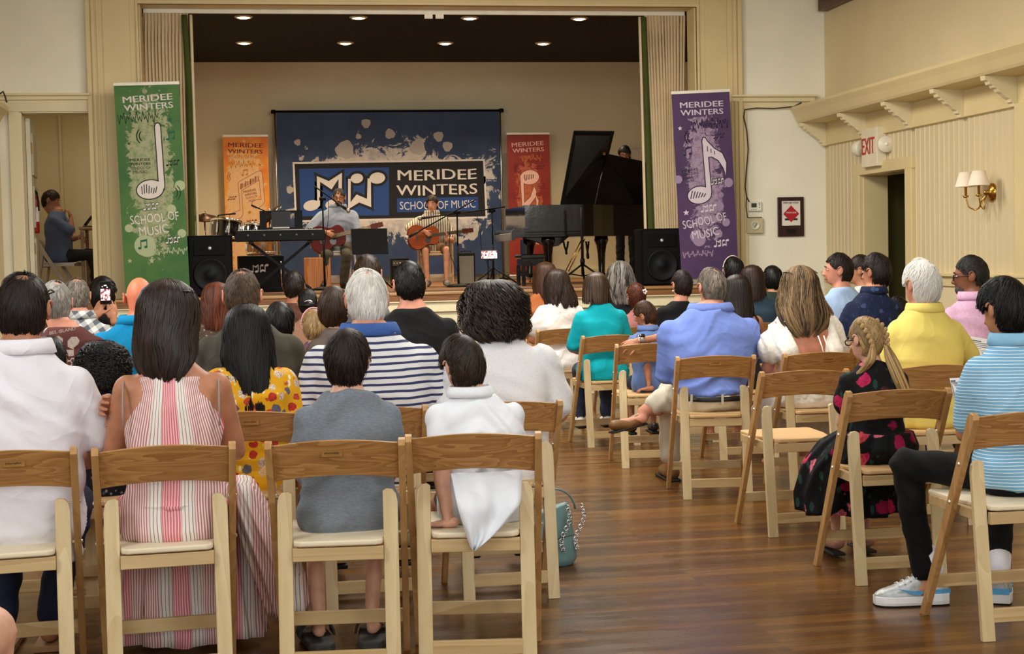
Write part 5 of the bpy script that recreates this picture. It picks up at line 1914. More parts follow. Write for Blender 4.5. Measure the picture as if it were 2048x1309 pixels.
def person(label, px, top_y, Y, bx=None, rz=0.0, seat=.455, z0=0.0, shw=.20, wd=1.0, turn=0.0, tilt=6.0, roll=0.0, hs=1.05, fem=False, skin=FAIR, lean=.03, neck=.0,
           hair=None, hmat=H_BROWN, shirt=None, sleeve=.62, hem=0.0, collar=None, bottom=None, legs='long', shoe=None, arms=None, face=False, knees=None, ankles=None, group=None,
           seed=None, ease=.012, stand=False, belly=1.0, folds=.0045, hand_detail=True, hip=1.0, fdir=(.5, 0, 1.0), glasses=None, hands=True, sleeve_flare=1.0, armr=1.0, hy=.03, scoop=0.0, fpull=16.0, thick=1.0, beard=None):
    seed = int(px * 3 + top_y) if seed is None else seed
    rg = np.random.default_rng(seed)
    hp = atY(px, top_y, Y)
    bpnt = atY(px if bx is None else bx, top_y, Y)
    hx = hp[0] - bpnt[0]
    crz, srz = math.cos(rz), math.sin(rz)
    hgt = hp[2] - z0 - seat - .012
    s = hgt / (.70 + .205 * hs) - neck
    vox = .0062 + .00085 * Y if Y < 14 else .013
    t = thing('person', label, 'person', (bpnt[0], Y, z0), rz, group)
    kx = (shw - ease) / .215
    kd = wd * (kx * .5 + s * .5)

    def U(x, y, z):
        return np.array([x, y + lean * z * s, seat + z * s])
    prof = FEM if fem else MALE
    hl = hx * crz     # head offset in the body's own frame

    def ring(h, hw, hd, y, inf=0.0, n=28):
        bel = 1 + (belly - 1) * math.exp(-((h - .17) / .14) ** 2)
        hpf = 1 + (hip - 1) * math.exp(-((h - .05) / .1) ** 2)
        a = np.arange(n) * 2 * np.pi / n
        ca, sa = np.cos(a), np.sin(a)
        e = .82
        wx = hw * kx * bel ** .7 * hpf + inf
        if not stand:
            wx = min(wx, .186 + max(0.0, h * s - .15) * .8)
        X = np.sign(ca) * np.abs(ca) ** e * wx
        Yy = np.sign(sa) * np.abs(sa) ** e * (hd * kd * bel + inf)
        k = max(0.0, (h - .45) / .25)
        return np.stack([X + hl * .35 * k, Yy + (y + lean * h) * s, np.full(n, seat + h * s)], 1)
    body = MB()
    body.loft([ring(*p, inf=-.004) for p in prof])
    # head
    hsz = s * hs * thick if s > .5 else s * hs
    hc = U(hl, hy + (0 if stand else .0), .70 + .09 * hs)
    hc[2] = hp[2] - z0 - .012 - .115 * s * hs
    Rh = np.array(Euler((math.radians(-tilt), math.radians(roll), math.radians(turn))).to_matrix())

    def xf(v):
        return np.asarray(v, float).reshape(-1, 3) @ Rh.T * (s * hs) + hc

    def hb(c, r, nu=18, nv=12):
        q = MB().ell(c, r, nu, nv)
        body.add(xf(q.arrays()[0]), q.f)
    hb((0, -.008, .008), (.0745, .096, .102))
    hb((0, -.022, -.048), (.064, .070, .074))
    hb((0, .022, -.045), (.059, .068, .078))
    hb((0, .045, -.085), (.034, .04, .034))
    hb((0, .092, -.028), (.0125, .018, .022))
    hb((0, .098, -.040), (.016, .014, .011))
    hb((0, .078, .012), (.05, .018, .014))
    nk = xf([[0, -.022, -.085]])[0]
    n0 = U(hl * .35, -.005, .585)
    body.capsule(n0, nk, .066 * math.sqrt(kx * s) * (0.84 if fem else 1.0), .061 * s * (.5 + .5 * hs) * (.86 if fem else 1.0))
    # arms
    ja = shw - ease - .058 * s
    sp = {}
    hands_mb = []
    for sd, nm in ((-1, 'L'), (1, 'R')):
        A = (arms or {}).get(nm, {})
        ar = s * (.5 + .5 * kx / max(s, .1)) * armr
        shd = U(sd * ja + hl * .2, .0, .592 - .062 * ar / s)
        el = U(*(A.get('e', (sd * (shw / s + .015), .07, .27)) * np.array([s, s, 1]))) if not A.get('abs') else np.array(A['e'])
        wr = U(*(A.get('w', (sd * .09, .31, .2)) * np.array([s, s, 1]))) if not A.get('abs') else np.array(A['w'])
        body.capsule(shd, el, .056 * ar, .043 * ar)
        body.capsule(el, wr, .042 * ar, .028 * ar)
        sp[nm] = (shd, el, wr, ar)
        if hands and A.get('hand', True):
            d = A.get('d')
            if d is None:
                d = (wr - el) + np.array([-sd * .12, .04, -.1])
            bk = A.get('back', (0, .25, 1))
            hm = hand_shape(wr, d, bk, A.get('side', 1 if sd * 1 > 0 else -1), s * A.get('size', .98), A.get('curl', (.35, .5, .4)), A.get('spread', .05), A.get('thumb', .5), fan=A.get('fan'))
            hands_mb.append((hm, A.get('fine', False)))
    # legs
    lr = .5 * s + .5 * kx
    lg = {}
    for i, sd in enumerate((-1, 1)):
        if stand:
            hpj = U(sd * .085 * s, 0, .02)
            kn = np.array([sd * .095 * s, .01, seat * .52])
            an = np.array([sd * .1 * s, -.01, .08])
        else:
            hpj = U(sd * .085 * kx, .03 * s, .082)
            kn = np.array(knees[i]) if knees and knees[i] is not None else np.array([sd * (.115 * kx), .43 * s, seat + .055 * s])
            an = np.array(ankles[i]) if ankles and ankles[i] is not None else np.array([kn[0], kn[1] - .02, max(.085, kn[2] - .415 * s)])
        body.capsule(hpj, kn, .080 * lr, .056 * lr)
        body.capsule(kn, an, .052 * lr, .034 * lr)
        mid = kn + (an - kn) * .28 + np.array([0, -.012, 0])
        body.ell(mid, (.047 * lr, .05 * lr, .09 * s))
        toe = an + np.array([sd * .02, .13 * s, -.045]) if an[2] < .12 else an + np.array([0, .12 * s, -.06])
        if ankles and len(ankles) > 2 and ankles[2] and ankles[2][i] is not None:
            toe = np.array(ankles[2][i])
        body.capsule(an + np.array([0, -.02, -.035]), toe, .034 * s, .024 * s)
        lg[i] = (hpj, kn, an, toe)
    me = skin_over(body, vox, 5)
    # ears and hands stay finer than the body skin
    ext = MB()
    for sd in (-1, 1):
        q = MB().ell((sd * .0815, -.012, -.014), (.0095, .021, .031), 12, 8, np.array(Euler((.15, 0, sd * .38)).to_matrix()))
        ext.add(xf(q.arrays()[0]), q.f)
        a = np.linspace(-1.2, 2.6, 9)
        rim = np.stack([np.full(9, sd * .089) - sd * .004 * np.cos(a), -.014 - .018 * np.cos(a) * 1.0 + .0, -.008 + .028 * np.sin(a)], 1)
        ext.tube(xf(rim), .0045 * s * hs, 6)
    if face:
        nz = [np.array([[sx * w_, y_, z_] for sx in (-1, -.55, 0, .55, 1)])[:, :] + np.array([[0, -.02, 0], [0, -.004, 0], [0, 0, 0], [0, -.004, 0], [0, -.02, 0]]) for w_, y_, z_ in ((.008, .090, .012), (.009, .101, -.008), (.012, .113, -.028), (.0165, .118, -.040), (.015, .108, -.050), (.008, .096, -.054))]
        nzm = MB().loft([np.concatenate([r, r[::-1] * [.6, 1, 1] - [0, .03, 0]]) for r in nz])
        nv = skin_over(nzm, .0035, 3)
        v = np.empty(len(nv.vertices) * 3)
        nv.vertices.foreach_get('co', v)
        ext.add(xf(v), [tuple(p.vertices) for p in nv.polygons])
        bpy.data.meshes.remove(nv)
    parts = [ext.arrays()]
    for hm, fine in hands_mb:
        if Y < 7.2 or fine:
            hmesh = skin_over(hm, .0034, 2)
            v = np.empty(len(hmesh.vertices) * 3)
            hmesh.vertices.foreach_get('co', v)
            parts.append((v.reshape(-1, 3), [tuple(p.vertices) for p in hmesh.polygons]))
            bpy.data.meshes.remove(hmesh)
        else:
            parts.append(hm.arrays())
    bm = bmesh.new()
    bm.from_mesh(me)
    for v, f in parts:
        vs = [bm.verts.new(p) for p in v]
        fs = []
        for q in f:
            try:
                fs.append(bm.faces.new([vs[i] for i in q]))
            except ValueError:
                pass
        bmesh.ops.recalc_face_normals(bm, faces=fs)
    bm.to_mesh(me)
    bm.free()
    me.name = 'body'
    link('body', me, skin, t, True)
    # face details
    if face:
        for sd in (-1, 1):
            q = MB().ell((sd * .031, .0755, -.002), (.0125, .009, .0060), 12, 8)
            e = MB().add(xf(q.arrays()[0]), q.f).build('eye', plain('eye white', S(226, 218, 208), .2, var=0), t, True)
            q = MB().ell((sd * .031, .0832, -.002), (.0062, .003, .0056), 12, 6)
            MB().add(xf(q.arrays()[0]), q.f).build('iris', plain('dark iris', S(40, 26, 18), .2, var=0), e, True)
            br = MB().tube(xf(np.array([[sd * .015, .094, .0165], [sd * .032, .0935, .021], [sd * .049, .083, .016]])), np.array([.003, .0036, .002]) * s * hs, 8)
            br.build('eyebrow', hmat, t, True)
        lp = MB().tube(xf(np.array([[-.023, .078, -.073], [-.01, .0885, -.0695], [0, .0905, -.0705], [.01, .0885, -.0695], [.023, .078, -.073]])), np.array([.002, .0042, .0045, .0042, .002]) * s * hs, 8)
        lp.tube(xf(np.array([[-.02, .078, -.076], [0, .089, -.0795], [.02, .078, -.076]])), np.array([.002, .0052, .002]) * s * hs, 8)
        lp.build('mouth', LIP, t, True)
    if beard:
        q = MB().ell((0, .046, -.088), (.047, .052, .040), 20, 12)
        q.ell((0, .088, -.058), (.024, .008, .007), 12, 6)
        bo = skin_over(MB().add(xf(q.arrays()[0]), q.f), .005, 2)
        bo.name = 'beard'
        set_shade(bo, rg.uniform(.1, .9, len(bo.vertices)))
        link('beard', bo, beard, t, True)
    # shirt
    info = dict(t=t, xf=xf, s=s, hs=hs, kx=kx, kd=kd, U=U, ring=ring, hc=hc, arms=sp, legs=lg, rg=rg, vox=vox, seat=seat, top=hp[2] - z0, Rh=Rh, hl=hl, lean=lean, prof=prof, nk=nk)
    if shirt is not None:
        g = MB()
        ps = [p for p in prof if p[0] >= hem - .02 and p[0] <= .665 - scoop]
        rs = []
        if hem < 0:
            rs.append(ring(hem, prof[1][1] * 1.03, prof[1][2] * 1.0, 0, inf=ease))
        for p in ps:
            rs.append(ring(*p, inf=ease + (.006 if p[0] < .15 else 0.0)))
        g.loft(rs)
        if sleeve > 0:
            for nm in ('L', 'R'):
                shd, el, wr, ar = sp[nm]
                if sleeve <= 1:
                    e = shd + (el - shd) * sleeve
                    g.capsule(shd + np.array([0, 0, .0]), e, (.056 * ar + ease * .9), (.056 * ar * (1 - sleeve * .18) + ease * 1.25) * sleeve_flare)
                else:
                    e = el + (wr - el) * (sleeve - 1)
                    g.capsule(shd, el, .056 * ar + ease * .9, .045 * ar + ease)
                    g.capsule(el, e, .045 * ar + ease, .034 * ar + ease)
        gm = skin_over(g, vox * .95, 9, folds, seed, fpull, fdir)
        gm.name = 'shirt'
        link('shirt', gm, shirt, t, True)
    if collar is not None:
        rk, rdp = (.100 if not fem else .086) * kx + ease, (.074 if not fem else .066) * kd + ease
        cm = collar_shape(tuple(U(hl * .45, -.002, .640)), tuple(U(hl * .5, .003, .688)), rk * .98, rdp * 1.04, rk * .84, rdp * .98, .007)
        info['collar'] = cm.build('collar', collar, t, True)
    # trousers, shorts, skirt
    if bottom is not None and legs != 'skirt':
        g = MB()
        rs = [ring(*p, inf=.006 if hem > .005 else -.006) for p in prof if p[0] < (.15 if stand else .05)] + ([ring(.085, *prof[2][1:], inf=.003)] if hem > .03 else [])
        g.loft(rs)
        for i in (0, 1):
            hpj, kn, an, toe = lg[i]
            if legs == 'short':
                e = hpj + (kn - hpj) * .82
                g.capsule(hpj, e, .086 * lr, .076 * lr)
            else:
                f = {'long': .93, 'capri': .62}[legs]
                g.capsule(hpj, kn, .086 * lr, .066 * lr)
                g.capsule(kn, kn + (an - kn) * f, .066 * lr, .054 * lr)
                g.ell(kn + (an - kn) * .28 + np.array([0, -.012, 0]), (.060 * lr, .064 * lr, .11 * s))
        gm = skin_over(g, vox, 4, folds * .8, seed + 1, 20)
        gm.name = 'trousers'
        link({'long': 'trousers', 'capri': 'trousers', 'short': 'shorts'}[legs], gm, bottom, t, True)
    if shoe is not None:
        for i in (0, 1):
            hpj, kn, an, toe = lg[i]
            d = toe - an
            d[2] = 0
            d = d / (np.linalg.norm(d) + 1e-9)
            b = an + np.array([0, 0, -.02])
            zf = max(.0, an[2] - .085)
            sm = MB().capsule((b[0] - d[0] * .03, b[1] - d[1] * .03, zf + .05), (b[0] + d[0] * .15 * s, b[1] + d[1] * .15 * s, zf + .04), .047 * s, .036 * s)
            so = skin_over(sm, .008, 2)
            so.name = 'shoe'
            o = link('shoe', so, shoe, t, True)
            sl = MB().box((b[0] + d[0] * .06 * s, b[1] + d[1] * .06 * s, zf + .012), (.085 * s, .28 * s, .02), rz=math.atan2(-d[0], d[1]))
            sl.build('sole', plain('dark sole', S(36, 32, 30), .7), o, bevel=.008)
    if hair is not None:
        hp_ = [h(info) if callable(h) else h for h in hair] if isinstance(hair, (list, tuple)) else [hair(info)]
        pl = [p for q in hp_ for p in q]
        if pl:
            info['hair'] = finish_hair(t, hmat, pl)
    if glasses is not None:
        eyeglasses(t, xf, glasses)
    return info


def SHORT(n=1400, **k):
    def f(I):
        kk = dict(k)
        return short_hair(I['xf'], I['rg'], n=n, **kk)
    return f


def LONG(levels, n=1200, dx=0.0, dy=0.0, scale=True, **k):
    """levels in metres for a life-size head; hung from the crown"""
    def f(I):
        sc = I['s'] * I['hs'] if scale else 1.0
        lv = [(d * sc, hw * sc, hd * sc, yc * sc, an, cx * sc) for d, hw, hd, yc, an, cx in levels]
        o = I['hc'] + np.array([dx, dy, .125 * I['s'] * I['hs']])
        kk = dict(k)
        kk.setdefault('turn', math.atan2(I['Rh'][1, 0], I['Rh'][0, 0]) * .6)
        return loft_hair(lv, I['rg'], n=n, off=o, **kk)
    return f
# ---------------------------------------------------------------- folding chairs
OAK = wood('oak backrest', S(204, 156, 98), S(148, 100, 52), 'X', 6, .36, .42, ring=16.0)
LEGA = wood('honey leg wood', S(198, 156, 102), S(164, 120, 70), 'Z', 4, .4, .4, ring=4)
LEGB = wood('pale leg wood', S(218, 198, 156), S(194, 168, 122), 'Z', 4, .4, .35, ring=4)
RAIL = wood('pale rail wood', S(210, 184, 138), S(178, 146, 98), 'X', 4, .4, .4, ring=4)
PADT = plain('tan seat vinyl', S(206, 168, 118), .5, var=.05)
PADC = plain('cream seat vinyl', S(224, 210, 182), .5, var=.04)
RIVET = plain('bright rivet', S(232, 224, 206), .25, .8)
PLATE = plain('brass nameplate', S(152, 110, 54), .4, .5, var=.15, vscale=60)


def chair_parts(t, pad, plate=None, white=None):
    a_, b_, r_, o_ = (white, white, white, white) if white else (LEGA, LEGB, RAIL, OAK)
    for s in (-1, 1):
        x = s * .207
        m = MB()
        # long leg with rounded head
        d = np.array([0, -.40, .775]) / np.linalg.norm([0, -.40, .775])
        q = np.array([0, d[2], -d[1]])
        prof = [(-.0225, .0), (.0225, .0), (.0225, .845), (.012, .868), (-.008, .872), (-.0225, .860)]
        P0_ = np.array([x - .011, 0, .0])
        for_ = [P0_ + q * a * 1.0 + d * b for a, b in prof]
        for p in for_[:2]:
            p[2] = 0
        V = np.array(for_ + [p + np.array([.022, 0, 0]) for p in for_])
        n = len(for_)
        m.add(V, [tuple(range(n)), tuple(range(2 * n - 1, n - 1, -1))] + [(i, (i + 1) % n, n + (i + 1) % n, n + i) for i in range(n)])
        m.build('leg', a_, t, bevel=.002)
        # short leg, rounded on its outer shoulder
        xs_ = s * .1665
        pr = [(-.0235, 0), (.0235, 0), (.0235, .565), (.019, .590), (.008, .604), (-.012, .607), (-.0235, .600)]
        pr = [(p * s, h) for p, h in pr]
        m = MB()
        yy = lambda h: -.407 + (.080) * h / .602
        m.add([[xs_ + p, yy(h) - .010, h] for p, h in pr] + [[xs_ + p, yy(h) + .010, h] for p, h in pr],
              [tuple(range(7)), tuple(range(13, 6, -1))] + [(i, (i + 1) % 7, 7 + (i + 1) % 7, 7 + i) for i in range(7)])
        m.build('leg', b_, t, bevel=.0025)
        for (y_, z_) in ((-.306, .592), (-.232, .45)):
            m = MB()
            m.lathe([(.001, -.004), (.0065, -.002), (.0065, .03)], (x + s * .012, y_, z_), 'X', 10) if s < 0 else m.lathe([(.0065, -.03), (.0065, .002), (.001, .004)], (x + s * .012, y_, z_), 'X', 10)
            m.build('rivet', RIVET, t, True)
    # backrest slat: arched top, arched bottom, bowed in plan
    n = 22
    V = []
    for k in range(n + 1):
        u = k / n * 2 - 1
        x = u * .198
        bow = -.020 * (1 - u * u)
        zt = .762 + .016 * (1 - u * u) ** 1.2
        zb = .640 + .018 * (1 - u * u)
        for (z, dy) in ((zb, -.006), (zt, -.008), (zt, .008), (zb, .008)):
            V.append([x, -.4 * z / .775 + bow + dy, z])
    m = MB().loft([V[4 * k:4 * k + 4] for k in range(n + 1)])
    bk = m.build('backrest', o_, t, bevel=.003)
    if plate is not None:
        zc, xc = .735, plate
        y_ = -.4 * zc / .775 - .020 * (1 - (xc / .198) ** 2) - .0085
        MB().box((xc, y_, zc), (.066, .003, .024), rx=-.48 * 0).build('nameplate', PLATE, bk, bevel=.001)
        mm = MB()
        rg = random.Random(plate)
        for i in range(11):
            mm.box((xc - .022 + i * .0043, y_ - .0018, zc - .0005 + (i % 3) * .0006), (.0028, .001, .004 + .003 * rg.random()))
        mm.build('engraving', plain('engraving black', S(60, 38, 16), .6), bk)
    m = MB()
    m.box((0, -.372, .412), (.285, .018, .042)).build('seat_rail', r_, t, bevel=.002)
    MB().box((0, .005, .42), (.36, .02, .04)).build('seat_rail', r_, t, bevel=.002)
    for s in (-1, 1):
        MB().box((s * .1735, -.165, .421), (.02, .33, .036)).build('side_rail', r_, t, bevel=.002)
    pts = []
    for (x, y) in [(-.18, .02), (-.165, .035), (.165, .035), (.18, .02), (.172, -.19), (.138, -.372), (.12, -.385), (-.12, -.385), (-.138, -.372), (-.172, -.19)]:
        pts.append((x, y))
    MB().prism(pts, (0, 0, .437), (1, 0, 0), (0, 1, 0), (0, 0, .018)).build('seat', pad, t, bevel=.006, seg=3)
    m = MB().box((0, -.396, .085), (.29, .018, .048))
    m.build('stretcher', r_, t, bevel=.002)
    MB().box((0, -.070, .138), (.395, .018, .045)).build('stretcher', r_, t, bevel=.002)
    return t


NPROTO = {}


def chair(label, x, y, rz=0.0, pad='tan', plate=None, z=0.0, group='wooden folding chairs of the audience'):
    key = (pad, plate)
    if key not in NPROTO:
        t = thing('folding_chair', label, 'chair', (x, y, z), rz, group)
        chair_parts(t, {'tan': PADT, 'cream': PADC}[pad], plate)
        NPROTO[key] = t
        return t
    r = dup(NPROTO[key], (x, y, z), rz, label, group)
    return r


# ---------------------------------------------------------------- cloth


def cloth(name, c, rough=.85, var=.05, weave=700, wstr=.12, sheen=.03, vscale=7):
    return plain(name, c, rough, var=var, vscale=vscale, bscale=weave, bstr=wstr, bdist=.0008, sheen=sheen, spec=.2, wrinkle=1.0)


def stripes(name, base, line, period, duty, axis='Z', wob=.004, rough=.8, soft=.06):
    m, nt, b = newmat(name)
    tc = nd(nt, 'TexCoord')
    sp = nd(nt, 'SeparateXYZ', {0: tc.outputs['Object']})
    w = mth(nt, 'MULTIPLY', mth(nt, 'SUBTRACT', noise(nt, coords(nt), 5, 2), .5), wob * 6)
    v = mth(nt, 'DIVIDE', mth(nt, 'ADD', sp.outputs['XYZ'.index(axis)], w), period)
    f = mth(nt, 'FRACT', v)
    c = ramp(nt, f, [(0.0, line), (duty, line), (min(.98, duty + soft), base), (1.0 - soft, base), (1.0, line)])
    nt.links.new(c, b.inputs['Base Color'])
    b.inputs['Roughness'].default_value = rough
    b.inputs['Specular IOR Level'].default_value = .2
    creases(nt, b, .8)
    return m


def floral(name, base, cols, scale, size, leaf=None, leafscale=1.7, thin=.5):
    m, nt, b = newmat(name)
    co = coords(nt)
    wv = nd(nt, 'VectorMath', {0: co, 1: nd(nt, 'VectorMath', {0: nd(nt, 'TexNoise', {'Vector': co, 'Scale': scale * 2.2, 'Detail': 2}).outputs['Color'], 'Scale': .35 / scale}, operation='SCALE').outputs[0]}, operation='ADD').outputs[0]
    v = nd(nt, 'TexVoronoi', {'Vector': wv, 'Scale': scale, 'Randomness': 1.0})
    pick = nd(nt, 'SeparateXYZ', {0: v.outputs['Color']}).outputs[0]
    stops = [(i / len(cols), c) for i, c in enumerate(cols)]
    pc = ramp(nt, pick, stops, 'CONSTANT')
    petal = ramp(nt, noise(nt, wv, scale * 7, 2), [(.42, (0, 0, 0, 1)), (.6, (1, 1, 1, 1))])
    pc = mixc(nt, mth(nt, 'MULTIPLY', petal, .55), pc, tuple(x * .35 for x in cols[0][:3]) + (1,))
    f = ramp(nt, v.outputs['Distance'], [(size, (1, 1, 1, 1)), (size + .05, (0, 0, 0, 1))])
    sel = ramp(nt, nd(nt, 'SeparateXYZ', {0: v.outputs['Color']}).outputs[1], [(thin, (1, 1, 1, 1)), (thin + .02, (0, 0, 0, 1))])
    col = base
    if leaf is not None:
        v2 = nd(nt, 'TexVoronoi', {'Vector': coords(nt, (1, 1, .45), rot=(.3, .5, .8)), 'Scale': scale * leafscale})
        f2 = ramp(nt, v2.outputs['Distance'], [(.24, (1, 1, 1, 1)), (.28, (0, 0, 0, 1))])
        col = mixc(nt, f2, base, leaf)
    col = mixc(nt, mth(nt, 'MULTIPLY', f, sel), col, pc)
    nt.links.new(col, b.inputs['Base Color'])
    b.inputs['Roughness'].default_value = .8
    b.inputs['Specular IOR Level'].default_value = .2
    creases(nt, b, .8)
    return m


def lace(name, c, scale=70, depth=.5):
    m, nt, b = newmat(name)
    v = nd(nt, 'TexVoronoi', {'Vector': coords(nt), 'Scale': scale})
    c2 = tuple(x * .9 for x in c[:3]) + (1,)
    nt.links.new(ramp(nt, v.outputs['Distance'], [(.18, c2), (.36, c)]), b.inputs['Base Color'])
    b.inputs['Roughness'].default_value = .85
    b.inputs['Specular IOR Level'].default_value = .2
    bump(nt, b, v.outputs['Distance'], depth, .003)
    return m


def plaid(name, a, c, d, period):
    m, nt, b = newmat(name)
    sp = nd(nt, 'SeparateXYZ', {0: coords(nt, rot=(0, .6, 0))})
    fx = ramp(nt, mth(nt, 'FRACT', mth(nt, 'DIVIDE', sp.outputs[0], period)), [(0, a), (.5, c)], 'CONSTANT')
    fz = ramp(nt, mth(nt, 'FRACT', mth(nt, 'DIVIDE', sp.outputs[2], period)), [(0, a), (.5, d)], 'CONSTANT')
    nt.links.new(mixc(nt, .5, fx, fz), b.inputs['Base Color'])
    b.inputs['Roughness'].default_value = .85
    return m


def dress_stripes(name, zsh):
    """gathered striped cotton: lines run down the cloth and draw together at the neck"""
    m, nt, b = newmat(name)
    tc = nd(nt, 'TexCoord')
    sp = nd(nt, 'SeparateXYZ', {0: tc.outputs['Object']})
    g = nd(nt, 'MapRange', {0: sp.outputs[2], 1: zsh - .26, 2: zsh + .02, 3: 1.0, 4: .5}).outputs[0]
    w = mth(nt, 'MULTIPLY', mth(nt, 'SUBTRACT', noise(nt, coords(nt, (1, 1, .4)), 9, 2), .5), .022)
    u = mth(nt, 'ADD', mth(nt, 'DIVIDE', sp.outputs[0], g), w)
    au = mth(nt, 'ABSOLUTE', mth(nt, 'ADD', u, .004))
    fine = mth(nt, 'FRACT', mth(nt, 'MULTIPLY', u, 120))
    fin2 = mth(nt, 'FRACT', mth(nt, 'MULTIPLY', u, 84))
    WH, MV, RD, GY = S(230, 220, 214), S(186, 122, 126), S(210, 108, 122), S(128, 114, 116)
    outer = ramp(nt, fine, [(0, MV), (.48, MV), (.56, WH), (.95, WH), (1, MV)])
    mid = ramp(nt, fin2, [(0, GY), (.14, GY), (.2, WH), (.95, WH), (1, GY)])
    cen = ramp(nt, fine, [(0, RD), (.5, RD), (.6, S(228, 196, 196)), (.95, S(228, 196, 196)), (1, RD)])
    band = mth(nt, 'FRACT', mth(nt, 'DIVIDE', mth(nt, 'ADD', au, .0), .17))
    c = mixc(nt, ramp(nt, band, [(.0, (1, 1, 1, 1)), (.16, (1, 1, 1, 1)), (.18, (0, 0, 0, 1))]), mixc(nt, ramp(nt, band, [(.40, (0, 0, 0, 1)), (.44, (1, 1, 1, 1))]), mid, outer), cen)
    nt.links.new(c, b.inputs['Base Color'])
    b.inputs['Roughness'].default_value = .85
    b.inputs['Specular IOR Level'].default_value = .15
    bump(nt, b, mth(nt, 'ABSOLUTE', mth(nt, 'SUBTRACT', fine, .5)), .35, .0015)
    return m


def pleated(rings, pleats=14, amp=.08, n=120, ph=0.0):
    """hanging cloth: rings of (cx, cy, z, rx, ry); pleats deepen downwards"""
    out = []
    K = 22
    R = np.array(rings, float)
    u = np.linspace(0, 1, len(R))
    for k in range(K):
        f = k / (K - 1)
        cx, cy, z, rx, ry = [np.interp(f, u, R[:, i]) for i in range(5)]
        a = np.arange(n) * 2 * np.pi / n
        w = 1 + amp * (.25 + .75 * f) * (np.sin(pleats * a + ph + .6 * math.sin(3 * f)) + .4 * np.sin((pleats * 2 + 3) * a + f * 2))
        out.append(np.stack([cx + np.cos(a) * rx * w, cy + np.sin(a) * ry * w, np.full(n, z) + .006 * np.sin(5 * a + ph) * f], 1))
    return MB().loft(out)


def rel(px, py, Yp, bx, Yr, rz=0.0):
    d = atY(px, py, Yp) - np.array([atY(bx, 600, Yr)[0], Yr, 0])
    c, s = math.cos(-rz), math.sin(-rz)
    return (d[0] * c - d[1] * s, d[0] * s + d[1] * c, d[2])


def put(mesh, name, mat, parent, smooth=True):
    mesh.name = name
    return link(name, mesh, mat, parent, smooth)


CAP = [(0, .012, .012, -.016, 175, 0), (.010, .045, .05, -.014, 160, 0), (.035, .074, .088, -.012, 146, 0), (.075, .090, .106, -.010, 132, 0), (.125, .096, .112, -.010, 122, 0)]
# ---------------------------------------------------------------- the audience, row by row from the back
K_SHOE = plain('dark shoe leather', S(34, 28, 26), .45)
W_SHOE = plain('white trainer', S(222, 220, 214), .5)
JEANS = cloth('denim trousers', S(52, 62, 82))
KHAKI = cloth('khaki cotton', S(196, 180, 150))
NAVYC = cloth('navy cotton', S(28, 34, 56))
BLACKC = cloth('black cotton', S(15, 15, 17), var=.08)
CHARC = cloth('charcoal cotton', S(50, 50, 52))
SUNG = plain('tortoise sunglasses', S(28, 18, 14), .2, var=.1)
GLBLK = plain('black spectacle frame', S(16, 15, 16), .25)

YR = {1: 5.10, 2: 6.10, 3: 7.10, 4: 8.18, 5: 9.40, 6: 10.50, 7: 11.55, 8: 12.60}


def seat_at(px, row, label, rz=0.0, pad='tan', plate=None, dy=0.0):
    Yc = YR[row] + dy
    return chair(label, atY(px, 700, Yc - .2)[0], Yc, rz, pad, plate)


def headband(I, mat):
    a = np.linspace(-.15, math.pi + .15, 21)
    MB().tube(I['xf'](np.stack([.094 * np.cos(a), np.full(21, .012), .004 + .130 * np.sin(a)], 1)), .009, 8, flat=.5).build('headband', mat, I['t'], True)


def top_glasses(I, lift=.085):
    eyeglasses(I['t'], lambda v: I['xf'](np.asarray(v, float).reshape(-1, 3) * [1.12, 1.0, 1.0] + [0, -.045, lift]), SUNG, 'sunglasses', top=True)


# fitted chair places
CX = {'A': (2.542, 5.10, .004), 'B': (2.476, 6.00, -.023), 'C': (2.466, 7.06, .008), 'D': (2.428, 8.18, -.11), 'E': (2.382, 9.43, -.095), 'F': (2.328, 10.50, .063),
      '2': (-.352, 5.13, .072), '3': (.237, 5.085, -.093), '4': (.695, 5.11, -.14), '6': (.899, 6.094, .023)}
chair('wooden folding chair under the man in the white polo at the left edge', atY(149, 901, 4.76)[0] - .252, 5.16, .10, 'cream', .03)
chair('wooden folding chair under the woman in the pink striped dress', *CX['2'][:2], CX['2'][2], 'cream')
chair('wooden folding chair with a brass nameplate under the boy in grey', *CX['3'][:2], CX['3'][2], 'cream', -.01)
chair('wooden folding chair under the boy in the white polo', *CX['4'][:2], CX['4'][2], 'cream')
chair('aisle chair with the teal handbag beside it, under the curly haired woman', *CX['6'][:2], CX['6'][2], 'tan')
chair('nearest chair at right, under the youth in the light blue striped polo', *CX['A'][:2], CX['A'][2], 'cream')
chair('folding chair under the girl with braids', *CX['B'][:2], CX['B'][2], 'tan')
chair('empty folding chair on the right side of the aisle', *CX['C'][:2], CX['C'][2], 'tan')
chair('chair with a dark nameplate under the man in the blue shirt', *CX['D'][:2], CX['D'][2], 'tan', -.005)
chair('chair with a woman\'s hand on its backrest, under the leaning boy', *CX['E'][:2], CX['E'][2], 'tan')
chair('chair under the woman in the turquoise top', *CX['F'][:2], CX['F'][2], 'tan')

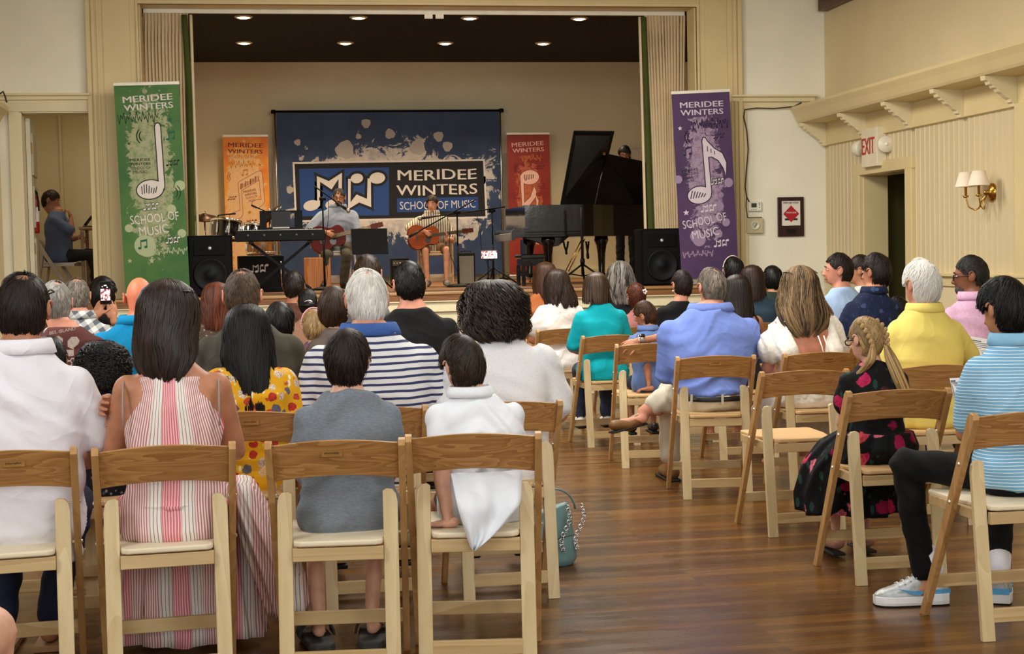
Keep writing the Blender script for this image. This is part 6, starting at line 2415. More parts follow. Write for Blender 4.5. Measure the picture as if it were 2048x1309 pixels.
# ---- row 1
YP = 4.95
I = person('man in a white polo with sunglasses on his head at the left edge', 40, 540, YP + .10, bx=28, shw=.238, turn=-6, tilt=10, skin=TAN, belly=1.05,
           hair=SHORT(2600, L=.06, T=.009, wid=.0022, messy=.22, bald=[((.1, -.35, .93), .30, .35)], whorl=(.25, -.45, .85)), hmat=H_DARK, shirt=cloth('white pique polo', S(222, 220, 228)), sleeve=.72, hem=-.08,
           collar=cloth('white polo collar', S(228, 226, 234)), bottom=NAVYC, shoe=None, folds=.006, fdir=(1, 0, .8), armr=1.05,
           ankles=[(-.14, .36, .09), (.02, .34, .09)])
eyeglasses(I['t'], lambda v: I['xf'](np.asarray(v, float).reshape(-1, 3) * [1.15, 1.0, 1.0] + [0, -.03, .062]), SUNG, 'sunglasses', top=True)
sb = plain('tan leather sandal', S(150, 112, 76), .6)
for i in (0, 1):
    a = I['legs'][i][2]
    sm = MB().box((a[0], a[1] + .07, .012), (.095, .27, .022)).tube([(a[0] - .048, a[1] + .1, .02), (a[0], a[1] + .105, .075), (a[0] + .048, a[1] + .1, .02)], .011, 8, flat=.5)
    sm.build('sandal', sb, I['t'], bevel=.004)

zsh = 1.02
DRESS = dress_stripes('pink striped cotton', zsh)
cut = {}
I = person('woman in a sleeveless pink striped dress with long straight dark brown hair', 337, 556, YP, bx=337, shw=.205, turn=-62, tilt=2, fem=True, skin=TAN, wd=1.0,
           hair=[LONG([(d, w * .95, h * 1.0, y, min(a, 150 - 300 * d), -.004) for d, w, h, y, a, _ in CAP] + [(.17, .094, .115, -.012, 96, -.006), (.215, .098, .115, -.018, 88, -.006), (.26, .104, .108, -.022, 80, .0), (.30, .096, .10, -.03, 74, .0), (.34, .075, .088, -.035, 60, .01), (.365, .06, .08, -.035, 52, .012)], 2800, T=.014, wid=.004, wave=.006, wfreq=5, tip=.42, messy=.7, turn=-.42)],
           hmat=hair_mat('straight dark brown hair', S(16, 10, 9), S(74, 48, 40), .3, .6), shirt=None, hip=1.08,
           arms={'L': {'e': (-.228, .12, .27), 'w': (.07, .17, .36), 'd': (1, -.45, .02), 'back': (.3, 1, .1), 'side': 1, 'fine': True, 'curl': (.25, .4, .3)}, 'R': {'e': (.215, .13, .28), 'w': (-.225, .15, .47), 'd': (-.35, -1, .05), 'back': (-1, .3, .1), 'side': -1, 'fine': True, 'curl': (.25, .45, .4), 'spread': .02}},
           face=True, armr=.95)
P2 = I
s = I['s']
g = MB()
rs = []
for p in FEM:
    if p[0] > .60:
        continue
    q = list(p)
    if p[0] > .3:
        q[1] *= {.39: .97, .47: .80, .53: .66, .575: .62}.get(p[0], .8)
    rs.append(I['ring'](*q, inf=.013))
g.loft(rs)
g.ell(I['U'](0, -.055, .30), (.12, .06, .2))
put(skin_over(g, .009, 4, .004, 5, 20, (1.5, 0, .05)), 'dress', DRESS, I['t'])
nkr = collar_shape(tuple(I['U'](0, 0, .575)), tuple(I['U'](0, 0, .605)), .082, .066, .066, .058, .006)
nkr.build('neckband', DRESS, I['t'], True)
m = MB()
for sx in (-1, 1):
    pth = [I['U'](sx * (.06 + .10 * k), -.105 + .07 * k * k, .50 + .05 * math.sin(k * 2.2)) for k in np.linspace(0, 1, 8)]
    pth = [I['U'](sx * .150, -.098, .40), I['U'](sx * .150, -.092, .47), I['U'](sx * .150, -.06, .545), I['U'](sx * .148, .0, .575)]
    m.tube(pth, .007, 8, flat=.4)
m.build('bra_strap', plain('grey elastic strap', S(150, 140, 134), .7), I['t'], True)
sk = pleated([(0, .10, .57, .19, .24), (0, .20, .50, .205, .28), (0, .33, .46, .225, .17), (0, .37, .30, .235, .13), (0, .37, .03, .27, .15)], 15, .07)
lobe = pleated([(.20, .16, .60, .05, .14), (.255, .18, .45, .07, .15), (.32, .20, .28, .085, .14), (.35, .22, .14, .07, .10), (.32, .22, .12, .02, .04)], 9, .10, ph=1.0)
sk.add(*lobe.arrays())
sk.build('skirt', DRESS, I['t'], True)
top_glasses(I)

I = person('boy in a grey t-shirt with short dark hair in the back row', 697, 658, YP, bx=690, shw=.185, turn=-16, tilt=8, hs=1.18, skin=FAIR,
           hair=SHORT(3000, L=.085, T=.020, wid=.003, messy=.35, whorl=(.12, -.55, .82), line=(-.36, .62, -.74)), hmat=H_DARK,
           shirt=plain('heather grey jersey', S(112, 120, 130), .9, var=.22, vscale=140, stretch=(.5, .5, 3), bscale=500, bstr=.1), sleeve=.85, hem=-.02, bottom=CHARC, legs='short', folds=.006, ease=.013, hip=1.05, belly=1.05,
           knees=[(-.115, .30, .50), (.115, .30, .50)], ankles=[(-.105, .20, .10), (.075, .20, .10), [(-.12, .31, .045), (.11, .31, .045)]],
           arms={'L': {'e': (-.20, .12, .22), 'w': (-.1, .26, .14)}, 'R': {'e': (.2, .12, .22), 'w': (.1, .26, .14)}})
SL = plain('dark grey rubber slide', S(62, 62, 62), .75)
for i, (ax, ay, rot) in enumerate(((-.105, .20, .12), (.075, .20, -.12))):
    c_, s_ = math.cos(rot), math.sin(rot)
    pts = [(-.045, -.06), (-.025, -.085), (.025, -.085), (.045, -.06), (.052, .06), (.05, .16), (.02, .195), (-.03, .19), (-.052, .14), (-.05, .05)]
    pts = [(ax + x * c_ - y * s_, ay + x * s_ + y * c_) for x, y in pts]
    m = MB().prism(pts, (0, 0, .004), (1, 0, 0), (0, 1, 0), (0, 0, .03))
    o = m.build('slide_sandal', SL, I['t'], bevel=.008, seg=3)
    m = MB()
    a = np.linspace(0, math.pi, 12)
    rings = []
    for yy in (.05, .13):
        P_ = np.stack([np.cos(a) * .056, np.full(12, yy), .03 + np.sin(a) * .055], 1)
        Q_ = P_ * [1, 1, 1] + np.stack([np.cos(a) * .008, 0 * a, np.sin(a) * .008], 1)
        rr = np.concatenate([P_, Q_[::-1]])
        rr = np.stack([ax + rr[:, 0] * c_ - rr[:, 1] * s_, ay + rr[:, 0] * s_ + rr[:, 1] * c_, rr[:, 2]], 1)
        rings.append(rr)
    MB().loft(rings).build('strap', SL, o, True)

WPOLO = cloth('white jersey polo', S(224, 228, 236))
r_ = lambda x, y, Yp: rel(x, y, Yp, 952, YP)
I = person('boy in a white polo leaning on one hand in the back row', 925, 670, YP, bx=952, shw=.17, turn=24, tilt=12, roll=-4, hs=1.16, skin=FAIR, rz=0.0,
           hair=SHORT(3000, L=.085, T=.020, wid=.003, messy=.4, whorl=(.35, -.6, .72), line=(-.36, .62, -.74)), hmat=hair_mat('ash brown hair', S(30, 22, 17), S(92, 70, 52), .4),
           shirt=WPOLO, sleeve=.45, hem=.0, collar=WPOLO, bottom=cloth('olive shorts', S(72, 78, 66)), legs='short', folds=.007, fdir=(1, 0, .9),
           arms={'L': {'abs': 1, 'e': r_(886, 965, 4.86), 'w': r_(899, 1046, 4.83), 'd': (-1, .35, -.12), 'back': (.1, 0, 1), 'side': -1, 'curl': (.1, .25, .2), 'fine': True}, 'R': {'e': (.20, .13, .24), 'w': (.12, .3, .14)}},
           ankles=[(-.09, .60, .40), (.09, .60, .40)])
# shirt tail hanging over the seat edge
tl_ = [r_(x, y, 4.74) for x, y in ((905, 950), (1050, 950), (1040, 1010), (990, 1068), (944, 1097), (928, 1050), (912, 1000))]
V0 = np.array(tl_)
V0[:, 1] = [-.13, -.13, -.165, -.185, -.19, -.185, -.165]
n = 14
rg = np.random.default_rng(4)
rows_ = []
for k in range(15):
    f = k / 14
    z = V0[0, 2] + (V0[4, 2] - V0[0, 2]) * f
    L0 = np.interp(f, [0, .45, .8, 1], [V0[0, 0], V0[6, 0] + .005, V0[5, 0] + .005, V0[4, 0] - .004])
    R0 = np.interp(f, [0, .4, .78, 1], [V0[1, 0], V0[2, 0], V0[3, 0], V0[4, 0] + .012])
    u = np.linspace(0, 1, n)
    x = L0 + (R0 - L0) * u
    y = -.185 - .06 * min(1, f * 2.2) + .008 * np.sin(u * 9 + f * 4) + .008 * np.sin(u * 15 - f * 5)
    fr = np.stack([x, y, np.full(n, z)], 1)
    rows_.append(np.concatenate([fr, fr[::-1] + np.array([0, .006, 0])]))
MB().loft(rows_).build('shirt_tail', WPOLO, I['t'], True)

# ---- row 1, right of the aisle
YA = 4.96
BLUE_STR = stripes('light blue striped pique', S(120, 172, 208), S(228, 240, 246), .0118, .14, 'Z', .002)
r_ = lambda x, y, Yp: rel(x, y, Yp, 2043, YA)
I = person('youth in a light blue polo with white stripes and black trousers at right', 2020, 553, YA, bx=2043, shw=.205, turn=18, tilt=14, skin=OLIVES, hs=1.06,
           hair=SHORT(3200, L=.095, T=.022, wid=.003, messy=.3, whorl=(.2, -.5, .84), line=(-.40, .66, -.72)), hmat=H_BLACK, shirt=BLUE_STR, sleeve=.8, hem=.02, collar=cloth('light blue collar', S(132, 182, 214)),
           bottom=BLACKC, folds=.005, face=True,
           knees=[r_(1812, 930, 5.22), None], ankles=[r_(1848, 1158, 5.24), r_(1998, 1165, 5.24), [r_(1790, 1198, 5.27), r_(1998, 1192, 5.42)]],
           arms={'L': {'e': (-.20, .12, .25), 'w': (-.03, .34, .20)}, 'R': {'e': (.2, .12, .25), 'w': (.06, .33, .22)}})
SOCK = plain('white ribbed sock', S(222, 222, 230), .9, var=.04, vscale=60, stretch=(1, 1, .05), bscale=150, bstr=.3)
SILV = plain('silver mesh', S(176, 180, 182), .35, .35, var=.25, vscale=30, bscale=400, bstr=.4)
SKB = plain('sky blue rubber', S(90, 164, 214), .4)
for i, (heel, toe) in enumerate(((r_(1893, 1206, 5.24), r_(1757, 1203, 5.27)), (r_(2000, 1209, 5.16), r_(1996, 1195, 5.42)))):
    h_, t_ = np.array(heel), np.array(toe)
    h_[2] = t_[2] = 0
    d = (t_ - h_) / np.linalg.norm(t_ - h_)
    Ln = .275
    sd = np.array([-d[1], d[0], 0])
    secs = [(0, .034, .105), (.03, .042, .112), (.07, .043, .12), (.11, .044, .118), (.16, .047, .092), (.21, .047, .072), (.25, .039, .06), (.275, .018, .044)]
    up, sole, foam = [], [], []
    for (l, w_, hh) in secs:
        c0 = h_ + d * l
        a = np.linspace(0, math.pi, 12)
        up.append(np.concatenate([[c0 + sd * w_ * math.cos(x) + np.array([0, 0, .03 + (hh - .03) * math.sin(x) ** .8]) for x in a]]))
        aa = [(-1, .0), (1, .0), (1.06, .012), (1.02, .034), (-1.02, .034), (-1.06, .012)]
        sole.append(np.array([c0 + sd * w_ * x * 1.03 + np.array([0, 0, z * (1.25 if l < .1 else 1) + .004]) for x, z in aa]))
        foam.append(np.array([c0 + sd * w_ * x * 1.02 + np.array([0, 0, z]) for x, z in ((-1, 0), (1, 0), (1, .006), (-1, .006))]))
    so = put(skin_over(MB().loft(up), .006, 2), 'sneaker', SILV, I['t'])
    MB().loft(sole).build('midsole', plain('white foam', S(226, 226, 228), .6), so, bevel=.003)
    MB().loft(foam).build('outsole', BLK, so)
    bl = MB()
    bl.loft([np.array([h_ + d * l + sd * w_ * x * 1.05 + np.array([0, 0, z]) for x, z in ((-1, .04), (1, .04), (1, .062), (-1, .062))]) for l, w_ in ((-.004, .030), (.03, .041), (.06, .041))])
    bl.build('heel_band', SKB, so)
    mk = MB()
    side = 1 if i == 0 else 1
    sgn = 1 if (sd[1] < 0) else -1
    sw = [(.10, .055), (.115, .044), (.14, .046), (.20, .070), (.14, .060), (.12, .062)]
    o_ = h_ + sd * sgn * .047
    mk.prism(sw, o_, d, (0, 0, 1), sd * sgn * .003)
    mk.build('side_stripe', SKB, so)
    lc = MB()
    for k in range(5):
        l = .10 + k * .022
        zz = np.interp(l, [.08, .11, .16, .21], [.124, .121, .096, .077])
        lc.tube([h_ + d * l + sd * x + np.array([0, 0, zz - .35 * abs(x)]) for x in (-.03, 0, .03)], .003, 6)
    lc.build('lace', plain('white lace cord', S(226, 226, 222), .7), so, True)
    an = I['legs'][i][2]
    MB().tube([tuple(h_ + d * .055 + np.array([0, 0, .06])), tuple(h_ + d * .05 + np.array([0, 0, .13])), tuple(an + np.array([0, 0, .10]))], [.038, .040, .046], 16).build('sock', SOCK, I['t'], True)

# ---- row 2, left
Y2 = 5.94
YFLOR = floral('yellow floral print', S(226, 168, 30), [S(196, 60, 44), S(226, 214, 196), S(92, 110, 126), S(206, 84, 60), S(226, 210, 190)], 26, .46, S(240, 226, 186), 1.5, .8)
seat_at(490, 2, 'folding chair under the woman in the yellow floral top', -.04, 'tan', .03)
I = person('woman in a yellow floral top with very long black hair', 492, 605, Y2, bx=500, shw=.185, turn=4, tilt=8, fem=True, skin=TAN, hs=1.05,
           hair=[LONG(CAP + [(.18, .100, .115, -.014, 112, 0), (.26, .104, .125, -.02, 96, 0), (.34, .10, .13, -.03, 84, .01), (.44, .10, .13, -.035, 76, .02), (.52, .10, .12, -.04, 70, .03), (.56, .09, .11, -.045, 64, .035)], 2600, T=.016, wid=.004, wave=.007, wfreq=7, tip=.3, messy=.9)],
           hmat=H_BLACK, shirt=YFLOR, sleeve=.7, hem=-.02, bottom=YFLOR, legs='long', ease=.016, sleeve_flare=1.15)
sk = pleated([(0, .08, .58, .19, .22), (0, .16, .50, .225, .27), (0, .22, .44, .24, .25)], 11, .05)
sk.build('skirt', YFLOR, I['t'], True)
NAVSTR = stripes('white and navy striped jersey', S(222, 222, 226), S(52, 60, 98), .0272, .30, 'Z', .003)
seat_at(732, 2, 'folding chair under the white-haired man in the striped polo')
I = person('white-haired man in a navy striped polo with a blue collar', 733, 535, Y2, bx=738, shw=.268, wd=1.15, belly=1.12, turn=2, tilt=6, skin=PINKY, hs=1.06,
           hair=SHORT(3600, L=.052, T=.010, wid=.0026, messy=.25, whorl=(.16, -.42, .88), line=(-.34, .60, -.66), bald=[((.1, -.40, .90), .2, .3)]), hmat=H_WHITE,
           shirt=NAVSTR, sleeve=.95, hem=-.01, collar=cloth('blue polo collar', S(62, 96, 164)), bottom=KHAKI, shoe=K_SHOE, folds=.005)
WBL = lace('white embroidered cotton', S(226, 226, 230), 110, .3)
I = person('woman in a white blouse with a mop of dark curly hair', 990, 560, Y2, bx=1005, shw=.222, wd=1.1, turn=10, tilt=8, fem=True, skin=TAN, hs=1.0,
           hair=[LONG([(0, .03, .03, -.016, 178, 0), (.012, .075, .08, -.014, 165, 0), (.04, .098, .112, -.014, 150, 0), (.09, .114, .128, -.016, 138, 0), (.16, .120, .130, -.02, 122, 0), (.215, .122, .125, -.026, 110, 0), (.262, .108, .11, -.03, 98, 0), (.292, .08, .09, -.03, 84, 0)], 1700, T=.034, wid=.005, wave=.012, curl=.009, wfreq=4.6, K=34, tip=.3, messy=1.2, shade=(.42, .3))],
           hmat=hair_mat('dark curly hair', S(20, 14, 11), S(84, 64, 50), .38), shirt=WBL, sleeve=.72, hem=-.06, bottom=NAVYC, shoe=K_SHOE, ease=.018, sleeve_flare=1.25, folds=.006)
seat_at(205, 2, 'folding chair under the child with a cloud of black curls')
DKP = floral('dark patterned dress', S(22, 24, 34), [S(140, 136, 130), S(60, 70, 96), S(96, 92, 100)], 60, .3, None, thin=.6)
I = person('child with a cloud of black curls in a dark patterned dress', 203, 682, Y2, bx=200, shw=.135, hs=1.2, fem=True, skin=BROWN, tilt=6,
           hair=[LONG([(0, .03, .03, -.016, 178, 0), (.012, .066, .07, -.014, 165, 0), (.05, .10, .11, -.014, 150, 0), (.11, .115, .12, -.016, 132, 0), (.18, .112, .118, -.02, 112, 0), (.235, .10, .10, -.026, 98, 0), (.26, .06, .07, -.03, 80, 0)], 1300, T=.02, wid=.005, curl=.009, wfreq=10, K=26, tip=.3, messy=1.2)],
           hmat=H_BLACK, shirt=DKP, sleeve=.4, hem=-.02, bottom=DKP, legs='long')
seat_at(95, 2, 'folding chair under the small dark-haired child at the far left', dy=.35)
person('small dark-haired child half hidden by the man in the white polo', 96, 672, Y2 + .35, shw=.13, hs=1.2, skin=BROWN, hair=SHORT(900, L=.06, T=.018, wid=.005, messy=.5), hmat=H_BLACK, shirt=BLACKC, sleeve=.6, bottom=JEANS)

# ---- row 2, right: the girl with braids
YB2 = 5.85
FLD = floral('black rose print', S(16, 17, 20), [S(196, 40, 92), S(226, 120, 140), S(150, 20, 70), S(206, 78, 84)], 13, .40, S(34, 62, 58), 2.0, .55)
r_ = lambda x, y, Yp: rel(x, y, Yp, 1752, YB2)
I = person('girl with two braided pigtails, glasses and a black rose print dress', 1738, 630, YB2, bx=1752, shw=.155, turn=22, tilt=8, hs=1.2, fem=True, skin=FAIR, hair=None, shirt=FLD, sleeve=.55, hem=-.01, folds=.004, bottom=None,
           glasses=GLBLK, face=True, hmat=H_BLOND, ankles=[(-.06, .32, .12), (.09, .34, .12)], arms={'L': {'e': (-.19, .12, .24), 'w': (-.06, .26, .17)}, 'R': {'e': (.19, .12, .24), 'w': (.06, .26, .17)}})
G = I
hp = []
hp += short_hair(I['xf'], I['rg'], n=1500, L=.10, T=.006, wid=.0028, messy=.08, whorl=(-.72, .1, .70), line=(-.30, .62, -.70), drop=.1, bald=[((1, -.2, .35), .78, 0)])
hp += short_hair(I['xf'], I['rg'], n=1500, L=.10, T=.006, wid=.0028, messy=.08, whorl=(.72, .1, .70), line=(-.30, .62, -.70), drop=.1, bald=[((-1, -.2, .35), .78, 0)], density_shell=True)
for sx in (-1, 1):
    kn = []
    path = np.array([[sx * .060, -.035, .088], [sx * .066, -.062, .062], [sx * .066, -.083, .034], [sx * .062, -.096, .004], [sx * .056, -.102, -.026], [sx * .050, -.103, -.052]])
    for j in range(11):
        f = j / 10 * (len(path) - 1)
        k = min(int(f), len(path) - 2)
        p = path[k] + (path[k + 1] - path[k]) * (f - k)
        q = MB().ell(p + np.array([sx * .006 * (-1) ** j, -.004, 0]), (.0145, .010, .0165), 10, 6, np.array(Euler((.3, .6 * (-1) ** j, 0)).to_matrix()))
        V_, F_ = q.arrays()
        V_ = I['xf'](V_)
        Q_ = np.array([x for x in F_ if len(x) == 4])
        kn.append((V_, Q_, np.full(len(V_), .58 + .12 * (-1) ** j)))
    hp += kn
    e = I['xf'](path[-1:])[0]
    if sx > 0:
        pth = [e, e + np.array([.012, -.025, -.06]), e + np.array([.035, -.045, -.14]), e + np.array([.075, -.04, -.22]), e + np.array([.115, -.03, -.30])]
        hp += tail_hair(pth, [.012, .024, .030, .034, .03], I['rg'], 420, .0032, shade=(.7, .25))
    else:
        pth = [e, e + np.array([-.010, -.015, -.05]), e + np.array([-.035, .02, -.10]), e + np.array([-.08, .06, -.15]), e + np.array([-.12, .09, -.20])]
        hp += tail_hair(pth, [.010, .016, .018, .018, .012], I['rg'], 240, .0032, shade=(.6, .25))
finish_hair(I['t'], H_BLOND, hp)
sk = pleated([(0, .02, .58, .15, .16), (0, .10, .52, .19, .26), (-.01, .19, .42, .225, .26), (-.02, .24, .30, .235, .23), (-.02, .24, .22, .225, .23)], 13, .07)
sk.build('skirt', FLD, I['t'], True)
FL = plain('rose gold flat shoe', S(196, 140, 122), .35, .3)
for i in (0, 1):
    a = I['legs'][i][2]
    o = put(skin_over(MB().capsule((a[0], a[1] - .02, a[2] - .055), (a[0], a[1] + .13, a[2] - .075), .034, .028), .007, 2), 'flat_shoe', FL, I['t'])
    MB().box((a[0], a[1] + .055, a[2] - .106), (.06, .2, .012)).build('sole', plain('dark sole', S(36, 32, 30), .7), o, bevel=.004)

# ---- row 3
Y3 = 6.94
Y4 = 8.03
Y5 = 9.25
MAR = cloth('maroon jersey', S(84, 44, 42))
seat_at(135, 4, 'folding chair under the man in the maroon t-shirt', dy=-.28)
I = person('grey-haired man in a maroon island print t-shirt', 106, 558, Y4 - .28, bx=136, shw=.20, wd=1.1, skin=PINKY, tilt=4, turn=10, hair=SHORT(1800, L=.045, T=.007, wid=.0035, messy=.3, bald=[((0, -.1, 1), .45, .35)]), hmat=H_GREY, shirt=MAR, sleeve=.8, hem=0, bottom=KHAKI, folds=.004)
# print on the back of the shirt
WPR = plain('cream screen print', S(188, 174, 164), .8, var=.15, vscale=60)
o_ = np.array(rel(150, 690, Y4 - .16, 134, Y4))


def on_back(x, y):
    return np.array(rel(x, y, Y4 - .46, 136, Y4 - .28))


p0, p1 = on_back(98, 670), on_back(150, 660)
lettering('lettering', 'BEL ISLAND', .022, WPR, I['t'], (p0 + p1) / 2 + np.array([0, -.004, 0]), (1, 0, .16), (0, 0, 1), np.array([0, -.004, 0]), .02, width=p1[0] - p0[0])
m = MB()
for poly in ([(104, 676), (116, 672), (124, 678), (124, 690), (120, 700), (146, 700), (134, 694), (134, 682), (142, 674), (152, 674), (158, 682), (154, 690), (146, 696), (146, 712), (110, 716), (112, 700), (102, 686)],):
    P_ = np.array([on_back(x, y) for x, y in poly])
    m.add(np.concatenate([P_, P_ + [0, -.004, 0]]), [tuple(range(len(P_))), tuple(range(2 * len(P_) - 1, len(P_) - 1, -1))] + [(j, (j + 1) % len(P_), len(P_) + (j + 1) % len(P_), len(P_) + j) for j in range(len(P_))])
for k in range(5):
    m.tube([on_back(108 + 6 * k + 8 * u, 720 + 5 * k + 4 * math.sin(u * 7 + k)) + np.array([0, -.003, 0]) for u in np.linspace(0, 5, 9)], .003, 6)
m.build('shirt_print', WPR, I['t'])
seat_at(272, 4, 'folding chair under the bald man in the turquoise polo')
TEAL = cloth('bright turquoise pique', S(8, 128, 176))
I = person('bald man in a bright turquoise polo', 276, 549, Y4, bx=272, shw=.245, wd=1.1, skin=skin_mat('sunburnt skin', S(206, 118, 84)), tilt=8, turn=4, hs=1.04, shirt=TEAL, sleeve=.85, hem=0, collar=TEAL, bottom=KHAKI, hair=None, hmat=H_GREY, folds=.004)
seat_at(495, 3, 'folding chair under the man in the dark olive t-shirt')
I = person('man with thinning hair in a dark olive t-shirt', 483, 535, Y3, bx=496, shw=.24, wd=1.12, skin=PINKY, tilt=8, turn=-4, hs=1.08, hair=SHORT(3000, L=.032, T=.006, wid=.0026, messy=.4, whorl=(.05, -.35, .93), bald=[((.02, -.32, .95), .34, .35)], line=(-.34, .6, -.66)), hmat=H_SPARSE,
           shirt=cloth('dark olive jersey', S(66, 64, 54)), sleeve=.85, hem=0, bottom=JEANS, shoe=K_SHOE, folds=.004)
YEL = cloth('yellow pique polo', S(230, 210, 114))
seat_at(1842, 3, 'folding chair under the white-haired man in yellow', -.02)
I = person('white-haired man in a yellow polo', 1850, 518, Y3, bx=1852, shw=.205, wd=1.12, belly=1.1, skin=PINKY, tilt=6, turn=16, hs=1.08, hair=SHORT(3000, L=.075, T=.016, wid=.003, messy=.45, whorl=(.3, -.5, .8), bald=[((.42, -.62, .66), .22, .3)], line=(-.36, .62, -.68)), hmat=H_WHITE,
           shirt=YEL, sleeve=.95, hem=0, collar=YEL, bottom=KHAKI, shoe=K_SHOE, face=True, folds=.004,
           arms={'R': {'abs': 1, 'e': rel(1938, 712, 7.02, 1852, Y3), 'w': rel(1918, 750, 7.24, 1852, Y3), 'd': (1, .25, .1), 'back': (0, 0, 1), 'side': 1, 'fine': True, 'curl': (.5, .7, .5)}})

# ---- row 4
Y4 = 8.03
seat_at(156, 5, 'folding chair under the man with the plaid collar')
PLD = plaid('grey and white plaid', S(206, 204, 200), S(96, 102, 110), S(52, 58, 66), .06)
person('balding man in a grey and white plaid shirt', 150, 553, Y5, bx=156, shw=.22, wd=1.1, skin=PINKY, tilt=8, turn=6, hs=1.02, hair=SHORT(1600, L=.04, T=.006, wid=.004, messy=.35, bald=[((0, -.12, 1), .62, .15)], line=(-.34, .6, -.66)), hmat=H_SALT, shirt=PLD, sleeve=.9, collar=PLD, bottom=JEANS)
seat_at(560, 4, 'folding chair under the child with glossy black hair')
person('child with glossy black hair in front of the man in olive', 558, 604, Y4, shw=.15, hs=1.2, skin=OLIVES, tilt=6, hair=SHORT(1700, L=.11, T=.022, wid=.0045, messy=.35, line=(-.5, .6, -.86)), hmat=H_BLACK, shirt=cloth('pale pink jersey', S(208, 160, 164)), sleeve=.6, bottom=JEANS)
seat_at(668, 4, 'folding chair under the brown-haired child beside the white-haired man')
person('child with straight brown hair left of the white-haired man', 668, 572, Y4, shw=.16, hs=1.15, skin=FAIR, fem=True, turn=-12, tilt=8, hair=SHORT(1800, L=.13, T=.02, wid=.0045, messy=.2, whorl=(.1, -.4, .9), line=(-.42, .6, -.9)), hmat=H_BROWN, shirt=cloth('taupe jersey', S(96, 84, 78)), sleeve=.7, bottom=JEANS)
seat_at(820, 4, 'folding chair under the man in the black t-shirt')
I = person('man with short black hair in a black t-shirt', 819, 521, Y4, bx=824, shw=.245, wd=1.15, skin=PINKY, tilt=5, turn=4, hs=1.05, hair=SHORT(2600, L=.045, T=.010, wid=.0035, messy=.3, line=(-.32, .6, -.62)), hmat=H_BLACK, shirt=BLACKC, sleeve=.9, hem=0, bottom=NAVYC, shoe=K_SHOE, folds=.004)
nb = collar_shape(tuple(I['nk'] * .3 + I['U'](0, -.004, .585) * .7), tuple(I['nk'] * .42 + I['U'](0, -.004, .585) * .58), .078, .07, .074, .066, .006)
nb.build('neckband', BLACKC, I['t'], True)
BLU = cloth('blue oxford cloth', S(112, 134, 204))
r_ = lambda x, y, Yp: rel(x, y, Yp, 1416, Y4 + .08)
I = person('big man in a blue shirt with a bald crown and one leg crossed', 1427, 532, Y4 + .08, bx=1416, shw=.292, wd=1.22, belly=1.22, skin=PINKY, tilt=10, turn=10, hs=1.06, hip=1.1,
           hair=SHORT(2800, L=.05, T=.008, wid=.003, messy=.3, whorl=(.1, -.3, .95), bald=[((.25, -.38, .88), .36, .12), ((.1, .2, 1), .4, .3)], line=(-.34, .6, -.66)), hmat=H_SALT, shirt=BLU, sleeve=1.25, hem=.085, collar=BLU, bottom=None, folds=.006,
           knees=[(-.12, .42, .52), r_(1326, 800, 8.42)], ankles=[(-.13, .38, .09), r_(1284, 826, 8.45), [None, r_(1238, 846, 8.42)]], arms={'L': {'e': (-.275, .08, .24), 'w': (-.10, .26, .16)}, 'R': {'e': (.27, .08, .24), 'w': (.12, .28, .16)}})
s, kx = I['s'], I['kx']
g = MB()
g.loft([I['ring'](*p, inf=.014) for p in MALE if p[0] < .12])
lr = .5 * s + .5 * kx
hpj, kn, an, toe = I['legs'][0]
g.capsule(hpj, kn, .088 * lr, .07 * lr).capsule(kn, an + (kn - an) * .12, .066 * lr, .055 * lr)
hpj, kn, an, toe = I['legs'][1]
g.capsule(hpj, kn, .088 * lr, .07 * lr).capsule(kn, kn + (an - kn) * .35, .064 * lr, .058 * lr)
put(skin_over(g, .0125, 4, .005, 9, 18), 'trousers', cloth('pale khaki cotton', S(204, 196, 178)), I['t'])
bz = MALE[2]
rr = [I['ring'](h, *MALE[2][1:], inf=.022) for h in (.068, .100)]
ri = [I['ring'](h, *MALE[2][1:], inf=.010) for h in (.100, .068)]
be = MB()
n = 28
be.loft(rr + ri, caps=False)
be.add(np.concatenate([rr[0], ri[1]]), [(j, n + j, n + (j + 1) % n, (j + 1) % n) for j in range(n)])
bo = be.build('belt', plain('black leather belt', S(18, 17, 18), .4), I['t'], True)
lp = MB()
for j in (17, 21, 24):
    lp.beam(rr[0][j] + (rr[0][j] - [0, 0, rr[0][j][2]]) * .02 + [0, -.003, -.012], rr[1][j] + [0, -.003, .012], .012, .006, (1, 0, 0))
lp.build('belt_loop', cloth('pale khaki cotton', S(204, 196, 178)), I['t'])
pl = MB()
p0, p1 = I['U'](0, -.128, .50), I['U'](0, -.142, .34)
hpj, kn, an, toe = I['legs'][1]
d = (toe - an) / np.linalg.norm(toe - an)
so = put(skin_over(MB().capsule(an + d * .02 + [0, 0, -.03], an + d * .10 + [0, 0, -.035], .040, .038).capsule(an + d * .1 + [0, 0, -.035], toe + d * .04 + [0, 0, -.0], .038, .030), .008, 2), 'loafer', plain('brown leather loafer', S(120, 82, 44), .4, var=.15), I['t'])
sl = MB().beam(tuple(an - d * .02 + [0, 0, -.070]), tuple(toe + d * .06 + [0, 0, -.036]), .068, .012, (0, 1, 0))
sl.build('sole', plain('dark sole', S(36, 32, 30), .7), so, bevel=.004)

an = I['legs'][0][2]
so = put(skin_over(MB().capsule((an[0], an[1] - .03, .05), (an[0], an[1] + .16, .04), .046, .036), .008, 2), 'loafer', MATS['brown leather loafer'], I['t'])
MB().box((an[0], an[1] + .065, .008), (.085, .29, .016)).build('sole', plain('dark sole', S(36, 32, 30), .7), so, bevel=.006)

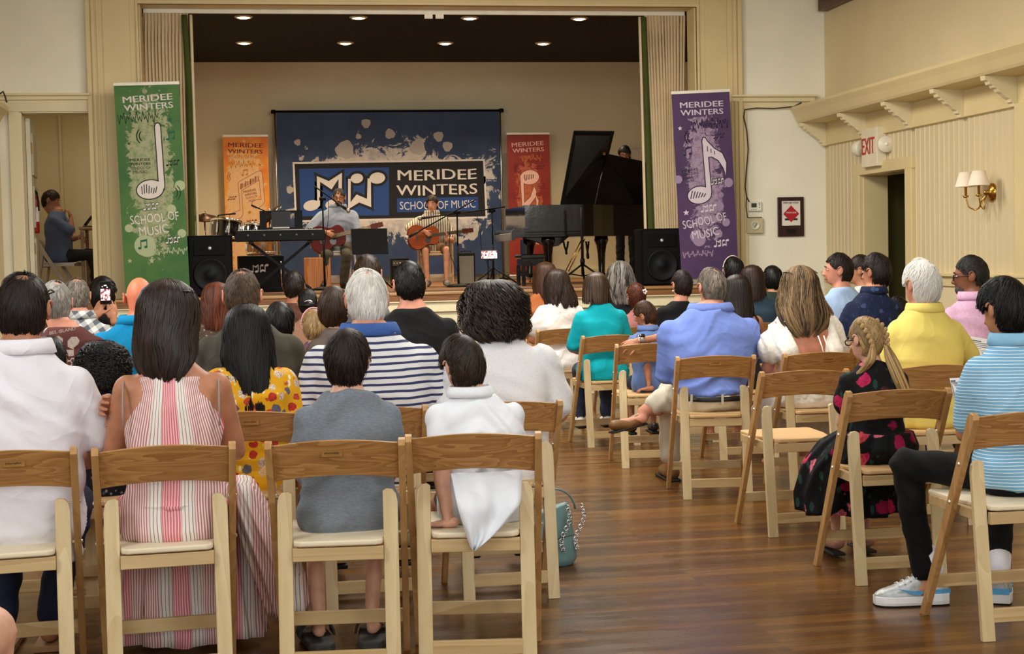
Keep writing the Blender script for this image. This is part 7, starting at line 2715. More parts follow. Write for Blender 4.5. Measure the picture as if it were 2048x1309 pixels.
WDR = lace('white dotted cotton', S(232, 228, 220), 46, .6)
seat_at(1622, 4, 'chair with a dark nameplate under the woman in the white dress', -.03, 'tan', .035)
I = person('woman in a white square-back dress with long highlighted hair', 1604, 530, Y4, bx=1611, shw=.205, wd=1.1, fem=True, skin=PINKY, tilt=5, turn=14, hs=1.05,
           hair=[LONG(CAP + [(.18, .110, .118, -.014, 112, 0), (.24, .142, .124, -.02, 100, .0), (.30, .168, .124, -.028, 86, .01), (.36, .172, .122, -.035, 74, .012), (.41, .14, .118, -.04, 60, -.005), (.45, .09, .11, -.045, 46, -.02)], 2400, T=.018, wid=.0048, wave=.010, wfreq=6, tip=.5, messy=1.1, shade=(.30, .30))],
           hmat=H_HIGH, shirt=None, arms={'L': {'e': (-.235, .09, .25), 'w': (-.09, .3, .18)}, 'R': {'e': (.23, .09, .25), 'w': (.09, .3, .18)}}, hip=1.08)
g = MB()
g.loft([I['ring'](*p, inf=.015) for p in FEM if p[0] < .36])
put(skin_over(g, .0125, 4, .005, 3, 20, (.8, 0, .6)), 'dress', WDR, I['t'])
# shoulder flounces and strap panels leave the square back open
for sd in (-1, 1):
    shd, el, wr, ar = I['arms']['L' if sd < 0 else 'R']
    g = MB()
    e = shd + (el - shd) * .52
    g.capsule(shd + np.array([-sd * .03, 0, .012]), e + np.array([sd * .012, -.01, 0]), .060 * ar + .016, .068 * ar + .03)
    g.capsule(I['U'](sd * .115, .0, .545), I['U'](sd * .135, -.07, .36), .055, .06)
    put(skin_over(g, .011, 4, .006, 7 + sd, 26, (1.2, 0, .2)), 'flounce', WDR, I['t'])
m = MB()
for dx in (-.004, .028):
    m.tube([I['U'](dx + .03, -.125, .47), I['U'](dx + .045, -.142, .40), I['U'](dx + .062, -.15, .30)], .0035, 6)
m.build('tie_cord', plain('white cord', S(236, 232, 222), .7), I['t'], True)
sk = pleated([(0, .04, .60, .20, .19), (0, .12, .51, .225, .27), (0, .2, .40, .25, .25), (0, .28, .25, .25, .2)], 12, .05)
sk.build('skirt', WDR, I['t'], True)
eyeglasses(I['t'], lambda v: I['xf'](np.asarray(v, float).reshape(-1, 3) * [1.2, 1.0, 1.0] + [0, -.04, .088]), SUNG, 'sunglasses', top=True)
seat_at(1952, 4, 'folding chair under the bearded man in the pink shirt')
PINKS = plain('pink heather jersey', S(206, 164, 192), .9, var=.1, vscale=90, bscale=500, bstr=.1)
I = person('bearded man in a pink shirt and black glasses near the sconce', 1950, 508, Y4, bx=1958, shw=.235, wd=1.1, rz=.15, skin=BROWN, tilt=4, turn=52, hs=1.04, face=True, glasses=GLBLK,
           hair=[SHORT(2400, L=.025, T=.006, wid=.003, messy=.4, line=(-.22, .62, -.62))], hmat=hair_mat('greying black hair', S(18, 15, 14), S(70, 62, 56), .45), beard=hair_mat('greying beard', S(40, 34, 32), S(120, 112, 104), .6),
           shirt=PINKS, sleeve=1.3, hem=0, collar=PINKS, bottom=NAVYC, arms={'L': {'e': (-.24, .1, .27), 'w': (-.06, .3, .26)}, 'R': {'e': (.24, .1, .27), 'w': (.1, .3, .26)}})

# ---- row 5
Y5 = 9.25
Y6 = 10.30
seat_at(207, 6, 'folding chair under the dark-haired woman filming with a phone')
r_ = lambda x, y, Yp: rel(x, y, Yp, 203, Y6)
pw = r_(211, 588, Y6 + .16)
I = person('dark-haired person filming the stage with a phone', 203, 552, Y6, shw=.185, skin=TAN, fem=True, tilt=0, hs=1.08, hair=SHORT(1800, L=.12, T=.02, wid=.005, messy=.3, line=(-.45, .6, -.86)), hmat=H_BLACK, shirt=BLACKC, sleeve=.9, bottom=JEANS,
           arms={'L': {'abs': 1, 'e': r_(168, 690, Y6 + .1), 'w': r_(190, 632, Y6 - .20), 'd': (.45, .1, 1), 'back': (-.6, -1, .2), 'side': -1, 'curl': (.35, .6, .4), 'fine': True, 'size': 1.05}, 'R': {'abs': 1, 'e': r_(236, 700, Y6 + .1), 'w': r_(225, 636, Y6 - .20), 'd': (-.12, .1, 1), 'back': (.5, -1, .1), 'side': 1, 'curl': (.3, .5, .4), 'fine': True, 'size': 1.05}})
pp_ = atY(211, 586, Y6 - .24)
t = thing('smartphone', 'phone held upright in two hands filming the stage', 'phone', tuple(pp_), 0)
MB().box((0, 0, 0), (.072, .009, .15)).build('body', PH, t, bevel=.004)
MB().box((0, -.0055, 0), (.066, .002, .142)).build('screen', plain('dark screen glass', S(10, 10, 12), .15), t)
MB().box((0, -.0068, -.012), (.06, .001, .075)).build('picture', screen_mat('upright phone picture'), t)
m = MB()
for x, z, w_ in ((0, .048, .018), (-.018, .040, .007), (.012, .036, .007)):
    m.box((x, -.0068, z), (w_, .001, .006))
m.build('screen_light', glow('screen light', (1, .98, .94, 1), 1.2), t)
seat_at(430, 5, 'folding chair under the woman with reddish hair')
SPK = floral('speckled brown print', S(70, 56, 46), [S(160, 140, 116), S(40, 30, 26), S(110, 90, 74)], 70, .4, None, thin=.7)
person('woman with long reddish-brown hair in a speckled top', 432, 563, Y5, bx=425, shw=.175, skin=TAN, fem=True, hs=1.02, hair=[LONG(CAP + [(.2, .108, .112, -.014, 108, 0), (.28, .11, .11, -.02, 90, 0), (.36, .10, .1, -.028, 76, 0)], 800, T=.016, wid=.007, wave=.008, wfreq=8)], hmat=H_RED, shirt=SPK, sleeve=1.2, bottom=JEANS)
seat_at(626, 5, 'folding chair under the toddler in a pink bow', dy=-.3)
I = person('fair-haired toddler with a pink hairband in a mauve patterned top', 627, 617, Y5 - .3, shw=.13, hs=1.3, skin=FAIR, fem=True, tilt=4, hair=SHORT(1000, L=.09, T=.014, wid=.005, messy=.2, line=(-.42, .6, -.9)), hmat=H_BLOND, shirt=floral('mauve paisley', S(92, 66, 78), [S(40, 28, 40), S(190, 160, 170)], 46, .34, None, thin=.8), sleeve=.6, bottom=JEANS)
headband(I, plain('pink satin band', S(216, 150, 160), .5))
r_ = lambda x, y, Yp: rel(x, y, Yp, 1290, Y5 + .02)
LBS = cloth('faded blue shirt', S(98, 124, 176))
person('boy in a blue shirt leaning sideways against the chair back', 1292, 600, Y5 + .02, bx=1300, shw=.15, hs=1.15, skin=TAN, tilt=12, turn=50, roll=-12, face=True, hair=SHORT(1700, L=.06, T=.014, wid=.0045, messy=.35), hmat=H_CHEST, shirt=LBS, sleeve=.8, hem=0, collar=LBS, bottom=NAVYC, legs='short', shoe=K_SHOE,
       arms={'L': {'abs': 1, 'e': r_(1284, 730, Y5 - .05), 'w': r_(1288, 778, Y5 - .10), 'd': (-1, .2, -.1), 'back': (0, 0, 1), 'side': -1, 'fine': True}})
seat_at(1480, 5, 'folding chair under the long-haired woman reaching along the chair back', -.03)
r_ = lambda x, y, Yp: rel(x, y, Yp, 1474, Y5)
I = person('woman with long dark hair and bare shoulders stretching her arm along a chair back', 1478, 547, Y5, bx=1474, shw=.185, skin=TAN, fem=True, tilt=6, hs=1.02,
           hair=[LONG(CAP + [(.2, .10, .112, -.014, 108, 0), (.30, .10, .115, -.022, 90, 0), (.40, .095, .115, -.03, 76, 0), (.44, .085, .11, -.03, 70, 0)], 1200, T=.012, wid=.005, wave=.004, wfreq=6)], hmat=hair_mat('espresso hair', S(16, 11, 10), S(60, 42, 34), .32, .5), shirt=None,
           arms={'L': {'abs': 1, 'e': r_(1360, 668, Y5 - .1), 'w': r_(1274, 683, Y5 - .17), 'd': (-1, -.15, -.28), 'back': (.0, -.7, .7), 'side': 1, 'curl': (.30, .5, .35), 'fine': True, 'spread': .09, 'size': 1.05}, 'R': {'e': (.21, .1, .26), 'w': (.08, .3, .18)}})
g = MB().loft([I['ring'](*p, inf=.014) for p in FEM if p[0] < .48])
put(skin_over(g, .014, 4, .003), 'top', cloth('dark camisole', S(40, 34, 36)), I['t'])
m = MB()
for sx in (-1, 1):
    m.tube([I['U'](sx * .10, -.115, .46), I['U'](sx * .115, -.075, .55), I['U'](sx * .118, -.01, .585)], .007, 6)
m.build('strap', BLACKC, I['t'], True)
w_ = I['arms']['L'][2]
wb = MB().lathe([(.034, -.012), (.036, 0), (.034, .012)], tuple(w_ + np.array([.03, .004, .004])), 'X', 22, caps=False)
wo = wb.build('wristwatch', plain('watch steel', S(150, 146, 138), .3, .8), I['t'], True)
MB().box(tuple(w_ + np.array([.03, -.014, .036])), (.03, .03, .010), rx=.4).build('watch_face', plain('watch glass', S(20, 20, 22), .12), wo, bevel=.003)
MB().lathe([(.036, -.003), (.039, 0), (.036, .003)], tuple(w_ + np.array([.005, .004, .002])), 'X', 22, caps=False).build('bracelet', CHROME, I['t'], True)
HAW = floral('navy palm print', S(24, 34, 62), [S(74, 96, 140), S(54, 74, 116)], 17, .26, S(34, 48, 84), 3.0, .5)
seat_at(1742, 5, 'folding chair under the man in the navy palm print shirt')
person('man with thick dark hair in a navy palm print shirt', 1757, 505, Y5, bx=1743, shw=.195, wd=1.1, skin=TAN, tilt=2, turn=30, hs=1.06, face=True, hair=SHORT(2400, L=.05, T=.014, wid=.0035, messy=.25, line=(-.26, .62, -.62)), hmat=H_DARK, shirt=HAW, sleeve=.95, hem=0, collar=HAW, bottom=KHAKI)
seat_at(1798, 5, 'folding chair under the small boy between the yellow and navy shirts', dy=.1)
person('small dark-haired boy between the yellow and navy shirts', 1800, 592, Y5 + .1, shw=.13, hs=1.2, skin=TAN, turn=30, hair=SHORT(1100, L=.05, T=.014, wid=.005, messy=.35), hmat=H_DARK, shirt=BLACKC, sleeve=.6, bottom=JEANS)

# ---- row 6
Y6 = 10.30
seat_at(615, 6, 'folding chair under the woman with the black bun')
I = person('woman with black hair in a low bun and a silver clip', 615, 576, Y6, shw=.165, skin=TAN, fem=True, tilt=10, hs=1.04, hair=SHORT(1400, L=.09, T=.008, wid=.005, messy=.08, whorl=(0, .2, 1), line=(-.30, .6, -.8)), hmat=H_BLACK, shirt=cloth('tan blouse', S(150, 112, 90)), sleeve=.6, bottom=JEANS)
bn = I['xf'](np.array([[0, -.10, -.04]]))[0]
finish_hair(I['t'], H_BLACK, tail_hair([bn + np.array([-.045, -.015, -.0]), bn + np.array([0, -.035, 0]), bn + np.array([.045, -.015, 0])], [.02, .042, .02], I['rg'], 160, .006), 'hair_bun')
MB().tube([bn + np.array([.035 * math.cos(a), -.07, .035 * math.sin(a)]) for a in np.linspace(.6, 2.4, 9)], .004, 6).build('hair_clip', CHROME, I['t'], True)
seat_at(735, 6, 'folding chair under the brown-haired boy behind the white-haired man')
person('boy with brown hair half hidden behind the white-haired man', 735, 508, Y6, shw=.15, hs=1.1, skin=PINKY, tilt=10, hair=SHORT(1200, L=.05, T=.012, wid=.005, messy=.35), hmat=H_BROWN, shirt=cloth('grey jersey', S(98, 98, 102)), sleeve=.7, bottom=JEANS)
TURQ = cloth('turquoise knit', S(12, 164, 178))
I = person('woman in a turquoise top with a straight brown bob', 1194, 543, Y6, bx=1202, shw=.195, wd=1.15, skin=PINKY, fem=True, tilt=6, turn=6, hs=1.03, hip=1.08,
           hair=[LONG(CAP + [(.18, .102, .112, -.012, 110, 0), (.23, .108, .110, -.016, 104, 0), (.27, .108, .105, -.02, 98, 0)], 1600, T=.010, wid=.005, wave=.002, wfreq=4, tip=.06, messy=.3, shade=(.45, .34))], hmat=hair_mat('streaked brown bob', S(34, 22, 16), S(122, 92, 68), .34, .5), shirt=TURQ, sleeve=.85, hem=-.01, bottom=JEANS, shoe=W_SHOE)
seat_at(1367, 6, 'folding chair under the short-haired woman in black')
I = person('woman with cropped dark hair and earrings in a black top', 1366, 539, Y6, bx=1358, shw=.185, skin=PINKY, fem=True, tilt=4, turn=12, hs=1.0, hair=SHORT(1500, L=.05, T=.012, wid=.0045, messy=.35, line=(-.30, .6, -.66)), hmat=hair_mat('auburn black hair', S(20, 12, 11), S(66, 40, 34)), shirt=BLACKC, sleeve=.9, hem=0, bottom=BLACKC)
MB().ell(I['xf'](np.array([[-.088, -.01, -.055]]))[0], (.007, .007, .007)).build('earring', plain('pearl', S(236, 226, 206), .2), I['t'], True)
seat_at(1684, 6, 'folding chair under the man in the pale blue t-shirt')
person('man with dark hair in a pale blue t-shirt looking left', 1682, 505, Y6, bx=1688, shw=.20, skin=PINKY, tilt=-2, turn=62, hs=1.05, face=True, rz=.15, hair=SHORT(1700, L=.05, T=.013, wid=.004, messy=.35, line=(-.22, .62, -.62)), hmat=H_DARK, shirt=cloth('pale blue jersey', S(160, 186, 222)), sleeve=.9, hem=0, bottom=NAVYC)
seat_at(1724, 6, 'folding chair under the man in profile beside the navy shirt', dy=.55)
person('man in profile half hidden by the navy palm print shirt', 1724, 508, Y6 + .55, bx=1736, shw=.19, skin=TAN, tilt=0, turn=60, hs=1.03, face=True, hair=SHORT(1500, L=.04, T=.009, wid=.004, messy=.35, line=(-.22, .62, -.62)), hmat=H_DARK, shirt=cloth('pale grey shirt', S(196, 200, 200)), sleeve=.9, hem=0, bottom=NAVYC)

# ---- row 7
Y7 = 11.35
seat_at(587, 7, 'folding chair under the man with tousled dark hair')
person('man with tousled dark hair in a brown shirt near the stage', 587, 541, Y7, shw=.2, skin=TAN, tilt=6, hs=1.05, hair=SHORT(1300, L=.06, T=.016, wid=.005, messy=.6), hmat=H_DARK, shirt=cloth('brown jersey', S(84, 52, 42)), sleeve=.9, bottom=JEANS)
seat_at(1120, 7, 'chair under the woman in the white ruffled blouse')
RUF = cloth('white crinkled cotton', S(226, 222, 218))
person('woman in a white ruffled blouse with wavy dark hair', 1116, 537, Y7, bx=1118, shw=.195, wd=1.05, skin=TAN, fem=True, tilt=6, turn=-8, hs=1.04,
       hair=[LONG(CAP + [(.19, .112, .118, -.014, 112, .01), (.26, .13, .118, -.02, 96, .025), (.32, .135, .115, -.03, 80, .035), (.36, .11, .11, -.03, 70, .04)], 1300, T=.016, wid=.006, wave=.010, wfreq=8, tip=.3, messy=1.0)], hmat=hair_mat('dark chestnut waves', S(28, 18, 14), S(86, 62, 48), .36), shirt=RUF, sleeve=.6, hem=-.02, bottom=cloth('white trousers', S(214, 208, 202)), folds=.008, sleeve_flare=1.3, ease=.018)
seat_at(1276, 7, 'folding chair under the red-haired child')
I = person('red-haired child with a white hair clip', 1275, 566, Y7, shw=.14, skin=FAIR, fem=True, hs=1.2, tilt=6, hair=SHORT(1300, L=.07, T=.018, wid=.005, messy=.5, curl=.004), hmat=H_RED, shirt=cloth('dusty pink jersey', S(150, 96, 96)), sleeve=.5, bottom=JEANS)
m = MB()
for a in np.linspace(0, 2 * math.pi, 5, endpoint=False):
    m.ell(I['xf'](np.array([[.06, -.085, .035]]))[0] + np.array([.014 * math.cos(a), -.01, .014 * math.sin(a)]), (.009, .006, .009), 8, 5)
m.build('hair_clip', plain('white enamel clip', S(238, 234, 226), .4), I['t'], True)
seat_at(1508, 7, 'folding chair under the woman in the denim shirt')
person('woman with long brown hair in a denim shirt', 1507, 529, Y7, bx=1514, shw=.19, skin=FAIR, fem=True, hs=1.02, tilt=4, hair=[LONG(CAP + [(.2, .108, .115, -.014, 108, 0), (.28, .108, .112, -.02, 92, 0), (.35, .095, .105, -.03, 76, 0)], 1000, T=.012, wid=.006, wave=.004, wfreq=6)], hmat=hair_mat('warm brown lengths', S(30, 18, 14), S(84, 54, 40), .34), shirt=cloth('dark denim shirt', S(46, 66, 84)), sleeve=1.3, bottom=JEANS)

# ---- row 8
Y8 = 12.40
seat_at(1244, 8, 'folding chair under the woman with long greying hair')
person('woman with long greying dark waves near the right loudspeaker', 1242, 521, Y8, shw=.185, skin=FAIR, fem=True, hs=1.06, tilt=2, hair=[LONG(CAP + [(.2, .125, .12, -.014, 112, 0), (.3, .14, .12, -.02, 96, .01), (.4, .135, .11, -.03, 80, .015)], 1000, T=.02, wid=.007, wave=.01, wfreq=9, messy=1.1, shade=(.35, .33))], hmat=hair_mat('greying black waves', S(14, 13, 13), S(150, 142, 134), .38), shirt=BLACKC, sleeve=.8, bottom=BLACKC)
seat_at(1552, 8, 'folding chair under the person with black hair by the pale wall')
person('person with thick black hair by the pale wall', 1548, 531, Y8, shw=.18, skin=OLIVES, hs=1.08, tilt=4, hair=SHORT(1500, L=.09, T=.022, wid=.006, messy=.3, line=(-.42, .6, -.86)), hmat=H_BLACK, shirt=cloth('dark green shirt', S(40, 54, 48)), sleeve=.9, bottom=JEANS)
seat_at(1472, 8, 'folding chair under the dark-haired woman below the purple banner')
I = person('dark-haired woman with a pale headband below the purple banner', 1470, 513, Y8, shw=.18, skin=TAN, fem=True, hs=1.04, tilt=4, hair=SHORT(1500, L=.09, T=.018, wid=.006, messy=.3, line=(-.42, .6, -.86)), hmat=H_BLACK, shirt=BLACKC, sleeve=.8, bottom=BLACKC)
headband(I, plain('pale headband', S(206, 190, 176), .5))
seat_at(1092, 8, 'folding chair under the woman in the orange-brown top')
ORG = cloth('rust sleeveless knit', S(160, 92, 52))
person('woman with auburn hair in a rust sleeveless top beside the white blouse', 1092, 523, Y8, bx=1084, shw=.185, skin=TAN, fem=True, hs=1.04, tilt=4, hair=[LONG(CAP + [(.2, .108, .115, -.014, 108, 0), (.28, .108, .112, -.02, 92, 0), (.33, .095, .105, -.03, 76, 0)], 800, T=.012, wid=.007, wave=.005, wfreq=6)], hmat=hair_mat('auburn lengths', S(46, 26, 16), S(110, 70, 44), .36), shirt=ORG, sleeve=.0, bottom=JEANS)

# ---- things lying about
# programme sheets and pencil
PAPR = plain('white programme paper', S(226, 224, 226), .8, var=.02)


def sheet_of_paper(label, corners, Yp, tilt=.06):
    P_ = np.array([atY(x, y, Yp + dy) for (x, y, dy) in corners])
    c = P_.mean(0)
    t = thing('paper_sheet', label, 'paper', tuple(c))
    Q_ = P_ - c
    nrm = np.cross(Q_[1] - Q_[0], Q_[3] - Q_[0])
    nrm /= np.linalg.norm(nrm)
    if nrm[1] > 0:
        nrm = -nrm
    MB().add(np.concatenate([Q_, Q_ - nrm * .002]), [(0, 1, 2, 3), (7, 6, 5, 4), (0, 4, 5, 1), (1, 5, 6, 2), (2, 6, 7, 3), (3, 7, 4, 0)]).build('page', PAPR, t)
    m = MB()
    for k in range(14):
        v = .12 + k * .06
        a = Q_[0] + (Q_[3] - Q_[0]) * v
        b = Q_[1] + (Q_[2] - Q_[1]) * v
        L = .85 if k % 4 else .55
        m.beam(a + (b - a) * .08 + nrm * .001, a + (b - a) * L + nrm * .001, .0012, .003 if k else .006, nrm)
    m.build('printed_lines', plain('grey print', S(110, 108, 112), .8), t)
    return t


sheet_of_paper('printed programme page with lines of text beside the yellow polo', [(1936, 672, 0), (1984, 680, .0), (1978, 738, -.08), (1938, 738, -.08)], 7.42)
sheet_of_paper('white sheets held low beside the light blue striped polo', [(1899, 757, .05), (1920, 756, .0), (1922, 806, -.04), (1910, 806, .0)], 5.12)
pc = [atY(1935, 698, 7.36), atY(1946, 742, 7.29)]
tag(MB().tube(pc, .004, 6).build('pencil', plain('black pencil', S(24, 24, 26), .4), None, True), 'dark pencil over the printed programme page', 'pencil')

# teal handbag with chain handles beside the aisle chair
hb0 = atZ(1098, 1140, 0.0)
t = thing('handbag', 'teal leather handbag with silver chain handles on the floor by the aisle', 'handbag', (hb0[0] + .02, hb0[1] + .1, 0), .2)
TEALL = plain('teal leather', S(98, 130, 132), .45, var=.08, vscale=12, bscale=120, bstr=.15)
g = MB()
rings = []
for (z, rx, ry) in ((.005, .10, .07), (.03, .115, .085), (.10, .12, .085), (.17, .115, .07), (.22, .10, .05), (.25, .075, .03)):
    a = np.arange(20) * 2 * np.pi / 20
    rings.append(np.stack([np.sign(np.cos(a)) * np.abs(np.cos(a)) ** .7 * rx + .012 * np.sin(z * 30), np.sin(a) * ry, np.full(20, z) + .018 * np.cos(a) * (z > .2)], 1))
g.loft(rings)
put(skin_over(g, .008, 3, .004, 2, 20), 'body', TEALL, t)
g = MB().loft([np.array([[-.09 + .02 * k, -.075 - .004 * k, .22 - .03 * k], [.10, -.07, .235 - .02 * k], [.115, -.086, .10], [-.07, -.09, .11]]) for k in (0, 1)])
for sgn in (0, 1):
    m = MB()
    for k in range(15):
        f = k / 14
        c = np.array([.05 + .07 * sgn - .02 * f + .015 * math.sin(f * 6), -.095 + .01 * sgn, .26 - .18 * f])
        a = np.linspace(0, 2 * np.pi, 9)
        d1 = np.array([.010, 0, 0]) if k % 2 else np.array([.005, -.008, 0])
        m.tube([c + d1 * math.cos(x) + np.array([0, 0, .009]) * math.sin(x) for x in a], .0026, 6)
    m.build('chain', CHROME, t, True)
MB().tube([(.02 + .10 * math.cos(a), -.02, .22 + .11 * math.sin(a)) for a in np.linspace(.15, math.pi - .15, 14)], .008, 8, flat=.5).build('handle', TEALL, t, True)
MB().tube([(-.11, -.093, .13), (-.02, -.10, .125), (.08, -.096, .14)], .002, 6).build('seam', plain('dark seam', S(30, 60, 64), .6), t)

# somebody's bare knee at the very edge of the photo
kp = atY(-24, 1264, 3.4)
kx_, ky_, kz_ = kp
body = MB().capsule((kx_ - .12, 2.98, .50), (kx_, 3.38, kz_), .078, .066).capsule((kx_, 3.38, kz_), (kx_ - .01, 3.36, .10), .06, .038).capsule((kx_ - .01, 3.34, .05), (kx_ - .02, 3.50, .035), .036, .03)
t = thing('person', 'blurred bare knee of a person at the lower left corner', 'person', (kx_, 3.36, 0))
me = skin_over(body, .009, 5)
me.transform(Matrix.Translation((-kx_, -3.36, 0)))
put(me, 'body', FAIR, t)
# ---------------------------------------------------------------- performers and the man in the side room


def guitar(label, c, ax, nrm, L, top, side):
    """acoustic guitar: c body centre, ax along the neck, nrm out of the soundboard, L total length"""
    ax = np.array(ax, float)
    ax /= np.linalg.norm(ax)
    nrm = np.array(nrm, float)
    nrm -= ax * (nrm @ ax)
    nrm /= np.linalg.norm(nrm)
    up = np.cross(nrm, ax)
    t = thing('acoustic_guitar', label, 'guitar', tuple(c))
    k = L / 1.02
    half = [(-.24, 0), (-.238, .07), (-.21, .14), (-.15, .185), (-.08, .19), (-.02, .165), (.04, .132), (.09, .128), (.15, .145), (.20, .135), (.235, .09), (.245, .03)]
    out = [(x * k, y * k) for x, y in half] + [(x * k, -y * k) for x, y in half[::-1][:-1]]
    P = lambda x, y, z: ax * x * k + up * y * k + nrm * z * k
    o0 = -nrm * .05 * k
    MB().prism(out, o0, ax, up, nrm * .1 * k).build('body', side, t, bevel=.006)
    MB().prism([(x * .975, y * .975) for x, y in out], nrm * .0505 * k, ax, up, nrm * .003).build('soundboard', top, t)
    MB().prism([(.085 * k + .05 * k * math.cos(a), .05 * k * math.sin(a)) for a in np.linspace(0, 2 * math.pi, 26, endpoint=False)], nrm * .054 * k, ax, up, nrm * .002).build('sound_hole', INK, t)
    MB().prism([((.075 + .045 * math.cos(a)) * k - .02 * k, (-.055 + .05 * math.sin(a) * (1.2 if math.sin(a) < 0 else .5)) * k) for a in np.linspace(0, 2 * math.pi, 20, endpoint=False)], nrm * .0535 * k, ax, up, nrm * .0015).build('pickguard', plain('dark pickguard', S(34, 18, 14), .3), t)
    MB().prism([(-.12 * k, -.06 * k), (-.095 * k, -.06 * k), (-.095 * k, .06 * k), (-.12 * k, .06 * k)], nrm * .054 * k, ax, up, nrm * .008 * k).build('bridge', plain('rosewood', S(52, 28, 20), .4), t)
    MB().beam(P(.13, 0, .045), P(.60, 0, .045), .05 * k, .03 * k, up).build('neck', side, t, bevel=.004)
    MB().beam(P(.12, 0, .062), P(.60, 0, .062), .05 * k, .006 * k, up).build('fretboard', plain('rosewood', S(52, 28, 20), .4), t)
    MB().prism([(.60 * k, -.026 * k), (.62 * k, -.036 * k), (.78 * k, -.032 * k), (.78 * k, .032 * k), (.62 * k, .036 * k), (.60 * k, .026 * k)], nrm * .036 * k, ax, up, nrm * .016 * k).build('headstock', side, t)
    m = MB()
    for i in range(3):
        for sg in (-1, 1):
            m.tube([P(.645 + .045 * i, sg * .034, .04), P(.645 + .045 * i, sg * .055, .04)], .006 * k, 8)
    m.build('tuning_peg', CHROME, t, True)
    m = MB()
    for i in range(6):
        y = (-.019 + .0076 * i)
        m.tube([P(-.105, y * 1.2, .066), P(.60, y, .068)], .0009, 5)
    m.build('string', plain('bronze string', S(186, 160, 110), .3, .9), t)
    return t, P


# boy with guitar
YG = 16.75
MAH = wood('mahogany', S(112, 46, 20), S(70, 26, 10), 'X', 3, .4, coat=.1)
SPR = wood('orange spruce', S(176, 82, 28), S(146, 60, 18), 'X', 2, .42, .35, coat=.1)
REDT = wood('cherry red top', S(106, 18, 14), S(72, 10, 8), 'X', 2, .42, .3, coat=.1)
RZ = math.pi - .12
gc = atY(846, 474, YG - .30)
g1, GP = guitar('orange acoustic guitar on the boy\'s lap', gc, (.92, .10, .10), (-.12, -1, .10), .74, SPR, MAH)


for q_ in (MAH, SPR, REDT):
    q_.node_tree.nodes['Principled BSDF'].inputs['Specular IOR Level'].default_value = .1
    q_.node_tree.nodes['Principled BSDF'].inputs['Coat Weight'].default_value = 0


def relr(p, Xr, Yr, rz, z0):
    d = np.array(p) - np.array([Xr, Yr, 0])
    c, s = math.cos(-rz), math.sin(-rz)
    return np.array([d[0] * c - d[1] * s, d[0] * s + d[1] * c, d[2] - z0])


bxp = 862
xr_ = atY(bxp, 500, YG)[0]
W = lambda p: relr(p, xr_, YG, RZ, ZS)
CREAMST = stripes('cream striped shirt', S(220, 208, 180), S(84, 72, 58), .026, .28, 'X', .002)
kL, kR = W(atY(853, 498, YG - .36)), W(atY(874, 497, YG - .36))
I = person('boy in a cream striped shirt and brown shorts playing guitar on stage', 864, 390, YG, bx=bxp, rz=RZ, seat=.39, z0=ZS, shw=.188, hs=1.14, wd=1.15, armr=1.15, skin=skin_mat('boy skin', S(214, 150, 116)), tilt=4, turn=-14, face=True, lean=.08,
           hair=SHORT(1400, L=.07, T=.014, wid=.004, messy=.2, whorl=(0, -.5, .85), line=(-.26, .50, -.7)), hmat=hair_mat('auburn brown hair', S(40, 20, 12), S(84, 46, 28)), shirt=CREAMST, sleeve=.95, hem=0, collar=CREAMST, bottom=cloth('brown shorts', S(108, 78, 50)), legs='short',
           knees=[W(atY(890, 500, YG - .34)), W(atY(848, 502, YG - .34))], ankles=[W(atY(890, 562, YG - .36)), W(atY(853, 566, YG - .30)), [W(atY(893, 573, YG - .5)), W(atY(849, 576, YG - .44))]],
           arms={'R': {'abs': 1, 'e': W(atY(815, 458, YG - .1)), 'w': W(gc + GP(.0, .07, .10)), 'd': W(gc + GP(.10, -.03, .09)) - W(gc + GP(.0, .07, .10)), 'back': (0, 1, .2), 'side': 1, 'fine': True, 'size': .9, 'curl': (.2, .5, .4)},
                 'L': {'abs': 1, 'e': W(atY(903, 480, YG - .12)), 'w': W(gc + GP(.33, -.08, .02)), 'd': W(gc + GP(.36, .04, .10)) - W(gc + GP(.33, -.08, .02)), 'back': (0, -.5, -1), 'side': -1, 'fine': True, 'size': .85, 'curl': (.3, .6, .5)}})
SNK = plain('grey canvas shoe', S(128, 118, 108), .7)
for i in (0, 1):
    hpj, kn, an, toe = I['legs'][i]
    d = toe - an
    d[2] = 0
    d /= np.linalg.norm(d)
    z_ = .045
    so = put(skin_over(MB().capsule((an[0] - d[0] * .02, an[1] - d[1] * .02, z_), (an[0] + d[0] * .12, an[1] + d[1] * .12, z_ - .01), .038, .032), .008, 2), 'shoe', SNK, I['t'])
c_ = chair('pale folding chair under the boy with the guitar', xr_ + .02, YG - .24, RZ, 'tan', None, ZS, 'wooden folding chairs of the audience')
c_.scale = (.92, .92, .87)
c_['group'] = 'folding chairs on the stage'

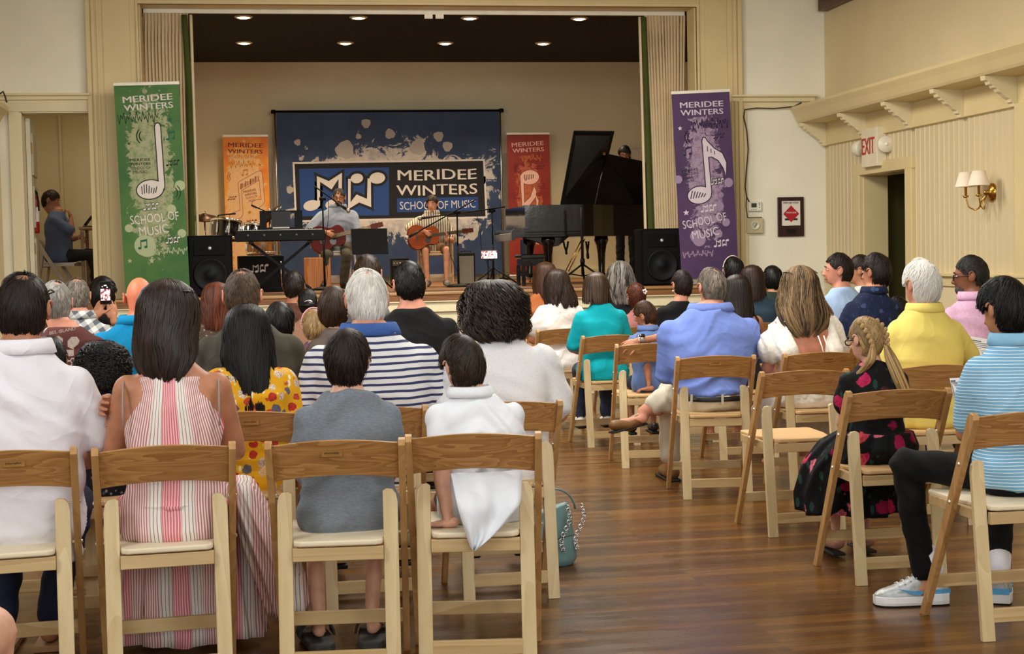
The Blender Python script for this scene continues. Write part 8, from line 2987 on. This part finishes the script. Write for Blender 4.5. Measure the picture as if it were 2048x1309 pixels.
# seated man with guitar
YM = 17.25
RZ2 = math.pi + .10
gc2 = atY(655, 477, YM - .30)
g2, GP2 = guitar('dark red acoustic guitar held by the man on stage', gc2, (.95, .08, .22), (-.05, -1, .12), .84, REDT, MAH)
bxp = 672
xr2 = atY(bxp, 500, YM)[0]
W = lambda p: relr(p, xr2, YM, RZ2, ZS)
PBL = cloth('pale blue shirt', S(138, 146, 162))
I = person('man with glasses in a pale blue shirt singing and playing guitar on stage', 676, 376, YM, bx=bxp, rz=RZ2, seat=.42, z0=ZS, shw=.232, hs=1.06, skin=skin_mat('stage lit skin', S(196, 138, 104)), tilt=6, turn=-16, face=True, lean=.05,
           hair=SHORT(1500, L=.035, T=.008, wid=.004, messy=.3, line=(-.18, .40, -.7), bald=[((0, .75, .6), .42, .3)]), hmat=hair_mat('dark greying hair', S(28, 22, 20), S(84, 72, 64)), shirt=PBL, sleeve=1.0, hem=-.02, collar=PBL, bottom=cloth('olive grey trousers', S(74, 70, 58)), legs='long', glasses=GLBLK, beard=hair_mat('dark greying hair', S(28, 22, 20), S(84, 72, 64)),
           knees=[W(atY(690, 512, YM - .42)), W(atY(648, 512, YM - .40))], ankles=[W(atY(684, 570, YM - .42)), W(atY(644, 572, YM - .38))], shoe=K_SHOE,
           arms={'R': {'abs': 1, 'e': W(atY(616, 462, YM - .12)), 'w': W(gc2 + GP2(-.03, .08, .09)), 'd': W(gc2 + GP2(.09, -.02, .08)) - W(gc2 + GP2(-.03, .08, .09)), 'back': (0, 1, .2), 'side': 1, 'fine': True, 'curl': (.2, .5, .4)},
                 'L': {'abs': 1, 'e': W(atY(718, 482, YM - .12)), 'w': W(gc2 + GP2(.36, -.09, .02)), 'd': W(gc2 + GP2(.39, .05, .10)) - W(gc2 + GP2(.36, -.09, .02)), 'back': (0, -.5, -1), 'side': -1, 'fine': True, 'curl': (.3, .6, .5)}})
t = thing('folding_chair', 'white folding chair under the man with the guitar', 'chair', (xr2 + .03, YM - .25, ZS), RZ2, 'folding chairs on the stage')
chair_parts(t, plain('white chair pad', S(222, 214, 200), .5), None, WHP)
t.scale = (.95, .95, .93)

# standing musician behind the raised piano lid
person('standing person in black with glasses behind the piano lid', 1250, 291, 18.25, z0=ZS, seat=.90, stand=True, shw=.22, skin=TAN, tilt=8, turn=10, rz=math.pi - .4, face=True, glasses=GLBLK, hair=SHORT(1300, L=.07, T=.018, wid=.005, messy=.35, line=(-.25, .42, -.8)), hmat=H_BLACK, shirt=BLACKC, sleeve=1.6, hem=-.02, bottom=BLACKC, legs='long', shoe=K_SHOE,
       arms={'L': {'e': (-.25, .06, .25), 'w': (-.15, .26, .20)}, 'R': {'e': (.25, .06, .25), 'w': (.15, .26, .2)}})

# man in the side room
YD = 16.7
RZ3 = -math.pi / 2 - .12
bxp = 114
xr3 = atY(bxp, 500, YD)[0]
W = lambda p: relr(p, xr3, YD, RZ3, ZS)
DB = cloth('slate blue shirt', S(92, 104, 134))
hd = atY(128, 418, YD)
I = person('man in a slate blue shirt sitting sideways in the side room', 113, 379, YD, bx=114, rz=RZ3, hy=-.05, seat=.36, z0=ZS, shw=.20, wd=1.15, skin=TAN, tilt=14, turn=0, hs=1.05, face=True, hair=SHORT(1500, L=.06, T=.014, wid=.0045, messy=.3, line=(-.3, .52, -.74)), hmat=H_BROWN, shirt=DB, sleeve=.9, hem=0, bottom=cloth('dark grey trousers', S(44, 42, 42)), legs='long',
           knees=[W(atY(184, 508, YD + .12)), W(atY(186, 510, YD - .10))], ankles=[W(atY(186, 566, YD + .12)), W(atY(188, 568, YD - .10))], lean=-.02,
           arms={'R': {'abs': 1, 'e': W(atY(140, 462, YD - .16)), 'w': W(atY(137, 434, YD - .10)), 'd': (.1, -.3, 1), 'back': (0, 1, .1), 'side': -1, 'fine': True, 'curl': (.8, 1.0, .8)}, 'L': {'abs': 1, 'e': W(atY(135, 480, YD + .15)), 'w': W(atY(158, 474, YD + .05)), 'fine': True, 'curl': (.6, .8, .6)}})
# white folding chair seen from the side
t = thing('folding_chair', 'white folding chair in the side room', 'chair', (xr3 + .20, YD, ZS), RZ3, 'folding chairs on the stage')
chair_parts(t, plain('white chair pad', S(222, 214, 200), .5), None, WHP)
t.scale = (.95, .95, .78)
a = atY(180, 454, 16.9)
t = thing('side_table', 'small wooden table at the right of the side room', 'table', (a[0] + .12, 16.9, ZS))
zt_ = a[2] - ZS
MB().box((0, 0, zt_ - .02), (.42, .5, .03)).build('tabletop', wood('table wood', S(190, 140, 80), S(150, 104, 54), 'X', 3), t, bevel=.004)
for sx in (-1, 1):
    for sy in (-1, 1):
        MB().box((sx * .18, sy * .22, (zt_ - .035) / 2), (.035, .035, zt_ - .035)).build('leg', wood('table wood', S(190, 140, 80), S(150, 104, 54), 'X', 3), t)
a = atY(170, 455, 16.85)
t = thing('laptop', 'dark laptop open on the side room table', 'laptop', (a[0] + .06, 16.85, a[2]))
MB().box((.03, 0, .008), (.2, .22, .012)).build('base', BLK, t, bevel=.003)
MB().beam((-.06, 0, .02), (.02, 0, .12), .22, .008, (0, 1, 0)).build('screen_lid', BLK, t)
a = atY(60, 380, 15.6)
t = thing('fire_extinguisher', 'red fire extinguisher hanging on the open door', 'fire extinguisher', (-2.165, 15.02, 1.84))
MB().lathe([(.001, -.19), (.034, -.19), (.038, -.17), (.038, .12), (.028, .16), (.015, .18)], n=22).build('cylinder', plain('extinguisher red', S(140, 22, 20), .3), t, True)
MB().box((0, 0, .205), (.03, .05, .05)).build('valve', BLK, t)
MB().tube([(0, -.02, .23), (.03, -.06, .20), (.05, -.10, .10), (.05, -.10, .02)], .008, 8).build('hose', BLK, t, True)
MB().beam((0, .03, .24), (0, -.09, .26), .02, .008).build('handle', BLK, t)
MB().lathe([(.0385, -.08), (.0385, .06)], n=22, caps=False).build('paper_label', PAPERW, t, True)
